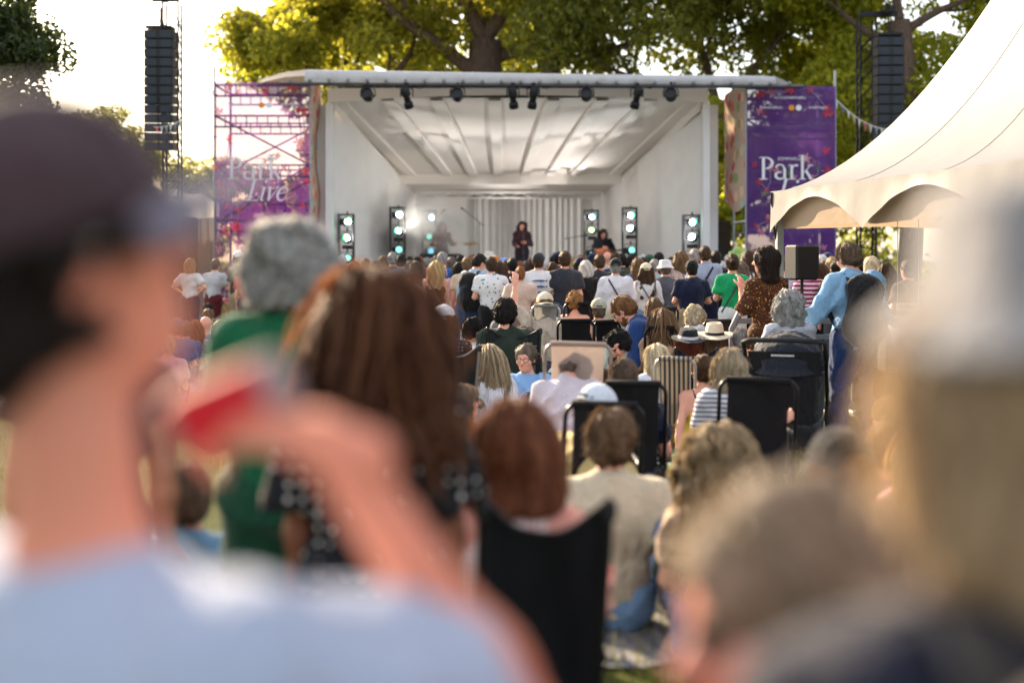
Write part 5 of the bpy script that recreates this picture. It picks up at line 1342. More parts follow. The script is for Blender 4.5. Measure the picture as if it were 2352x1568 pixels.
so_ = m.build('stage_smoke', m_smoke(), None, True); so_.location = (X(940, 38.6), 38.6, 2.35); tag(so_, 'pale smoke drifting over the musician at the side of the stage', 'smoke', kind='stuff')

# amplifiers, cases and cables on the stage
for px, Y_, w_, h_, lb in ((1040, 41.6, .6, .75, 'black amplifier cabinet behind the drum kit'), (1425, 40.2, .6, .6, 'black amplifier cabinet behind the guitarist'), (1150, 42.0, .9, .5, 'flight case at the foot of the white curtain'), (1290, 41.6, .5, .9, 'tall amplifier rack beside the curtain'), (880, 38.0, .7, .6, 'flight case by the wing wall in the smoke'), (1520, 37.0, .8, .55, 'flight case by the other wing wall')):
    r = empty('amplifier', (X(px, Y_), Y_, .9), random.uniform(-.2, .2), lb, 'amplifier'); m = MB(); m.bbox((0, 0, h_ / 2), (w_, .4, h_), .02); m.build('cabinet', M_spk, r); m = MB(); m.box((0, -.205, h_ * .45), (w_ * .88, .012, h_ * .72)); m.build('front_cloth', M_grill, r); m = MB(); m.box((0, -.206, h_ * .91), (w_ * .8, .012, h_ * .08)); m.build('control_panel', M_greytube, r)
# ------------------------------------------------------------------ pagoda tent at the right
YTn = 15.2; ex = X(1776, YTn); ez = 2.33; S_ = 6.9; th_ = R_(10.7)
M_pvc = sheet((.30, .285, .272), .12, .42, sc=.8, wr=.35, wsc=1.4); M_pvcin = sheet((.60, .45, .32), .35, .6)
e1, e2 = Vector((math.sin(th_), -math.cos(th_), 0)), Vector((math.cos(th_), math.sin(th_), 0))
tent = empty('party_tent', Vector((ex, YTn, 0)) + (e1 + e2) * S_ / 2, th_, 'big white pagoda party tent with scalloped eaves', 'tent')
def roof_h(t):
    q = t * S_ / 6.0; return .59 * q + 5.16 * q * q if q < .62 else .59 * q + 5.16 * .62 ** 2 + (q - .62) * 3.2
def roof_pt(u, v):
    """u, v in -1..1 over the square; concave sweep up to the peak"""
    return Vector((u * S_ / 2, v * S_ / 2, ez + roof_h(1 - max(abs(u), abs(v)))))
pk = ez + roof_h(1)
for fi, (ax, sg) in enumerate((('y', -1), ('x', -1), ('y', 1), ('x', 1))):
    G = []
    for i in range(31):
        d = 1 - i / 30; row = []
        for j in range(21):
            q = -1 + 2 * j / 20; u, v = (q * d, sg * d) if ax == 'y' else (sg * d, -q * d); p = roof_pt(u, v); sag = .10 * (1 - q * q) * d * (1 - d) * 4; row.append(p - Vector((0, 0, sag)))
        G.append(row)
    m = MB(); m.grid(G); m.build('roof_panel', M_pvc, tent, True)
    for j in (5, 10, 15, 20): m = MB(); m.tube([G[i][j] + Vector((0, 0, .001)) for i in range(30)], .004, 5); m.build('seam', M_pvc, tent)
    G = []; Gi = []; NV = 72
    for j in range(NV + 1):      # scalloped valance, three arches on each side
        q = -1 + 2 * j / NV; u, v = (q, sg) if ax == 'y' else (sg, -q); top_ = Vector((u * S_ / 2 * 1.006, v * S_ / 2 * 1.006, ez + .01)); f = abs(((j / NV * 3) % 1.0) - .5) * 2
        dep = .10 + .34 * f ** 1.8; wv = .007 * math.sin(j * 1.3); out = Vector((0, sg, 0)) if ax == 'y' else Vector((sg, 0, 0))
        G.append([top_, top_ + out * wv * .5 - Vector((0, 0, dep * .5)), top_ + out * (wv + .01) - Vector((0, 0, dep))])
        Gi.append([Vector((u * S_ / 2 * .985, v * S_ / 2 * .985, ez - .04)), Vector((u * S_ / 2 * .975, v * S_ / 2 * .975, ez - .36 - .03 * f))])
    m = MB(); m.grid(G); m.build('valance', M_pvc, tent, True)
    m = MB(); m.grid(Gi); m.build('lining', M_pvcin, tent, True)
for sx in (-1, 1):
    for sy in (-1, 1):
        m = MB(); m.box((sx * (S_ / 2 - .05), sy * (S_ / 2 - .05), (ez - .06) / 2), (.07, .07, ez - .06)); m.bbox((sx * (S_ / 2 - .05), sy * (S_ / 2 - .05), .01), (.2, .2, .02), .004); m.build('pole', M_alu, tent)
m = MB(); m.tube([(0, 0, pk - .15), (0, 0, pk + .25)], [.06, .03], 8); m.build('finial', M_alu, tent)
m = MB(); c = Vector((-S_ / 2 - .03, S_ / 2 - .03, ez)); m.tube([c, c + Vector((.0, .0, -.12)), c + Vector((.03, 0, -.2)), c + Vector((.02, 0, -.34)), c + Vector((.05, 0, -.5))], .012, 5); m.build('corner_cord', M_black, tent)

def bunting(pts, n, sag, seed, label, sz, Ycols=None):
    r = random.Random(seed); a, b = Vector(pts[0]), Vector(pts[1]); ro = empty('bunting', tuple(a), 0, label, 'bunting'); P = []
    for i in range(n * 2 + 1):
        t = i / (n * 2); p = (b - a) * t; p.z -= sag * 4 * t * (1 - t); P.append(p)
    m = MB(); m.tube(P, sz * .05, 5); m.build('cord', M_white, ro)
    cols = [(.75, .72, .72), srgb(214, 120, 140), (.7, .68, .7), srgb(150, 160, 190), (.75, .73, .7), srgb(200, 190, 170)]
    for i in range(n):
        p, q = P[2 * i], P[2 * i + 1]; c = (p + q) / 2; k = r.uniform(-.3, .3); w = Vector((0, k, 0)) * sz
        m = MB(); m.add([p, q, c + w - Vector((0, 0, sz)), p + Vector((0, .006, 0)), q + Vector((0, .006, 0)), c + w + Vector((0, .006, -sz))], [(0, 1, 2), (5, 4, 3)]); m.build('flag', sheet(cols[(i * 7 + seed) % 6], .4, .8), ro)
bunting((at(491, 205, 33.3), at(352, 292, 33.0)), 13, .25, 1, 'string of small flags running from the scaffold towards the loudspeaker array', .17)
bunting((at(1920, 228, 33.3), at(2075, 296, 33.0)), 12, .25, 2, 'string of small flags running from the dark banner behind the tent roof', .20)
bunting((at(2040, 748, 10.5), at(2190, 812, 9.5)), 3, .03, 3, 'string with white triangular flags in the tent entrance', .16)
# dark counter inside the tent
m = MB(); m.bbox((0, .5, .5), (2.6, .9, 1.0), .02); o = m.build('counter', cloth((.05, .045, .045))); o.location = (X(2330, 14.6), 14.6, 0); tag(o, 'dark draped counter inside the party tent', 'counter')
m = MB(); m.box((0, 0, 0), (.24, .02, .09)); o = m.build('sign', M_white); o.location = (X(2086, 14.9), 14.9, Z(705, 14.9)); tag(o, 'small white name sign hanging at the tent counter', 'sign')
tx = small_text('SCENEN', 0, -.02, .05, o, -.013, plain((.1, .1, .12), .7)); m = MB(); m.tube([(-.11, 0, .04), (-.11, 0, 2.2 - Z(705, 14.9))], .004, 4); m.tube([(.11, 0, .04), (.11, 0, 2.2 - Z(705, 14.9))], .004, 4); m.build('hanging_string', M_white, o)
# ------------------------------------------------------------------ chairs and other movable things
def rounded(w, z0, z1, r, n=5):
    """outline of a round-cornered frame, open at the bottom: list of (x, z)"""
    P = [(-w / 2, z0)]
    for k in range(n + 1): a = math.pi - k * math.pi / 2 / n; P.append((-w / 2 + r + r * math.cos(a), z1 - r + r * math.sin(a)))
    for k in range(n + 1): a = math.pi / 2 - k * math.pi / 2 / n; P.append((w / 2 - r + r * math.cos(a), z1 - r + r * math.sin(a)))
    P.append((w / 2, z0)); return P
def sling_chair(pxc, ptop, wpx, Y, label, fab, frame, face=0., tilt=.20, kind='sun', seat=.36, tube=.013, low=None, mesh_top=True):
    """folding chair seen from behind. 'sun': round-cornered tube frame with sling; 'camp': cloth quad chair with sagging top edge"""
    w = wpx / FPX * Y; zt = Z(ptop, Y); r = empty('folding_chair', (X(pxc, Y), Y, 0), face, label, 'chair', 'folding chairs in the audience'); seat = min(seat, zt - .3); px_ = pxc * .37; r.rotation_euler.x = .02 * math.sin(px_); r.rotation_euler.y = .03 * math.sin(px_ * 2.1)
    def back(x, z): return Vector((x, -(z - seat) * math.tan(tilt) + (zt - seat) * math.tan(tilt), z))     # local: top of the back at y = 0, seat further away
    if kind == 'sun':
        pts = [back(x, z) for x, z in rounded(w, seat - .10, zt, .07)]; m = MB(); m.tube(pts, tube, 8); m.build('back_frame', frame, r, True)
        m = MB(); G = []
        for i in range(13):
            t = i / 12; z = lerp(seat - .02, zt - .004, t); row = []
            for j in range(9):
                q = -1 + 2 * j / 8; iw = (w / 2 - tube * (1.1 if t < .9 else .9)) * (.84 if t < .93 else .84 + (t - .93) * .6); p = back(q * iw, z); p.y += .05 * math.sin(t * math.pi) * (1 - q * q) + .006 * math.sin(9 * t + 5 * q + px_) * (1 - abs(q)) + .004 * math.sin(17 * q + 3 * t + px_); row.append(p)
            G.append(row)
        m.grid(G); m.grid([[p + Vector((0, .004, 0)) for p in row] for row in G]); m.build('backrest', fab, r, True)
        m = MB(); m.tube([back(-w * .42, zt), back(w * .42, zt)], tube * 1.5, 8); m.build('head_roll', fab, r, True)
    else:
        m = MB(); G = []
        for i in range(13):
            t = i / 12; row = []
            for j in range(13):
                q = -1 + 2 * j / 12; z = lerp(seat - .04, zt - .10 * (1 - q * q) * (1 if low is None else low), t); p = back(q * w / 2 * lerp(.9, 1, t), z); p.y += .10 * (1 - q * q) * (.4 + .6 * math.sin(t * math.pi)) + .010 * math.sin(7 * q + 5 * t + px_) + .006 * math.sin(13 * t - 9 * q); row.append(p)
            G.append(row)
        m.grid(G); m.grid([[p + Vector((0, .006, 0)) for p in row] for row in G]); m.build('backrest', fab, r, True)
        m = MB(); m.tube([p for p in G[-1]], .007, 5); m.build('piping', frame, r, True)
        for s in (-1, 1):
            m = MB(); m.tube([back(s * w / 2 * 1.0, zt - .005), back(s * w / 2 * .93, seat - .05), (s * w * .40, .25 * 1., .02)], tube, 7); m.build('back_post', frame, r)
            m = MB(); m.bbox(back(s * w / 2, zt - .03), (.035, .03, .05), .006); m.build('corner_cap', M_black, r)
    yb = (zt - seat) * math.tan(tilt); D = .46
    m = MB(); G = [[Vector((lerp(-w * .44, w * .44, j / 8), yb + D * i / 6, seat - .045 * math.sin(math.pi * i / 6) - .03 * (1 - (j / 4 - 1) ** 2) + .03 * i / 6)) for j in range(9)] for i in range(7)]
    m.grid(G); m.grid([[p - Vector((0, 0, .005)) for p in row] for row in G]); m.build('seat', fab, r, True)
    for s in (-1, 1):
        x = s * w / 2
        m = MB(); m.tube([(x, yb + D, seat + .03), (x * 1.0, yb - .02, .015)], tube, 7); m.build('leg', frame, r); m = MB(); m.tube([(x * .95, yb - .05, seat + .02), (x * .95, yb + D, .015)], tube, 7); m.build('leg', frame, r)
        za = seat + .20; m = MB(); yb2 = back(0, za).y
        m.tube([(x, yb2, za), (x * 1.03, yb2 + .2, za + .01), (x, yb + D * .95, za)], tube * 1.15, 7); m.build('armrest', frame if kind == 'sun' else fab, r, True); m = MB(); m.tube([(x, yb + D * .9, za), (x, yb + D * .6, seat - .05)], tube * .8, 6); m.build('armrest_strut', frame, r)
    m = MB(); m.tube([(-w / 2, yb + D, seat + .02), (w / 2, yb + D, seat + .02)], tube, 7); m.build('cross_bar', frame, r); m = MB(); m.tube([(-w / 2, yb - .02, .018), (w / 2, yb - .02, .018)], tube, 7); m.build('cross_bar', frame, r)
    return r
F_black = sheet((.007, .007, .009), .04, .85, wr=.3); F_blackmesh = sheet((.008, .0075, .009), .05, .8, .93); F_navy = sheet((.014, .02, .05), .06, .85); F_dkgreen = sheet((.010, .015, .016), .05, .85)
F_beige = sheet((.46, .38, .34), .4, .8, .80); F_greymesh = sheet((.36, .35, .33), .4, .8, .72); F_brown = sheet((.05, .038, .035), .1, .8); F_grey = sheet((.06, .06, .065), .1, .8)
def m_strip():
    m, nt, n, l, b = _mat('striped_webbing'); tc = n.new('ShaderNodeTexCoord'); sp = n.new('ShaderNodeSeparateXYZ'); l.new(tc.outputs['Object'], sp.inputs[0])
    q = n.new('ShaderNodeMath'); q.operation = 'DIVIDE'; q.inputs[1].default_value = .036; l.new(sp.outputs['X'], q.inputs[0]); fr = n.new('ShaderNodeMath'); fr.operation = 'FRACT'; l.new(q.outputs[0], fr.inputs[0])
    g = n.new('ShaderNodeMath'); g.operation = 'GREATER_THAN'; g.inputs[1].default_value = .5; l.new(fr.outputs[0], g.inputs[0]); col = mixc(n, l, g.outputs[0], (.55, .48, .38), (.10, .095, .10)); l.new(col, b.inputs['Base Color']); set_in(b, 'Roughness', .85)
    t = n.new('ShaderNodeBsdfTranslucent'); l.new(col, t.inputs['Color']); mx = n.new('ShaderNodeMixShader'); mx.inputs['Fac'].default_value = .3; l.new(b.outputs['BSDF'], mx.inputs[1]); l.new(t.outputs['BSDF'], mx.inputs[2]); l.new(mx.outputs['Shader'], n['Material Output'].inputs['Surface']); return m
F_strip = m_strip(); F_multi = stripes((.05, .12, .4), (.5, .4, .1), .07, .5, 'Z'); T_grey = plain((.30, .27, .26), .35, .5); T_light = plain((.62, .58, .54), .35, .4); T_black = plain((.012, .012, .014), .35, .4)
CH = [
    (1320, 930 - 2, 178, 7.3, 'black folding sun chair between the beige shirt man and the beige chair', F_blackmesh, T_black, .0, .22, 'sun', 57),
    (1451, 880, 150, 8.6, 'tall black folding chair with a navy shirted sitter beside the yellow dress', F_blackmesh, T_black, -.05, .20, 'sun', 0),
    (1733, 872, 176, 8.6, 'large black folding sun chair in front of the stroller', F_blackmesh, T_black, -.08, .16, 'sun', 0),
    (1321, 790, 152, 9.6, 'beige mesh recliner chair with rounded tube frame', F_beige, T_grey, .03, .22, 'sun', 0),
    (1548, 823, 92, 10.9, 'grey and cream striped webbing chair', F_strip, T_light, -.15, .42, 'sun', 0),
    (1601, 797, 98, 12.4, 'navy cloth camping chair behind the two hat wearers', F_navy, T_black, 0., .16, 'camp', 0),
    (1247, 702, 66, 15.6, 'pale framed grey mesh deck chair under the cream cap', F_greymesh, T_light, .1, .24, 'sun', 0),
    (1320, 697, 62, 16.3, 'black folding chair under the strawberry blond sitter', F_blackmesh, T_black, -.1, .18, 'sun', 0),
    (1322, 736, 84, 14.2, 'wide empty black folding chair below the strawberry blond sitter', F_black, T_black, -.05, .18, 'sun', 0),
    (1398, 738, 62, 14.4, 'square black folding chair beside the bending man in navy', F_black, T_black, .05, .14, 'sun', 0),
    (1520, 752, 74, 13.4, 'black folding chair of the straight haired woman', F_black, T_black, -.05, .15, 'sun', 0),
    (1542, 707, 50, 16.6, 'dark brown folding chair before the blond toddler', F_brown, T_black, .3, .2, 'sun', 0),
    (1655, 737, 70, 14.8, 'brown mesh folding chair behind the panama hat', F_brown, T_black, 0., .2, 'sun', 0),
    (1176, 752, 124, 12.6, 'black cloth camping chair holding the dark haired man', F_dkgreen, T_black, 0., .12, 'camp', 0),
    (1045, 790, 100, 10.6, 'black camping chair of the woman in the white cap', F_dkgreen, T_grey, .25, .2, 'camp', 0),
    (1078, 741, 44, 14.6, 'blue and yellow striped beach chair behind the bald man', F_multi, T_light, .2, .2, 'sun', 0),
    (2052, 830, 120, 12.2, 'dark grey camping chair behind the man in jeans', F_grey, T_black, -.3, .25, 'camp', 0),
    (1232, 1143, 296, 3.5, 'black cloth camping chair holding the red haired woman', F_black, T_black, .05, .14, 'camp', 0),
    (1560, 1080, 110, 6.9, 'low black and blue folding chair behind the curly blond hair', F_navy, T_black, -.6, .3, 'camp', 0),
]
for c in CH: sling_chair(c[0] + (57 if c[10] else 0), c[1], c[2], c[3], c[4], c[5], c[6], c[7], c[8], c[9], seat={3.5: .42}.get(c[3], .34), tube=.0125)

# stroller
Ys = 10.6; st = empty('stroller', (X(1800, Ys), Ys, 0), R_(-18), 'black stroller with folded hood and long handle bar', 'stroller'); M_hood = cloth((.011, .011, .014), .8); M_hood2 = cloth((.018, .021, .032), .8)
m = MB(); hz = Z(783, Ys); m.tube([(-.30, .12, hz - .14), (-.30, -.02, hz - .01), (-.24, -.06, hz + .005), (0, -.075, hz + .01), (.24, -.06, hz + .005), (.30, -.02, hz - .01), (.30, .12, hz - .14)], .019, 8); m.build('handle_bar', plain((.016, .016, .018), .8), st, True)
for s in (-1, 1):
    m = MB(); m.tube([(s * .30, .12, hz - .14), (s * .28, .40, .45), (s * .26, .72, .10)], .014, 7); m.build('frame_tube', T_black, st); m = MB(); m.tube([(s * .28, .35, .5), (s * .29, .06, .12)], .014, 7); m.build('frame_tube', T_black, st)
G = []      # hood, a ribbed half dome
for i in range(13):
    a = -.15 + i / 12 * 1.75; row = []
    for j in range(17):
        b_ = math.pi * j / 16; R0 = .30 + .012 * math.cos(i * 2.1); row.append(Vector((-R0 * math.cos(b_) * .95, .28 + R0 * math.sin(b_) * -math.cos(a) * 1.05, hz - .22 + R0 * math.sin(b_) * math.sin(a) * .92)))
    G.append(row)
m = MB(); m.grid(G); m.build('hood', M_hood2, st, True)
m = MB(); G2 = [[Vector((lerp(-.27, .27, j / 10), .02 - .05 * math.sin(math.pi * j / 10) + .02 * i, hz - .08 - i * .05)) for j in range(11)] for i in range(5)]; m.grid(G2); m.grid([[p + Vector((0, .012, 0)) for p in r] for r in G2]); m.build('parent_pouch', M_hood, st, True)
m = MB(); m.box((.0, -.058, hz - .105), (.17, .004, .012)); m.build('print_strip', plain((.5, .5, .52), .6), st)
m = MB(); G = []
for i in range(8):
    t = i / 7; w = lerp(.27, .24, t); y0 = lerp(.02, .10, t); G.append([Vector((-w, .5, lerp(hz - .26, .42, t))), Vector((-w, y0 + .05, lerp(hz - .26, .40, t))), Vector((-w * .8, y0, lerp(hz - .26, .38, t))), Vector((w * .8, y0, lerp(hz - .26, .38, t))), Vector((w, y0 + .05, lerp(hz - .26, .40, t))), Vector((w, .5, lerp(hz - .26, .42, t)))])
m.grid(G); m.build('seat_shell', M_hood, st, True)
m = MB(); m.bbox((0, .30, .28), (.46, .42, .2), .04); m.build('basket', M_hood, st, True)
for s, y, rr in ((-1, .06, .15), (1, .06, .15), (-1, .74, .11), (1, .74, .11)):
    Rw = Euler((0, R_(90), 0)).to_matrix(); w = empty('wheel', (0, 0, 0)); w.parent = st; c = Vector((s * .31, y, rr))
    m = MB(); m.tube([c + Rw @ Vector((rr * .9 * math.cos(2 * math.pi * k / 24), rr * .9 * math.sin(2 * math.pi * k / 24), 0)) for k in range(24)], rr * .12, 7, closed=True); m.build('tyre', plain((.02, .02, .022), .85), w, True)
    m = MB(); m.tube([c + Rw @ Vector((rr * .76 * math.cos(2 * math.pi * k / 24), rr * .76 * math.sin(2 * math.pi * k / 24), 0)) for k in range(24)], rr * .05, 6, closed=True)
    for k in range(5): a = k * 2 * math.pi / 5; m.tube([c, c + Rw @ Vector((rr * .76 * math.cos(a), rr * .76 * math.sin(a), 0))], .008, 5)
    m.build('rim', M_greytube, w)

# small loudspeaker on a pole stand
Yp = 16.2; sp = empty('loudspeaker', (X(1842, Yp), Yp, 0), R_(18), 'black loudspeaker on a pole stand beside the floral dress', 'loudspeaker'); zt = Z(563, Yp); zb = Z(643, Yp); m = MB(); m.bbox((0, 0, (zt + zb) / 2), (.30, .28, zt - zb), .02); m.build('cabinet', M_spk, sp)
m = MB(); m.box((0, -.145, (zt + zb) / 2), (.26, .012, (zt - zb) * .9)); m.build('grille', plain((.012, .012, .013), .8), sp)
m = MB(); m.tube([(0, 0, zb), (0, 0, .9)], .019, 8); m.tube([(0, 0, 1.0), (0, 0, .45)], .024, 8); m.build('pole', T_black, sp)
for k in range(3):
    a = k * 2.094 + .4; m = MB(); m.tube([(0, 0, .85), (.55 * math.cos(a), .55 * math.sin(a), .015)], .014, 6); m.tube([(0, 0, .5), (.28 * math.cos(a), .28 * math.sin(a), .43)], .009, 5); m.build('leg', T_black, sp)
m = MB(); m.tube([(-.16, -.05, zb + .02), (-.27, -.05, zb - .02), (-.28, -.05, zb - .2), (-.2, -.05, zb - .42), (-.02, -.02, .8)], .008, 6); m.build('cable', plain((.02, .04, .12), .5), sp)

# grey plastic barriers
def barrier(px0, px1, py, Y, label, face=0., end=1):
    x0, x1 = X(px0, Y), X(px1, Y); w = x1 - x0; H = Z(py, Y); r = empty('barrier', (x0, Y, 0), face, label, 'barrier', 'grey plastic barriers beside the sound desk'); Mg = plain((.16, .18, .20), .55); d = .05
    m = MB(); m.tube([(0, 0, .05), (0, 0, H * .80), (.10, 0, H - .03), (.18, 0, H), (w - .18, 0, H), (w - .1, 0, H - .03), (w, 0, H * .8), (w, 0, .05)], .034, 8); m.build('outer_frame', Mg, r, True)
    for z in (H * .72, H * .86): m = MB(); m.box((w / 2, 0, z), (w - .04, d, .05)); m.build('rail', Mg, r)
    k = max(2, int(w / .19))
    for i in range(1, k): m = MB(); m.bbox((w * i / k, 0, H * .38), (.055, d * .8, H * .64), .012); m.build('upright', Mg, r)
    m = MB(); m.box((w / 2, 0, .12), (w - .04, d, .08)); m.build('rail', Mg, r)
    for x in (.2, w - .2): m = MB(); m.bbox((x, 0, .03), (.08, .5, .06), .015); m.build('foot', Mg, r)
barrier(1682, 1860, 697, 13.6, 'grey plastic barrier the woman in the floral dress leans on'); barrier(1868, 2010, 702, 14.6, 'grey plastic barrier behind the striped grey haired woman', .05)
# steel crowd barrier in front of the banner
def steel_barrier(px0, px1, py, Y, label):
    x0, x1 = X(px0, Y), X(px1, Y); w = x1 - x0; H = Z(py, Y); r = empty('crowd_barrier', (x0, Y, 0), 0, label, 'barrier'); m = MB(); m.tube([(0, 0, .12), (0, 0, H - .08), (.08, 0, H), (w - .08, 0, H), (w, 0, H - .08), (w, 0, .12)], .02, 8); m.tube([(0, 0, .2), (w, 0, .2)], .018, 6); m.build('frame', M_alu, r, True)
    n = int(w / .12)
    for i in range(1, n): m = MB(); m.tube([(w * i / n, 0, .2), (w * i / n, 0, H)], .007, 5); m.build('bar', M_alu, r)
    for x in (.25, w - .25): m = MB(); m.tube([(x, -.28, .02), (x, -.2, .12), (x, .2, .12), (x, .28, .02)], .016, 6); m.build('foot', M_alu, r)
steel_barrier(470, 640, 648, 27.4, 'steel crowd barrier the man in the white shirt leans on')

# bottle, can, bags, blankets on the grass
def bottle(px, py, Y, c, label):
    H = .20; r = empty('bottle', (X(px, Y), Y, max(0, Z(py, Y) - .24)), 0, label, 'bottle'); m = MB(); m.lathe([(.034, 0), (.036, .01), (.036, .13), (.03, .155), (.018, .17), (.018, .185)], (0, 0, 0), 16); m.build('flask', plain(c, .3), r, 40)
    m = MB(); m.lathe([(.022, .185), (.022, .21), (.018, .214)], (0, 0, 0), 12); m.tube([(-.016, 0, .212), (-.016, 0, .232), (0, 0, .242), (.016, 0, .232), (.016, 0, .212)], .005, 6); m.build('cap_loop', plain(mul(c, .8), .4), r)
bottle(1553, 1032, 7.8, (.015, .22, .12), 'green drinking bottle with loop cap in front of the yellow dress')
m = MB(); m.lathe([(.028, 0), (.033, .008), (.033, .105), (.027, .118), (.026, .116), (.001, .114)], (0, 0, 0), 16); o = m.build('drink_can', plain((.25, .42, .20), .3, .5), None, 40); o.location = (X(1549, 7.4), 7.4, max(0, Z(1062, 7.4) - .12)); tag(o, 'pale green drink can beside the green bottle', 'can')
m = MB(); Yc = 7.3; m.bbox((0, 0, -.1), (.36, .28, .3), .04); o = m.build('picnic_box', plain((.015, .015, .018), .5)); o.location = (X(1585, Yc), Yc, max(.05, Z(1078, Yc) / 2)); tag(o, 'black picnic box with bottle and can on its lid', 'box')
def soft_bag(px, py, Y, size, c, label, tag_='bag', name='tote_bag', handles=True):
    S = SDF(); w, d, h = size; S.cone((-w * .3, 0, h * .45), (w * .3, 0, h * .45), h * .45, h * .42, 0, .08, fl=((0, 1, 0), d / h)); S.cone((-w * .25, 0, h * .15), (w * .25, 0, h * .15), h * .25, h * .25, 0, .08, fl=((0, 1, 0), min(1., d / h * 1.4))); S.dsp = folds(.012, 16, int(px)); V, F, L = S.mesh(.015)
    o = empty(name, (X(px, Y), Y, 0), 0, label, tag_); link('bag_body', np_mesh('bag_body', V, F), cloth(c), o)
    if handles:
        m = MB(); m.tube([(-.08, -.03, h * .8), (-.07, -.05, h * 1.15), (.0, -.06, h * 1.25), (.07, -.05, h * 1.15), (.08, -.03, h * .8)], .009, 6); m.build('handle', cloth(mul(c, .85)), o)
soft_bag(1800, 1130, 7.6, (.38, .2, .26), (.62, .60, .56), 'white canvas tote bag on the grass behind the black chair'); soft_bag(1925, 955, 12.2, (.36, .22, .3), (.10, .11, .13), 'dark grey rucksack lying by the jeans man', 'bag', 'rucksack'); soft_bag(1300, 1010, 9.0, (.4, .3, .2), (.035, .045, .035), 'dark green bundle under the beige chair', 'bag', 'bundle', False)
soft_bag(1215, 905, 12.0, (.34, .2, .24), (.03, .03, .035), 'black bag before the woman with glasses', 'bag', 'shoulder_bag')
def blanket(px, py, Y, w, d, c1, c2, label, rz=0.):
    m = MB(); G = [[Vector((lerp(-w / 2, w / 2, i / 14), lerp(-d / 2, d / 2, j / 10), .012 + .01 * math.sin(i * 1.7 + j * 1.1) + .006 * math.sin(j * 2.3))) for j in range(11)] for i in range(15)]; m.grid(G); o = m.build('picnic_blanket', check(c1, c2, .09), None, True); o.location = (X(px, Y), Y, .004); o.rotation_euler = (0, 0, rz); tag(o, label, 'blanket')
blanket(1210, 0, 11.9, 2.2, 1.7, (.30, .26, .25), (.25, .07, .08), 'red and white checked blanket under the glasses woman', .3); blanket(1600, 0, 6.3, 1.5, 1.2, (.22, .21, .2), (.07, .08, .15), 'blue checked blanket under the curly blond hair', .2)
blanket(470, 0, 18.5, 3.6, 2.6, (.07, .09, .14), (.2, .2, .22), 'blue grey blanket under the people sitting before the scaffold', .1); blanket(1980, 0, 8.3, 1.9, 1.6, (.26, .2, .21), (.18, .07, .12), 'pink checked blanket under the hooded child', -.2)
# green flower balloon on a stick over the far crowd
Yf = 24.0; fb = empty('flower_balloon', (X(1697, Yf), Yf, 0), 0, 'pale green flower shaped balloon held over the crowd', 'balloon'); S = SDF(); c0 = np.array([0, 0, Z(592, Yf)])
for k in range(7): a = k * 2 * math.pi / 7; S.ell(c0 + np.array([.13 * math.cos(a), 0, .13 * math.sin(a)]), (.065, .05, .065), None, 0, .02)
S.ell(c0, (.08, .07, .08), None, 0, .02); V, F, L = S.mesh(.014); link('flower', np_mesh('flower', V, F), sheet((.45, .62, .25), .45, .35), fb); m = MB(); m.tube([(0, 0, .9), (0, 0, c0[2])], .006, 5); m.build('stick', M_white, fb)
Yf = 25.; m = MB(); zc = Z(609, Yf); m.lathe([(max(.001, .13 * math.sin(math.pi * i / 12)), -.13 * math.cos(math.pi * i / 12)) for i in range(13)], (0, 0, zc), 16); m.tube([(0, 0, zc - .13), (.02, 0, zc - .5), (0, 0, 1.)], .003, 4); o = m.build('balloon', plain((.02, .25, .8), .2), None, True); o.location = (X(1157, Yf), Yf, 0); tag(o, 'shiny blue balloon among the heads below the singer', 'balloon')
# ------------------------------------------------------------------ people standing before the stage, performers, people sitting at the left
HC = {'dark': (.016, .011, .009), 'black': (.008, .007, .007), 'brown': (.055, .030, .016), 'lbrown': (.14, .085, .045), 'blond': (.36, .25, .12), 'pale': (.50, .42, .30), 'grey': (.24, .23, .22), 'white': (.55, .54, .52), 'silver': (.42, .42, .40), 'ginger': (.22, .085, .03), 'gbrown': (.12, .095, .075), 'red': (.13, .035, .018)}
CC = {'white': srgb(225, 224, 224), 'offwhite': srgb(214, 206, 194), 'black': srgb(26, 26, 29), 'charcoal': srgb(50, 52, 60), 'navy': srgb(24, 30, 56), 'blue': srgb(40, 84, 140), 'lblue': srgb(160, 186, 206), 'pblue': srgb(168, 180, 208), 'teal': srgb(40, 128, 150), 'turq': srgb(40, 130, 165), 'denim': srgb(66, 100, 140), 'ldenim': srgb(120, 152, 186), 'ddenim': srgb(36, 50, 82), 'beige': srgb(200, 186, 164), 'tan': srgb(178, 150, 124), 'brown': srgb(86, 62, 48), 'rust': srgb(104, 58, 48), 'maroon': srgb(92, 30, 40), 'red': srgb(176, 26, 44), 'pink': srgb(214, 160, 166), 'lilac': srgb(190, 182, 200), 'grey': srgb(124, 126, 132), 'lgrey': srgb(186, 188, 192), 'dgrey': srgb(72, 74, 80), 'khaki': srgb(150, 134, 108), 'olive': srgb(66, 72, 52), 'green': srgb(30, 160, 100), 'mint': srgb(186, 206, 192), 'purple': srgb(60, 38, 58), 'royal': srgb(30, 70, 170), 'yellow': srgb(214, 190, 80)}
FC = 'standing audience before the stage'
def hat_of(kind, col):
    m = cloth(CC[col] if isinstance(col, str) else col)
    return {'cap': lambda r, J: cap_hat(r, J, m), 'bucket': lambda r, J: bucket_hat(r, J, m), 'capback': lambda r, J: cap_hat(r, J, m, rot=math.pi)}[kind]
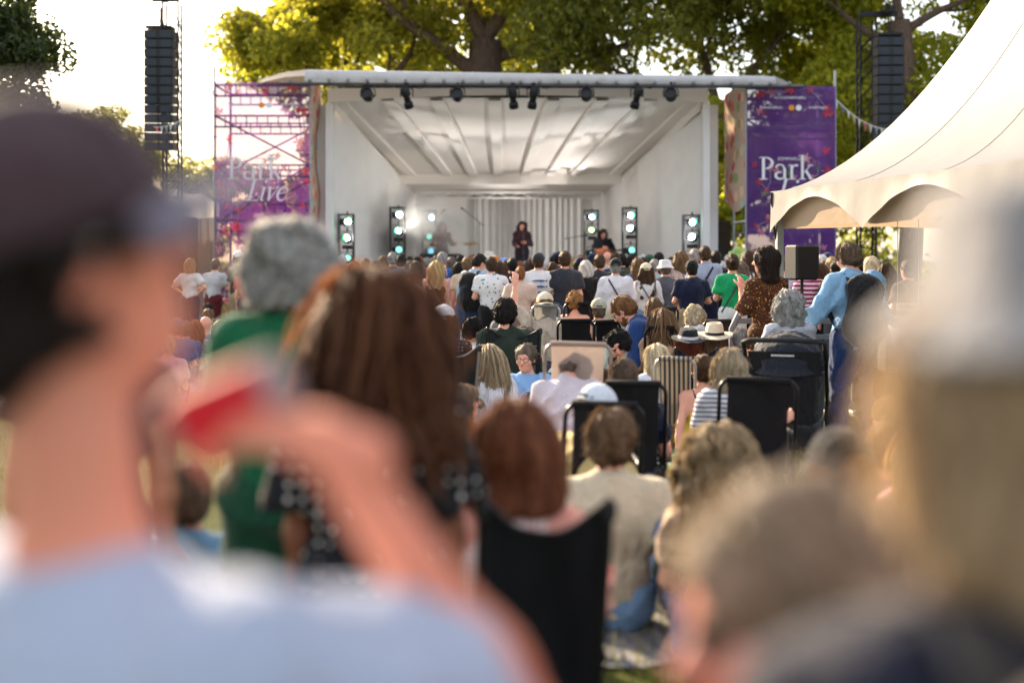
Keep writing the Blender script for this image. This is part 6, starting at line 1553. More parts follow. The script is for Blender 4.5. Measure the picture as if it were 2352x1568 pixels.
def stander(px, py, Y, fem, face, hs, hc, ts, tc, bs, bc, arms, hat, label, **kw):
    hk = dict(kw.pop('hk', {})); 
    if hat: hk['hat'] = 1
    hair = None if hs == 'bald' else Hs(hs, HC[hc], **hk)
    tm = tc if not isinstance(tc, (str, tuple)) else (CC[tc] if isinstance(tc, str) else tc); bm = bc if not isinstance(bc, (str, tuple)) else (CC[bc] if isinstance(bc, str) else bc)
    tk = kw.pop('tk', {}); bk = kw.pop('bk', {}); ex = kw.pop('extra', None); g = kw.pop('group', FC)
    hf = hat_of(*hat) if hat else None
    def extra(r, J):
        if hf: hf(r, J)
        if ex: ex(r, J)
    return person(px, py, Y, label, 'stand', face, T(ts, tm, **tk), T(bs, bm, **bk), hair, fem=fem, det=kw.pop('det', 0), arms=arms, extra=extra, group=g, **kw)
def strap(c, w=.012, side=1, bag=None, bagc=None):
    """crossbody strap and pouch worn on the back"""
    def f(r, J):
        P, u, f_, rr = J['P'], J['u'], J['f'], J['r']; mb = MB(); pts = []
        for k in range(9):
            t = k / 8; x = lerp(-.11, .17, t) * side; z = lerp(.50, .02, t); pts.append(Vector(P + rr * x + u * z - f_ * (.128 + .038 * math.sin(math.pi * t))))
        G = [[p - Vector(u) * w - Vector(rr) * w * .5 * side, p + Vector(u) * w + Vector(rr) * w * .5 * side] for p in pts]; mb.grid(G); mb.build('bag_strap', cloth(c), r, True)
        if bag:
            S = SDF(); c0 = P + rr * (.19 * side) - f_ * .10 - u * .02; S.cone(c0 - rr * bag * .4, c0 + rr * bag * .4, bag * .55, bag * .55, 0, .02, fl=(f_, .45)); V, F, L = S.mesh(.022); link('shoulder_bag', np_mesh('shoulder_bag', V, F), cloth(bagc or c), r)
    return f
def rucksack(r, J, c, lab, sz=1., mat=None):
    """backpack hugging the wearer's back, a thing of its own in the same place"""
    b = empty('backpack', r.location, r.rotation_euler.z, lab, 'backpack'); b.scale = r.scale; P, u, f_, rr = J['P'], J['u'], J['f'], J['r']; S = SDF(); mt = mat or cloth(c, .8)
    a0 = P + u * .10 - f_ * .20; a1 = P + u * .40 - f_ * .19
    S.cone(a0, a1, .14 * sz, .12 * sz, 0, .04, fl=(f_, .72)); S.cone(a1 - rr * .05, a1 + rr * .05, .085 * sz, .085 * sz, 0, .06, fl=(f_, .8));  S.cone(a0 - rr * .06, a0 + rr * .06, .12 * sz, .12 * sz, 0, .05, fl=(f_, .7)); S.cone(a0 + u * .02 - f_ * .09 * sz, a0 + u * .15 - f_ * .085 * sz, .09 * sz, .075 * sz, 0, .012, fl=(f_, .55)); S.dsp = folds(.009, 20, 3); V, F, L = S.mesh(.014); link('pack', np_mesh('pack', V, F), mt, b)
    for s in (-1, 1):
        m = MB(); pts = [P + u * .44 - f_ * .13 + rr * .075 * s, P + u * .535 - f_ * .05 + rr * .095 * s, P + u * .52 + f_ * .06 + rr * .115 * s, P + u * .36 + f_ * .135 + rr * .14 * s, P + u * .2 + f_ * .08 + rr * .175 * s, P + u * .06 - f_ * .08 + rr * .16 * s]; m.grid([[Vector(p - rr * .026), Vector(p + rr * .026)] for p in pts]); m.build('strap', mt, b, True)
    m = MB(); m.tube([Vector(P + u * .46 - f_ * .15 - rr * .03), Vector(P + u * .50 - f_ * .155), Vector(P + u * .46 - f_ * .15 + rr * .03)], .008, 5); m.build('grab_loop', mt, b); return b
def fish(r, J):
    for k in range(3):
        c = Vector(J['P'] + J['u'] * (.40 - .085 * k) - J['f'] * .158); rr = Vector(J['r']); u = Vector(J['u']); m = MB(); P = [c + rr * (.10 * math.cos(a)) + u * (.013 * math.sin(a) * (1 + .5 * math.cos(a))) for a in [i * math.pi / 8 for i in range(16)]] ; Q = [p + Vector(J['f']) * .02 for p in P]
        m.add(P + Q, [tuple(range(15, -1, -1))] + [(i, (i + 1) % 16, 16 + (i + 1) % 16, 16 + i) for i in range(16)]); m.add([c + rr * .095, c + rr * .13 + u * .018, c + rr * .13 - u * .018], [(0, 1, 2)]); m.build('fish_print', cloth(srgb(46, 84, 150)), r)
S_ = stander
A2, A1, AD = ('front', 'front'), ('front', 'down'), ('down', 'down')
# --- beside and before the scaffold with the whole banner
S_(496, 596, 26.6, 0, -.35, 'short', 'gbrown', 'tee', 'lgrey', 'trousers', 'maroon', ('hip', 'rest'), None, 'person in pale grey shirt and maroon trousers leaning on the steel barrier', lean=.12)
S_(549, 579, 26.2, 0, -.7, 'short', 'black', 'tee', 'black', 'shorts', 'khaki', AD, ('cap', 'white'), 'person in white cap, black shirt and khaki shorts at the steel barrier', wide=1.08)
S_(568, 603, 25.6, 0, -.2, 'short', 'dark', 'tee', 'red', 'trousers', 'charcoal', AD, None, 'person in red shirt half hidden by the grey haired woman in green')
S_(437, 594, 25.0, 1, -.3, 'bob', 'blond', 'tee', 'white', 'trousers', 'navy', ('hip', 'hip'), None, 'blond person in white top and dark blue trousers near the subwoofers', hk=dict(len=.14))
S_(764, 604, 24.5, 1, .2, 'long', 'dark', 'tee', 'charcoal', 'trousers', 'black', A1, None, 'person with long dark hair beside the first lamp tower')
S_(786, 587, 25.2, 0, -.2, 'short', 'white', 'long', 'pblue', 'trousers', 'dgrey', A2, None, 'white haired person in pale blue shirt before the first lamp tower', wide=1.1)
S_(815, 603, 24.6, 1, .1, 'bob', 'ginger', 'tee', 'rust', 'skirt', 'brown', AD, None, 'person with reddish bob hair just above the curly haired woman', hk=dict(len=.14))
S_(840, 596, 26.5, 0, .1, 'short', 'dark', 'tee', 'charcoal', 'trousers', 'ddenim', AD, None, 'person with dark hair behind the reddish bob hair')
S_(862, 601, 25.4, 1, -.2, 'long', 'brown', 'tee', 'olive', 'trousers', 'ddenim', A1, None, 'person with brown hair in olive shirt over the curly haired woman')
S_(881, 589, 26.4, 1, 0, 'bob', 'lbrown', 'tee', 'dgrey', 'trousers', 'ddenim', AD, None, 'person with light brown bob before the second lamp tower', hk=dict(len=.13))
S_(902, 581, 24.8, 0, .1, 'short', 'grey', 'tee', 'rust', 'trousers', 'dgrey', A2, None, 'grey haired person in dark rust shirt below the second lamp tower', wide=1.1)
S_(922, 586, 24.3, 0, -.1, 'short', 'dark', 'tee', 'turq', 'trousers', 'ddenim', AD, None, 'dark haired person in turquoise shirt')
S_(941, 600, 25.8, 0, .2, 'short', 'gbrown', 'tee', 'grey', 'trousers', 'dgrey', AD, None, 'person in grey shirt behind the turquoise shirt')
S_(955, 602, 22.0, 1, .1, 'wavy', 'brown', 'tank', 'lgrey', 'skirt', 'pblue', A1, None, 'person with wavy brown hair in pale tank top and long pale skirt', hk=dict(len=.26), extra=strap(CC['charcoal']))
S_(957, 591, 25.5, 0, 0, 'short', 'black', 'tee', 'navy', 'trousers', 'black', AD, None, 'black haired person behind the wavy brown hair')
S_(1002, 600, 21.2, 1, -.15, 'long', 'blond', 'cami', 'black', 'skirt', 'pblue', AD, None, 'blond person in black camisole and pale blue skirt with tan bag', extra=strap(CC['rust'], .012, 1, .11, CC['rust']), bk=dict(len=.75), hk=dict(len=.30))
S_(1017, 581, 23.6, 0, -.25, 'short', 'grey', 'tee', 'blue', 'trousers', 'grey', AD, None, 'tall grey haired person in blue shirt', wide=1.08)
S_(1003, 588, 26.2, 0, .1, 'short', 'gbrown', 'tee', 'dgrey', 'trousers', 'navy', AD, None, 'person half hidden behind the blond camisole wearer')
S_(1036, 593, 24.6, 0, .3, 'short', 'gbrown', 'tee', 'charcoal', 'trousers', 'ddenim', AD, None, 'person with greying hair next to the tall blue shirt')
S_(1058, 587, 25.4, 0, 0, 'short', 'dark', 'tee', 'brown', 'trousers', 'charcoal', AD, None, 'dark haired person behind the white floral dress')
S_(1054, 603, 22.6, 1, .1, 'long', 'dark', 'tee', 'pink', 'skirt', floral([srgb(220, 214, 212), srgb(220, 214, 212), srgb(170, 120, 120), srgb(220, 214, 212)], 14), A1, None, 'dark haired person with frilled pink sleeve and white floral skirt', hk=dict(len=.28), bk=dict(len=.75))
S_(1073, 592, 21.8, 0, 0, 'short', 'lbrown', 'tee', 'beige', 'trousers', 'denim', AD, None, 'person in beige shirt and blue jeans beside the backpack wearer')
r_, J_ = S_(1108, 588, 20.8, 0, -.55, 'short', 'dark', 'long', 'lblue', 'trousers', 'ddenim', ('front', 'phone'), None, 'person in pale blue shirt with black backpack bowing the head', hp=.5, hy=-.3, beard=True)
rucksack(r_, J_, CC['black'], 'black backpack worn over the pale blue shirt in the standing crowd')
S_(1128, 592, 20.4, 0, .15, 'short', 'brown', 'tee', dots(CC['white'], srgb(30, 110, 130), 16, .24, .9), 'trousers', 'black', ('front', 'front'), None, 'person in white shirt with teal graphic print and black trousers', wide=1.05)
S_(1123, 580, 26.5, 1, 0, 'bob', 'pale', 'tee', 'beige', 'trousers', 'grey', AD, ('bucket', 'offwhite'), 'person in cream sun hat behind the graphic print shirt', hk=dict(len=.12))
S_(1138, 590, 24.2, 0, -.2, 'short', 'ginger', 'tee', 'navy', 'trousers', 'black', AD, ('cap', srgb(190, 120, 60)), 'person in orange cap looking towards the backpack wearer')
S_(1146, 602, 21.8, 1, .1, 'long', 'brown', 'tee', 'navy', 'skirt', 'brown', A1, None, 'person with long brown hair and navy bag next to the graphic print', extra=strap(CC['navy'], .012, -1, .14, CC['navy']), hk=dict(len=.34))
S_(1163, 599, 23.8, 1, 0, 'long', 'brown', 'tee', 'charcoal', 'trousers', 'black', AD, None, 'person with brown hair right below the blue balloon', hk=dict(len=.30))
S_(1176, 595, 22.6, 0, .1, 'short', 'black', 'tee', 'charcoal', 'trousers', 'black', AD, None, 'black haired person in black shirt beside the blue balloon')
S_(1195, 613, 19.8, 0, .05, 'buzz', 'ginger', 'tee', srgb(214, 184, 168), 'trousers', srgb(130, 110, 104), A2, None, 'shaven ginger headed person in pale pink printed shirt')
S_(1236, 583, 20.6, 0, 0, 'short', 'brown', 'tee', 'white', 'trousers', 'dgrey', A2, ('cap', 'charcoal'), 'person in dark cap and white shirt with three blue fish', extra=fish)
S_(1221, 594, 24.0, 1, .15, 'long', 'brown', 'tee', 'brown', 'trousers', 'ddenim', AD, None, 'person with brown hair behind the fish print shirt')
S_(1270, 604, 22.6, 1, -.1, 'long', 'brown', 'tee', 'black', 'skirt', 'black', AD, None, 'person with very long brown hair all in black', hk=dict(len=.42))
S_(1297, 579, 20.6, 0, .05, 'short', 'brown', 'tee', 'charcoal', 'trousers', srgb(86, 90, 112), AD, None, 'tall person in charcoal shirt and grey blue trousers with a wristwatch', wide=1.08)
S_(1283, 581, 26.0, 0, -.5, 'short', 'dark', 'tee', 'dgrey', 'trousers', 'navy', AD, ('cap', 'navy'), 'bearded person in navy cap behind the tall charcoal shirt')
S_(1332, 593, 23.2, 1, .1, 'long', 'dark', 'tee', 'black', 'trousers', 'black', AD, ('cap', 'navy'), 'dark haired person in navy cap next to the silver bob')
S_(1346, 600, 21.4, 1, 0, 'bob', 'silver', 'tee', 'black', 'skirt', 'black', AD, None, 'person with silver bob, black dress and coral pouch', hk=dict(len=.13), extra=strap(CC['black'], .01, 1, .07, srgb(220, 84, 50)))
S_(1361, 584, 24.4, 0, .1, 'short', 'brown', 'tee', stripes(CC['white'], CC['grey'], .05, .4), 'trousers', 'navy', AD, ('cap', 'navy'), 'person in navy cap and grey striped shirt below the guitarist', wide=1.05)
S_(1377, 586, 21.6, 0, .05, 'short', 'brown', 'tee', 'charcoal', 'trousers', 'grey', A2, None, 'person with cropped brown hair in charcoal polo and grey trousers', wide=1.06)
S_(1395, 578, 24.8, 0, 0, 'bald', 'brown', 'tee', 'beige', 'trousers', 'khaki', AD, None, 'bald person in beige shirt below the guitarist', wide=1.12)
S_(1414, 582, 24.2, 0, -.1, 'short', 'brown', 'tee', 'ddenim', 'trousers', 'black', AD, None, 'brown haired person in dark blue shirt behind the white shirt')
S_(1414, 596, 20.0, 0, -.05, 'short', 'grey', 'long', srgb(226, 222, 228), 'trousers', 'beige', A2, ('cap', 'black'), 'person in black cap and white shirt with brown crossbody strap', extra=strap(srgb(70, 40, 44), .013, 1, .12, srgb(84, 46, 36)), wide=1.08)
S_(1428, 584, 26.0, 0, .2, 'short', 'dark', 'tee', 'navy', 'trousers', 'black', AD, None, 'dark haired person next to the second black cap')
S_(1453, 583, 24.0, 0, 0, 'short', 'dark', 'tee', 'olive', 'trousers', 'ddenim', AD, None, 'dark haired person in olive green shirt')
S_(1466, 594, 22.4, 1, .05, 'long', 'lbrown', 'tee', 'royal', 'trousers', 'ldenim', AD, None, 'person with light brown hair, royal blue shirt and tan strap', extra=strap(CC['tan'], .012, -1, .12, CC['brown']), hk=dict(len=.24))
S_(1479, 593, 24.6, 1, -.1, 'long', 'brown', 'tee', 'charcoal', 'trousers', 'ddenim', AD, None, 'person with brown hair behind the cream cap')
S_(1484, 607, 20.2, 1, 0, 'wavy', 'brown', 'long', 'white', 'trousers', 'ldenim', A2, ('cap', srgb(226, 214, 180)), 'person in cream cap and loose white blouse with a plum belt bag', hk=dict(len=.40), tk=dict(hem=-.16, flare=.03), extra=strap(CC['purple'], .01, 1, .10, srgb(58, 34, 46)))
S_(1492, 587, 26.2, 0, .1, 'short', 'dark', 'tee', 'olive', 'trousers', 'navy', AD, ('cap', srgb(40, 90, 70)), 'person in green cap far back in the crowd')
S_(1503, 597, 23.4, 0, .15, 'short', 'grey', 'tee', srgb(150, 178, 180), 'trousers', 'dgrey', AD, None, 'grey haired person in pale teal shirt')
S_(1514, 582, 25.4, 1, 0, 'bun', 'black', 'tee', 'charcoal', 'trousers', 'black', AD, None, 'person with black hair pinned up with a white clip')
S_(1528, 600, 20.4, 0, .05, 'short', 'gbrown', 'vest', srgb(90, 92, 100), 'trousers', 'beige', AD, ('bucket', srgb(222, 218, 216)), 'person in white bucket hat and grey vest with beige trousers', wide=1.05)
S_(1544, 592, 24.2, 0, -.2, 'short', 'dark', 'tee', 'navy', 'trousers', 'black', AD, None, 'dark haired youth behind the white bucket hat')
S_(1564, 579, 22.4, 1, -.1, 'wavy', 'lbrown', 'tee', srgb(214, 190, 184), 'trousers', 'ldenim', A1, None, 'tall person with long loose brown hair, pale top and light jeans', hk=dict(len=.42))
S_(1596, 573, 23.0, 0, -.05, 'short', 'grey', 'tee', 'white', 'shorts', 'dgrey', AD, None, 'tall grey haired person in white shirt', wide=1.06)
S_(1589, 600, 19.4, 0, 0, 'short', 'dark', 'tee', 'navy', 'shorts', 'khaki', A2, ('cap', 'black'), 'stout person in black cap, navy shirt and khaki shorts', wide=1.16)
S_(1619, 567, 22.0, 0, -.05, 'short', 'brown', 'long', srgb(156, 166, 186), 'shorts', 'navy', A2, None, 'tallest person in grey blue shirt with dark strap and navy shorts', extra=strap(CC['navy'], .016, -1))
S_(1644, 578, 22.8, 0, .05, 'short', 'dark', 'tee', 'black', 'trousers', 'black', AD, None, 'person all in black beside the tallest person', wide=1.08)
S_(1682, 586, 18.8, 1, 0, 'bun', 'brown', 'tee', 'green', 'trousers', 'white', A2, None, 'person in bright green shirt and white trousers with patterned strap', extra=strap(CC['dgrey'], .013, -1), bk=dict(wide=.03))
S_(1703, 602, 20.8, 1, .1, 'curly', 'gbrown', 'tee', 'purple', 'trousers', 'black', AD, None, 'person with greying curls in dark purple top', hk=dict(len=.13))
S_(1716, 578, 22.2, 1, .9, 'long', 'brown', 'tee', 'white', 'trousers', 'dgrey', A1, None, 'person with long hair turned sideways near the flower balloon', hk=dict(len=.30))
S_(1794, 589, 19.6, 0, .7, 'buzz', 'gbrown', 'long', 'lilac', 'trousers', 'lilac', AD, None, 'balding person with glasses in pale lilac suit behind the loudspeaker', wide=1.06)
S_(1862, 601, 18.6, 0, .1, 'short', 'dark', 'tee', stripes(srgb(140, 40, 90), srgb(224, 200, 208), .06, .45), 'trousers', 'navy', A2, None, 'person in magenta and white striped shirt behind the loudspeaker')
S_(1887, 588, 20.6, 1, 0, 'long', 'white', 'tee', srgb(120, 150, 150), 'trousers', 'grey', AD, None, 'person with long white hair beside the loudspeaker', hk=dict(len=.26))
S_(1884, 606, 18.8, 1, -.1, 'bob', 'brown', 'tee', srgb(140, 154, 146), 'skirt', 'dgrey', AD, None, 'brown haired person in sage green top behind the striped shirt', hk=dict(len=.15))
S_(1900, 583, 22.4, 0, .1, 'short', 'dark', 'tee', 'navy', 'trousers', 'black', AD, ('cap', 'ddenim'), 'person in dark denim cap behind the white hair')
S_(1921, 600, 18.4, 0, .2, 'short', 'dark', 'tee', 'black', 'trousers', 'dgrey', AD, None, 'person in black shirt next to the head of the jeans man')
S_(2000, 592, 18.2, 1, .4, 'bob', 'pale', 'tee', 'grey', 'trousers', 'black', AD, None, 'fair haired person under the tent edge', hk=dict(len=.14))
S_(2036, 606, 17.0, 1, -.5, 'long', 'brown', 'tee', 'dgrey', 'trousers', 'black', A1, None, 'brown haired person deeper under the tent')
S_(2085, 600, 16.6, 0, .5, 'short', 'brown', 'tee', 'brown', 'trousers', 'charcoal', A2, None, 'person in brown shirt at the tent counter')
# further rows, told apart by hair and shirt colour
hx = [('brown', 'brown'), ('dark', 'dark'), ('blond', 'blond'), ('grey', 'grey'), ('lbrown', 'light brown'), ('ginger', 'ginger'), ('black', 'black'), ('white', 'white')]
cx = [('yellow', 'mustard'), ('pink', 'pink'), ('lilac', 'lilac'), ('mint', 'mint'), ('maroon', 'wine red'), ('lblue', 'sky blue'), ('offwhite', 'cream'), ('olive', 'olive'), ('tan', 'sand'), ('rust', 'rust brown'), ('pblue', 'powder blue'), ('dgrey', 'slate grey'), ('beige', 'oat'), ('royal', 'royal blue'), ('teal', 'petrol'), ('khaki', 'khaki')]
rr_ = random.Random(21); used_ = set(); slots = [(600 + 17 * k, 0) for k in range(10)] + [(945 + 15.5 * k, 1) for k in range(50)] + [(1735 + 22 * k, 2) for k in range(13)]
for px, zn in slots:
    while True:
        a_, b_ = rr_.randrange(8), rr_.randrange(16)
        if (a_, b_) not in used_: used_.add((a_, b_)); break
    fem_ = rr_.random() < .5; st_ = (rr_.choice(['long', 'bob', 'long', 'bun', 'wavy']) if fem_ else 'short'); px_ = px + rr_.uniform(-5, 5); Y_ = rr_.uniform(26.8, 31) if zn != 2 else rr_.uniform(19.5, 23)
    S_(px_, rr_.uniform(586, 602), Y_, fem_, rr_.uniform(-.4, .4), st_, hx[a_][0], rr_.choice(['tee', 'tee', 'long']), cx[b_][0], 'trousers', rr_.choice(['ddenim', 'charcoal', 'khaki', 'navy']), rr_.choice([AD, A1, A2]), None, 'person with %s hair in %s top, rear rows of the standing crowd' % (hx[a_][1], cx[b_][1]), hk=(dict(len=.15) if st_ == 'bob' else {}), locks=24)
# blue fish on the white shirt, print on the pink shirt: flat decals following the back
for (px, py, Y, n, w, col) in ((1238, 623, 20.38, 3, .17, srgb(50, 90, 150)),):
    pass
# --- performers
PG = None
def singer_x(r, J): pass
person(1199, 513, 38.2, 'singer in dark sheer blouse and dark trousers at the microphone', 'stand', math.pi, T('long', srgb(52, 26, 34), ease=.03), T('trousers', srgb(34, 28, 40), wide=.03), Hs('long', HC['dark'], len=.30), fem=True, det=1, arms=('front', 'lap'), s=1.0, zoff=.9, sk='tan', locks=120)
person(1015, 515, 39.0, 'long haired musician standing in the stage smoke', 'stand', math.pi + .3, T('long', srgb(120, 74, 66)), T('trousers', CC['charcoal']), Hs('long', HC['lbrown'], len=.28), fem=False, det=1, arms=('rest', 'rest'), s=1.0, zoff=.9, locks=120)
gp, gj = person(1386, 523, 38.4, 'long haired guitarist seated in a dark jacket', 'chair', math.pi + .15, T('long', srgb(24, 24, 30), ease=.022), T('trousers', srgb(30, 32, 42)), Hs('long', HC['brown'], len=.22), det=1, arms=('guitar', 'rest'), seat=.62, s=1.0, locks=120, hp=.2)
gp.location.z = .9 + .0
gx = empty('guitar', gp.location + Vector((0, 0, 0)), gp.rotation_euler.z, 'sunburst acoustic guitar on the seated guitarist', 'guitar'); m = MB(); S = SDF(); S.ell((.12, .22, .86), (.17, .045, .15), None, 0, .03); S.ell((-.08, .23, .89), (.12, .045, .11), None, 0, .05); V, F, L = S.mesh(.014); link('guitar_body', np_mesh('guitar_body', V, F), plain(srgb(176, 90, 40), .25), gx)
m.box((-.42, .25, .96), (.56, .025, .05), Euler((0, R_(9), 0)).to_matrix()); m.build('neck', plain(srgb(110, 64, 36), .4), gx); m = MB(); m.box((-.74, .25, 1.01), (.14, .02, .075), Euler((0, R_(9), 0)).to_matrix()); m.build('headstock', plain(srgb(90, 52, 30), .4), gx)
m = MB(); m.lathe([(.045, 0), (.001, .002)], (-.03, .282, .88), 16, Euler((R_(-90), 0, 0)).to_matrix(), cap=False); m.build('sound_hole', M_black, gx)
sx = empty('stool', (gp.location.x, gp.location.y, .9), 0, 'dark stool under the guitarist', 'stool'); m = MB(); m.lathe([(.17, .56), (.18, .58), (.18, .61), (.16, .62)], (0, 0, 0), 18); m.build('seat', M_black, sx)
for k in range(4): a = k * math.pi / 2 + .7; m = MB(); m.tube([(.12 * math.cos(a), .12 * math.sin(a), .57), (.2 * math.cos(a), .2 * math.sin(a), .0)], .014, 6); m.build('leg', M_black, sx)
# keyboard desk before the musician in smoke
kb = empty('keyboard', (X(1012, 38.4), 38.4, .9), 0, 'dark keyboard on a stand in the stage smoke', 'keyboard'); m = MB(); m.bbox((0, 0, .82), (1.1, .32, .1), .02); m.build('keyboard_body', M_black, kb); m = MB(); m.tube([(-.4, 0, .77), (.4, 0, .02)], .018, 6); m.build('leg', M_black, kb); m = MB(); m.tube([(.4, 0.03, .77), (-.4, .03, .02)], .018, 6); m.build('leg', M_black, kb)

# --- people sitting on the grass at the left, between the blurred man and the grey haired woman
GL_ = 'people sitting on the grass before the scaffold'
def sitter(px, py, label, fem, face, hs, hc, ts, tc, hat=None, hk=None, Y=None, s=None, arms=('lap', 'lap'), group=GL_, bc='ddenim', bs='trousers', det=0, **kw):
    s = s or (.92 if fem else .98); Y = Y or (EYE - .86 * s) / (py - HOR) * FPX
    hk = dict(hk or {}); 
    if hat: hk['hat'] = 1
    hf = hat_of(*hat) if hat else None; ex = kw.pop('extra', None)
    def extra(r, J):
        if hf: hf(r, J)
        if ex: ex(r, J)
    tm = tc if not isinstance(tc, (str, tuple)) else (CC[tc] if isinstance(tc, str) else tc); bm = bc if not isinstance(bc, (str, tuple)) else (CC[bc] if isinstance(bc, str) else bc)
    tk = kw.pop('tk', {})
    return person(px, py, Y, label, kw.pop('pose', 'ground'), face, T(ts, tm, **tk), T(bs, bm), None if hs == 'bald' else Hs(hs, HC[hc] if isinstance(hc, str) else hc, **hk), fem=fem, s=s, det=det, arms=arms, group=group, extra=extra, **kw)
sitter(449, 697, 'sitting person with greyish blond ponytail and denim jacket', 1, .1, 'pony', 'gbrown', 'long', 'ldenim')
sitter(478, 698, 'dark haired person sitting beside the ponytail and denim jacket', 0, .2, 'short', 'dark', 'tee', 'charcoal')
sitter(479, 711, 'sitting person with cropped hair in white shirt near the pink cap', 0, -.4, 'short', 'lbrown', 'tee', 'white')
sitter(518, 687, 'sitting person in coral pink cap', 1, -.8, 'bob', 'brown', 'tee', 'ldenim', ('cap', srgb(200, 84, 96)), dict(len=.12))
sitter(521, 697, 'sitting person with long blond hair in white blouse', 1, -.2, 'wavy', 'blond', 'long', 'white', None, dict(len=.30))
sitter(568, 684, 'sitting person with blond bun in black top', 1, .1, 'bun', 'blond', 'long', 'black')
sitter(473, 726, 'bald sitting person in mauve shirt', 0, -.2, 'bald', 'brown', 'tee', srgb(150, 120, 150))
sitter(404, 733, 'sitting person in slate blue cap', 0, .2, 'short', 'brown', 'tee', 'denim', ('cap', srgb(84, 98, 130)))
sitter(426, 739, 'sitting person with brown bun and blue top', 1, .3, 'bun', 'lbrown', 'tee', 'denim')
sitter(450, 737, 'sitting person with long ginger hair and white shirt', 1, 0, 'long', 'ginger', 'tee', 'white', None, dict(len=.24))
sitter(505, 738, 'sitting person with brown hair right before the green sweater', 1, .1, 'bob', 'lbrown', 'tee', 'grey', None, dict(len=.14))
sitter(722, 668, 'grey haired sitting person between the green sweater and the curly hair', 0, -.3, 'short', 'silver', 'tee', 'lilac', Y=20.5)
sitter(386, 770, 'sitting person in pink top low beside the blurred cup', 1, .1, 'short', 'pale', 'tee', 'pink')
# ------------------------------------------------------------------ the seated middle of the audience
GM = 'people seated among the chairs'
def mid(px, py, label, fem, face, hs, hc, ts, tc, **kw):
    kw.setdefault('det', 1); kw.setdefault('group', GM); return sitter(px, py, label, fem, face, hs, hc, ts, tc, **kw)
def chair_sit(px, py, Y, label, fem, face, hs, hc, ts, tc, **kw):
    return mid(px, py, label, fem, face, hs, hc, ts, tc, Y=Y, pose='chair', arms=kw.pop('arms', ('rest', 'rest')), **kw)
wf = lambda c, **k: (lambda r, J: brim_hat(r, J, cloth(c), **k))
M_lens = plain((.01, .01, .012), .08, 0, .8)
def shades(r, J): glasses(r, J, M_black, M_lens, 'wide')
def specs(r, J): glasses(r, J, plain((.02, .015, .012), .3), None, 'round')
chair_sit(1020, 706, 11.0, 'person in white cap and black dotted dress in a camping chair', 1, -.15, 'bob', 'brown', 'tee', dots((.012, .012, .016), (.6, .6, .62), 34, .16), hat=('cap', srgb(232, 232, 236)), hk=dict(len=.17), bs='skirt', bc='black')
mid(1039, 716, 'person with brown hair half hidden behind the white cap', 1, .2, 'long', 'brown', 'tee', 'yellow', det=0)
mid(1083, 709, 'person with dark brown hair sitting by the striped beach chair', 1, .1, 'long', 'dark', 'tee', 'navy', det=0)
mid(1066, 717, 'person with reddish dark hair behind the striped beach chair', 1, .3, 'bob', 'red', 'tee', 'purple', det=0, hk=dict(len=.15))
mid(1086, 735, 'boy with black cropped hair and white shirt looking sideways', 0, -1.0, 'short', 'black', 'tee', 'white', s=.80, Y=12.9, headsc=1.12, arms=('lap', 'side'))
mid(1113, 719, 'bald person in pink shirt', 0, .0, 'bald', 'brown', 'tee', srgb(206, 150, 168), wide=1.1, sk='pink')
mid(1133, 727, 'girl with long blond hair before the dark haired man', 1, .1, 'long', 'blond', 'tee', 'olive', s=.85, hk=dict(len=.26))
mid(1143, 738, 'person in grey flat cap beside the camping chair', 0, .1, 'short', 'grey', 'tee', 'olive', det=0, hat=('cap', srgb(110, 110, 116)))
chair_sit(1161, 691, 12.75, 'dark haired person in dark green jacket in the black camping chair', 0, -.08, 'short', (.010, .008, .007), 'long', srgb(38, 48, 40), hk=dict(vol=.012, lift=.008))
mid(1203, 699, 'person in pink cap with blond hair', 1, .2, 'bob', 'blond', 'tee', 'pink', hat=('cap', srgb(206, 96, 110)), hk=dict(len=.14), det=0)
mid(1207, 723, 'boy with cropped brown hair in white shirt behind the dark jacket', 0, -.3, 'short', 'brown', 'tee', 'white', s=.88, arms=('lap', 'back'))
chair_sit(1252, 675, 15.75, 'person in cream cap leaning back in the pale mesh chair', 0, .1, 'short', 'lbrown', 'tee', srgb(190, 176, 160), hat=('capback', srgb(220, 208, 180)), arms=('up', 'rest'))
mid(1281, 693, 'blond child next to the cream cap', 1, .4, 'bob', 'blond', 'tee', 'grey', s=.8, hk=dict(len=.13), det=0)
chair_sit(1321, 672, 16.4, 'strawberry blond person with sunglasses and bare shoulders', 1, -.5, 'bun', (.30, .16, .06), 'cami', 'black', extra=shades)
mid(1293, 744, 'person with pale topknot and light quilted jacket', 1, .1, 'topknot', 'pale', 'long', srgb(206, 194, 176))
mid(1331, 764, 'person with black curls before the wide empty chair', 0, .1, 'curly', 'black', 'tee', 'charcoal', hk=dict(len=.10, vol=.012))
mid(1209, 761, 'person with grey brown curls and dark green shirt wearing sunglasses', 0, -.75, 'curly', 'gbrown', 'tee', srgb(34, 44, 52), hk=dict(len=.12, vol=.022, lift=.012), extra=shades, Y=13.3, s=1.06)
mid(1207, 795, 'person with glasses and blue striped shirt looking back at the camera', 1, math.pi - .35, 'pony', (.12, .095, .075), 'long', stripes(srgb(150, 188, 226), srgb(104, 150, 206), .012, .5, 'X'), extra=specs, hk=dict(fringe=.012), arms=('lap', 'lap'), hp=.1, Y=11.9, seed=40)
mid(1120, 797, 'person with long wavy blond hair in white blouse', 1, .25, 'wavy', (.30, .21, .11), 'long', srgb(226, 228, 238), hk=dict(len=.36, c2=(.62, .50, .34)), Y=11.2, arms=('lap', 'back'), wide=1.05, tk=dict(ease=.03))
mid(1032, 893, 'child with pale ponytail beside the bare knees', 1, -.1, 'pony', (.42, .34, .24), 'tee', 'navy', s=.85, Y=8.6)
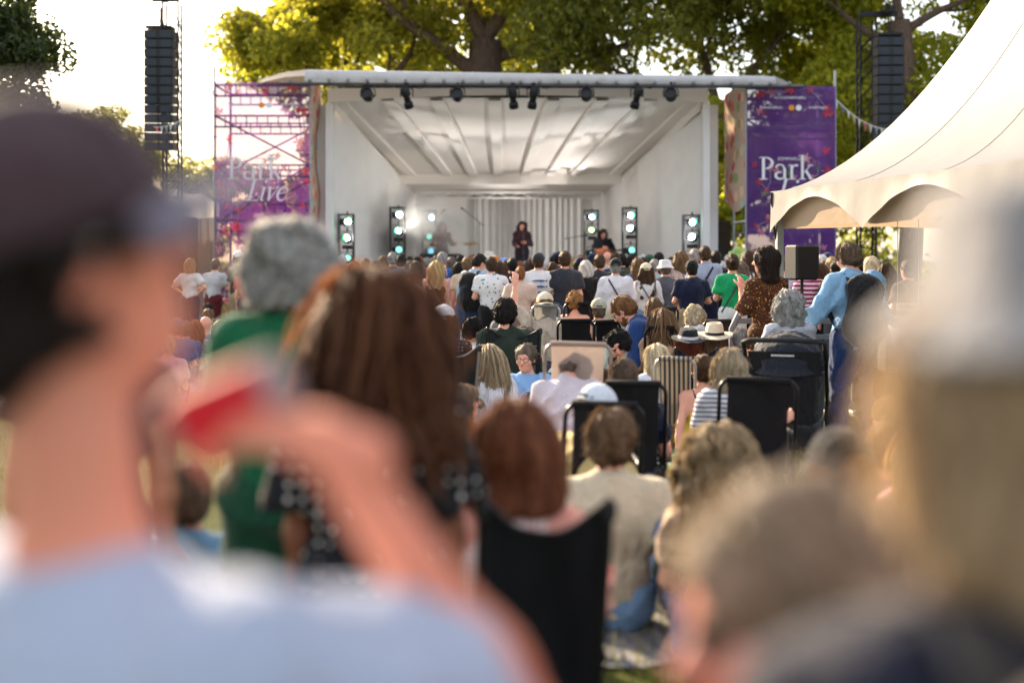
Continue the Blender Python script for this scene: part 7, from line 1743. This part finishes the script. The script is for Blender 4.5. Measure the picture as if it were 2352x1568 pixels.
mid(1059, 887, 'person with sunglasses and straight brown hair, bare knees drawn up', 1, -1.25, 'long', (.16, .10, .06), 'long', srgb(204, 192, 176), extra=shades, bs='shorts', bc='charcoal', Y=9.1, s=.92, lean=-.35, hk=dict(len=.22), arms=('back', 'back'))
mid(1053, 960, 'child with ginger ponytail tied by a mint scrunchie', 1, .1, 'pony', 'ginger', 'tee', 'navy', s=.85, Y=5.9, extra=lambda r, J: head_obj(MB().tube([(.045 * math.cos(k * .524), -.115 - .012 * math.sin(k * .524), .028 + .045 * math.sin(k * .524)) for k in range(12)], .018, 7, closed=True), 'scrunchie', cloth(CC['mint']), r, J))
chair_sit(1300, 806, 9.85, 'person in mauve white shirt seen through the beige mesh chair', 0, .05, 'short', 'gbrown', 'long', srgb(204, 196, 204), arms=('rest', 'lap'), lean=.35, hp=.5, wide=1.15)
mid(1381, 852, 'person with braided brown hair beside the tall black chair', 1, .2, 'bun', 'brown', 'tee', 'tan', Y=9.9, hk=dict(bz=-.04))
chair_sit(1432, 828, 8.95, 'person with thinning brown hair in navy shirt in the tall black chair', 0, -.05, 'short', (.10, .065, .045), 'tee', 'navy', hk=dict(vol=-.004), wide=1.1)
chair_sit(1384, 894, 7.6, 'person in pale cap turned sideways low in the black sun chair', 0, -.9, 'short', 'gbrown', 'tee', srgb(200, 176, 120), hat=('cap', srgb(206, 212, 220)), hp=.35)
mid(1506, 794, 'blond child in white shirt facing away beside the striped webbing chair', 1, .5, 'long', 'pale', 'tee', srgb(214, 222, 240), s=.84, Y=11.6, hk=dict(len=.20))
def yellow_straps(r, J):
    m = MB()
    for s in (-1, 1):
        pts = [Vector(J['P'] + J['u'] * (.40 + .13 * math.sin(math.pi * k / 8)) + J['r'] * s * (.075 + .02 * math.sin(math.pi * k / 8)) - J['f'] * lerp(.115, -.12, k / 8)) for k in range(9)]; m.grid([[p - Vector(J['r']) * .007, p + Vector(J['r']) * .007] for p in pts])
    m.build('strap', M_black, r)
mid(1613, 820, 'person in yellow summer dress with brown hair pinned up', 1, .08, 'bun', (.075, .042, .024), 'cami', floral([srgb(216, 186, 70), srgb(222, 196, 90), srgb(206, 196, 160), srgb(216, 186, 70)], 70), bs='skirt', bc=floral([srgb(216, 186, 70), srgb(222, 196, 90), srgb(206, 196, 160), srgb(216, 186, 70)], 70), Y=11.0, hy=.35, arms=('back', 'lap'), extra=yellow_straps, hk=dict(bz=.0), tk=dict(low=1))
chair_sit(1675, 818, 9.0, 'person with blond bob and navy white striped shirt in the large black chair', 1, .0, 'bob', (.34, .24, .13), 'tee', stripes(srgb(222, 222, 226), srgb(40, 48, 78), .032, .32), hk=dict(len=.155, c2=(.62, .5, .34)), bc=srgb(206, 200, 190), arms=('down', 'neck'), seat=.36, wide=1.05)
chair_sit(1581, 760, 12.6, 'person in black boater hat with white ribbon', 1, .1, 'bob', 'red', 'tee', 'navy', hk=dict(len=.14, hat=1), extra=wf((.014, .015, .02), band=cloth((.6, .6, .62)), brim=.07, crown=.09, dent=False), hp=-.15)
chair_sit(1641, 752, 13.2, 'person in cream panama hat and bright flowered blouse', 1, -.1, 'bob', 'lbrown', 'tee', floral([srgb(196, 120, 140), srgb(206, 60, 80), srgb(60, 120, 180), srgb(220, 180, 190), srgb(120, 80, 130)], 26), hk=dict(len=.16, hat=1), extra=wf(srgb(226, 212, 184), band=M_black, brim=.10, crown=.115), wide=1.08, hp=-.12)
mid(1414, 690, 'bearded person in navy shirt and sunglasses bending down', 0, 1.2, 'short', (.17, .085, .035), 'long', srgb(36, 62, 112), Y=13.9, pose='kneel', lean=.75, hp=.35, s=1.1, arms=('lap', 'lap'), extra=shades, beard=True, beard_c=(.24, .11, .04), bc='ddenim')
mid(1443, 775, 'dark haired person in pale mint shirt bowing forward', 0, -1.5, 'short', 'black', 'long', srgb(186, 204, 192), lean=.95, hp=.6, Y=12.2, pose='kneel', arms=('reach', 'lap'))
chair_sit(1520, 713, 13.55, 'person with long straight light brown hair in tan top', 1, .1, 'long', (.17, .105, .055), 'long', 'tan', hk=dict(len=.36, vol=.004))
mid(1597, 709, 'blond curly toddler held behind the boater hat', 0, -1.2, 'curly', 'pale', 'tee', 'white', s=.62, headsc=1.3, hk=dict(len=.09, vol=.004), Y=14.6, pose='kneel')
mid(1503, 686, 'person with light brown hair in front of the white blouse', 1, .0, 'long', 'lbrown', 'tee', 'lgrey', det=0, hk=dict(len=.22), Y=16.8)
mid(1577, 696, 'person with messy ginger bun', 1, .2, 'bun', 'ginger', 'tee', 'white', det=0)
mid(1649, 696, 'brown haired child in red top', 0, -.4, 'short', 'lbrown', 'tee', 'red', det=0, s=.85)
mid(1659, 711, 'small child with bright blond hair behind the panama hat', 1, .1, 'short', 'pale', 'tee', 'white', det=0, s=.78)
mid(1375, 689, 'person in pale olive cap among the chairs', 0, .05, 'short', 'gbrown', 'tee', 'dgrey', hat=('cap', srgb(176, 176, 156)), det=0, Y=16.5)
mid(1391, 709, 'person in dark cap right before the pale olive cap', 0, .1, 'short', 'dark', 'tee', 'khaki', hat=('cap', 'charcoal'), det=0, s=.85)
mid(1543, 694, 'fair child beside the dark brown chair', 1, -.2, 'bob', 'blond', 'tee', 'pink', det=0, s=.85, hk=dict(len=.13))
mid(1460, 700, 'person with dark hair behind the bending man in navy', 1, .2, 'long', 'brown', 'tee', 'dgrey', det=0)
mid(1170, 700, 'fair haired person partly hidden by the dark haired man', 1, .2, 'long', 'blond', 'tee', 'white', det=0)
mid(1105, 700, 'person with brown hair between the standing legs and the bald man', 1, .1, 'bob', 'brown', 'tee', 'maroon', det=0, hk=dict(len=.15))
mid(1240, 728, 'small sitting person in white shirt beside the mesh chair', 0, .1, 'short', 'gbrown', 'tee', 'white', det=0, s=.85)
chair_sit(1811, 673, 11.7, 'person with grey curls and fine striped shirt before the barrier', 1, .05, 'curly', (.27, .27, .27), 'tee', stripes(srgb(206, 208, 216), srgb(70, 84, 116), .016, .4), hk=dict(len=.17, vol=.016, c2=(.55, .55, .54)), wide=1.05)
mid(1702, 755, 'grey haired child in denim beside the floral dress', 0, .1, 'short', 'grey', 'tee', 'denim', s=.85, Y=13.1)
M_dress = floral([srgb(74, 40, 24), srgb(120, 62, 30), srgb(196, 160, 96), srgb(64, 44, 24), srgb(150, 80, 40), srgb(84, 84, 50)], 62)
fd, fj = person(1757, 571, 13.0, 'person in brown floral dress with dark hair holding a hand to the mouth', 'stand', .55, T('tee', M_dress, sleeve=.98, ease=.02), T('skirt', M_dress, len=.62, flare=.04), Hs('bob', (.022, .013, .010), len=.19, vol=.008, wave=.006, lockW=.005), fem=True, det=1, hy=.55, arms=('face', 'front'), group=GM, sk='fair')
bm, bj = person(1940, 562, 12.0, 'person in light blue shirt and jeans with black backpack, head bowed', 'stand', .25, T('long', srgb(130, 172, 206), cuff=.62, ease=.02, fold=.02), T('trousers', srgb(34, 58, 104), ease=.016, fold=.018), Hs('short', (.11, .075, .05), vol=-.003), det=1, hp=.35, hy=.25, arms=('side', 'front'), group=GM, stance=.7, shoe=(.06, .05, .045), wide=1.06)
rucksack(bm, bj, (.012, .012, .014), 'large black backpack on the person in light blue shirt and jeans', 1.1)
m = MB(); w_ = bj['wL']; d_ = Vector(bj['fdL']); q_ = d_.orthogonal().normalized(); m.tube([Vector(w_) - d_ * .02 + (q_ * math.cos(k * .524) + d_.cross(q_) * math.sin(k * .524)) * .034 for k in range(12)], .013, 6, closed=True); m.build('wristwatch', M_black, bm)
# right of the stroller: children sitting low
mid(2042, 922, 'child with light brown hair in pale pink hooded jacket', 0, .35, 'short', (.24, .15, .08), 'long', srgb(206, 180, 184), tk=dict(hood=1, ease=.03), s=.85, Y=8.0, headsc=1.1, hk=dict(vol=.008))
mid(2030, 982, 'child with brown hair twisted into two knots', 1, .1, 'bun', (.13, .06, .028), 'tee', srgb(150, 110, 130), s=.86, Y=6.4, hk=dict(vol=.004))
mid(2112, 985, 'person with long blond hair beside the twisted knots', 1, .2, 'long', (.38, .26, .13), 'tee', 'pink', Y=6.0, s=.9, hk=dict(len=.34, vol=.01))
# ------------------------------------------------------------------ the blurred people nearest to the camera
GN = 'people close to the camera'
def near(px, py, Y, label, pose, face, top, bottom, hair, **kw): kw.setdefault('det', 2); return person(px, py, Y, label, pose, face, top, bottom, hair, group=GN, **kw)
# beige shirt, red bob, curly blond, black cap
near(1408, 952, 6.3, 'person with cropped brown hair and beige shirt sitting on the grass', 'ground', .05, T('tee', srgb(206, 192, 166), collar=True, sleeve=.78, ease=.022, fold=.006), T('trousers', CC['ldenim']), Hs('short', (.11, .06, .032), vol=.008, lift=.007, c2=(.26, .16, .09)), s=1.04, hy=-.5, hp=.1, arms=('back', 'back'), wide=1.08, extra=specs)
near(1185, 945, 3.98, 'person with red bob hair in the nearest black camping chair', 'chair', -.05, T('tank', check(srgb(226, 214, 208), srgb(196, 110, 104), .02)), T('trousers', CC['navy']), Hs('bob', (.15, .042, .020), len=.155, vol=.016, bw=.012, c2=(.34, .12, .055), lift=.006), fem=True, arms=('rest', 'rest'), sk='pink')
near(1650, 1003, 5.7, 'person with long curly dark blond hair sitting low', 'ground', .0, T('tee', CC['tan']), T('trousers', CC['denim']), Hs('curly', (.24, .165, .09), len=.34, vol=.028, bw=.045, c2=(.52, .38, .22), lift=.012, lockW=.006, lockL=.7, wave=.016), fem=True, arms=('lap', 'lap'), s=.98, locks=1300)
near(1927, 1002, 4.4, 'person in black cap with reddish hair seen from behind', 'chair', .25, T('tee', CC['lilac']), T('trousers', CC['denim']), Hs('pony', (.22, .09, .04), hat=1, len=.30), fem=True, arms=('lap', 'lap'), extra=lambda r, J: cap_hat(r, J, cloth((.012, .011, .013), .95), scale=1.04))
# dark curly hair and polka dots
near(862, 628, 3.45, 'person with very long dark curly hair and polka dotted black dress', 'stand', .10, T('tee', dots((.010, .010, .014), (.62, .58, .52), 27, .21), sleeve=1.0, ease=.03), T('skirt', dots((.010, .010, .014), (.62, .58, .52), 27, .21), len=.7), Hs('wavy', (.030, .014, .011), len=.37, vol=.0, bw=-.006, c2=(.24, .10, .05), lockW=.0075, lift=.012, tr=.5, freq=44., amp=.013, yback=-.135, wave=.012), fem=True, arms=('down', 'down'), sk='dark', locks=1800)
# grey hair, green sweater
near(665, 528, 4.2, 'person with wavy silver grey hair and green sweater', 'stand', -.02, T('long', srgb(22, 96, 62), ease=.025, collar=False, fold=.005), T('trousers', srgb(24, 70, 50), wide=.03), Hs('curly', (.15, .145, .135), len=.085, vol=.012, c2=(.72, .70, .66), lift=.010, lockW=.008, amp=.011, freq=40., wave=.012, tr=.4), fem=True, arms=('front', 'front'), wide=1.05, sk='pink', locks=1100)
# denim collar person and navy person low at the left
near(428, 1070, 4.6, 'person in denim jacket with glasses sitting low behind the drinking man', 'ground', .25, T('long', srgb(96, 140, 176), ease=.03), T('trousers', CC['denim']), Hs('buzz', (.12, .09, .07)), s=.88, arms=('lap', 'lap'), extra=specs)
near(212, 640, 4.1, 'person in navy dress standing behind the drinking man, one arm hanging', 'stand', .2, T('tee', CC['navy'], sleeve=.4), T('trousers', CC['navy'], wide=.02), Hs('short', (.02, .014, .012)), arms=('down', 'down'), sk='tan')

# the man in the dark cap drinking at the left edge
drinker, dj = None, None
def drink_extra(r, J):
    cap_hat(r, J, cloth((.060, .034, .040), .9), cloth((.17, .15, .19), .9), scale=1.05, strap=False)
    m = MB()
    for s in (-1, 1):
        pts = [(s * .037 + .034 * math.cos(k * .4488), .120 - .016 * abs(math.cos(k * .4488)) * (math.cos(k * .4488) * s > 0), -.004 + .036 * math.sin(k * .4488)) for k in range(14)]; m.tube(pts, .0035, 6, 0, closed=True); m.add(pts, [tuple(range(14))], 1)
        m.tube([(s * .071, .104, .008), (s * .083, .03, .008), (s * .084, -.02, .0)], .003, 5, 0)
    m.tube([(-.006, .120, .006), (.006, .120, .006)], .003, 5, 0)
    head_obj(m, 'sunglasses', [plain((.55, .5, .42), .3), sheet((.85, .78, .62), .75, .2)], r, J)  # bright cream lens: the sky's reflection is put into its colour
YD = 1.12; el_ = at(1235, 1740, 1.25); wr_ = at(770, 1030, 1.20)
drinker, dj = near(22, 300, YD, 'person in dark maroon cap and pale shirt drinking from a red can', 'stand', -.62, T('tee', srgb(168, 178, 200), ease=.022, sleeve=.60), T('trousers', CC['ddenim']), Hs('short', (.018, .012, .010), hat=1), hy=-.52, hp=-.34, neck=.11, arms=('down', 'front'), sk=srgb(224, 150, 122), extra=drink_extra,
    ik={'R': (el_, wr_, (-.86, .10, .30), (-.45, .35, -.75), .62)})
# the red can at his mouth
ca = at(400, 985, 1.19); cb = at(630, 885, 1.22); ax_ = (cb - ca).normalized(); can = empty('drink_can', ca, 0, 'red drink can held to the mouth of the man in the maroon cap', 'can'); Rc = ax_.to_track_quat('Z', 'Y').to_matrix()
m = MB(); m.lathe([(.023, 0), (.029, .010), (.029, .074)], (0, 0, 0), 20, Rc); m.build('can_body', plain(srgb(200, 20, 34), .6), can, 40); m = MB(); m.lathe([(.029, .074), (.029, .096), (.024, .104), (.001, .10)], (0, 0, 0), 20, Rc); m.build('can_base', plain((.36, .26, .26), .7), can, 40); m = MB(); m.lathe([(.023, -.001), (.021, -.006), (.001, -.003)], (0, 0, 0), 20, Rc); m.build('can_lid', plain((.3, .25, .25), .6, .3), can, 40)

# hat, blond hair and backpack at the right edge
hw, hj = near(2395, 470, 1.02, 'person in pale grey bucket hat with blond hair and navy top at the picture edge', 'stand', .12, T('tee', (.014, .016, .032), sleeve=.5), T('trousers', CC['ddenim']), Hs('bob', (.42, .29, .16), len=.16, hat=1, c2=(.75, .56, .36), tr=.4), fem=True, neck=.03, arms=('down', 'down'), sk='pink', extra=lambda r, J: bucket_hat(r, J, cloth((.25, .24, .245)), .98))
def m_camo():
    m, nt, n, l, b = _mat('camouflage_cloth'); v = coords(n, l); f = noise(n, l, v, 9, 1, .4); r = n.new('ShaderNodeValToRGB'); r.color_ramp.interpolation = 'CONSTANT'; e = r.color_ramp.elements
    for q in range(2): e.new(.5)
    for el, (p, c) in zip(e, ((0, (.045, .038, .032)), (.45, (.11, .095, .085)), (.52, (.07, .055, .048)), (.6, (.17, .16, .15)))): el.position = p; el.color = (*c, 1)
    l.new(f, r.inputs['Fac']); l.new(r.outputs['Color'], b.inputs['Base Color']); set_in(b, 'Roughness', .9); return m
rucksack(hw, hj, None, 'grey brown camouflage backpack on the person in the pale bucket hat', 1.15, m_camo())
# head with sunglasses low beside it
near(1760, 1165, 1.35, 'light haired person with dark sunglasses and pink shoulder low at the bottom edge', 'chair', 1.75, T('tank', (.016, .016, .03)), T('trousers', CC['navy']), Hs('bob', (.26, .18, .11), len=.13, c2=(.46, .36, .26), vol=.004), fem=True, arms=('lap', 'lap'), sk='pink', extra=shades, hp=.1, hr=.25)
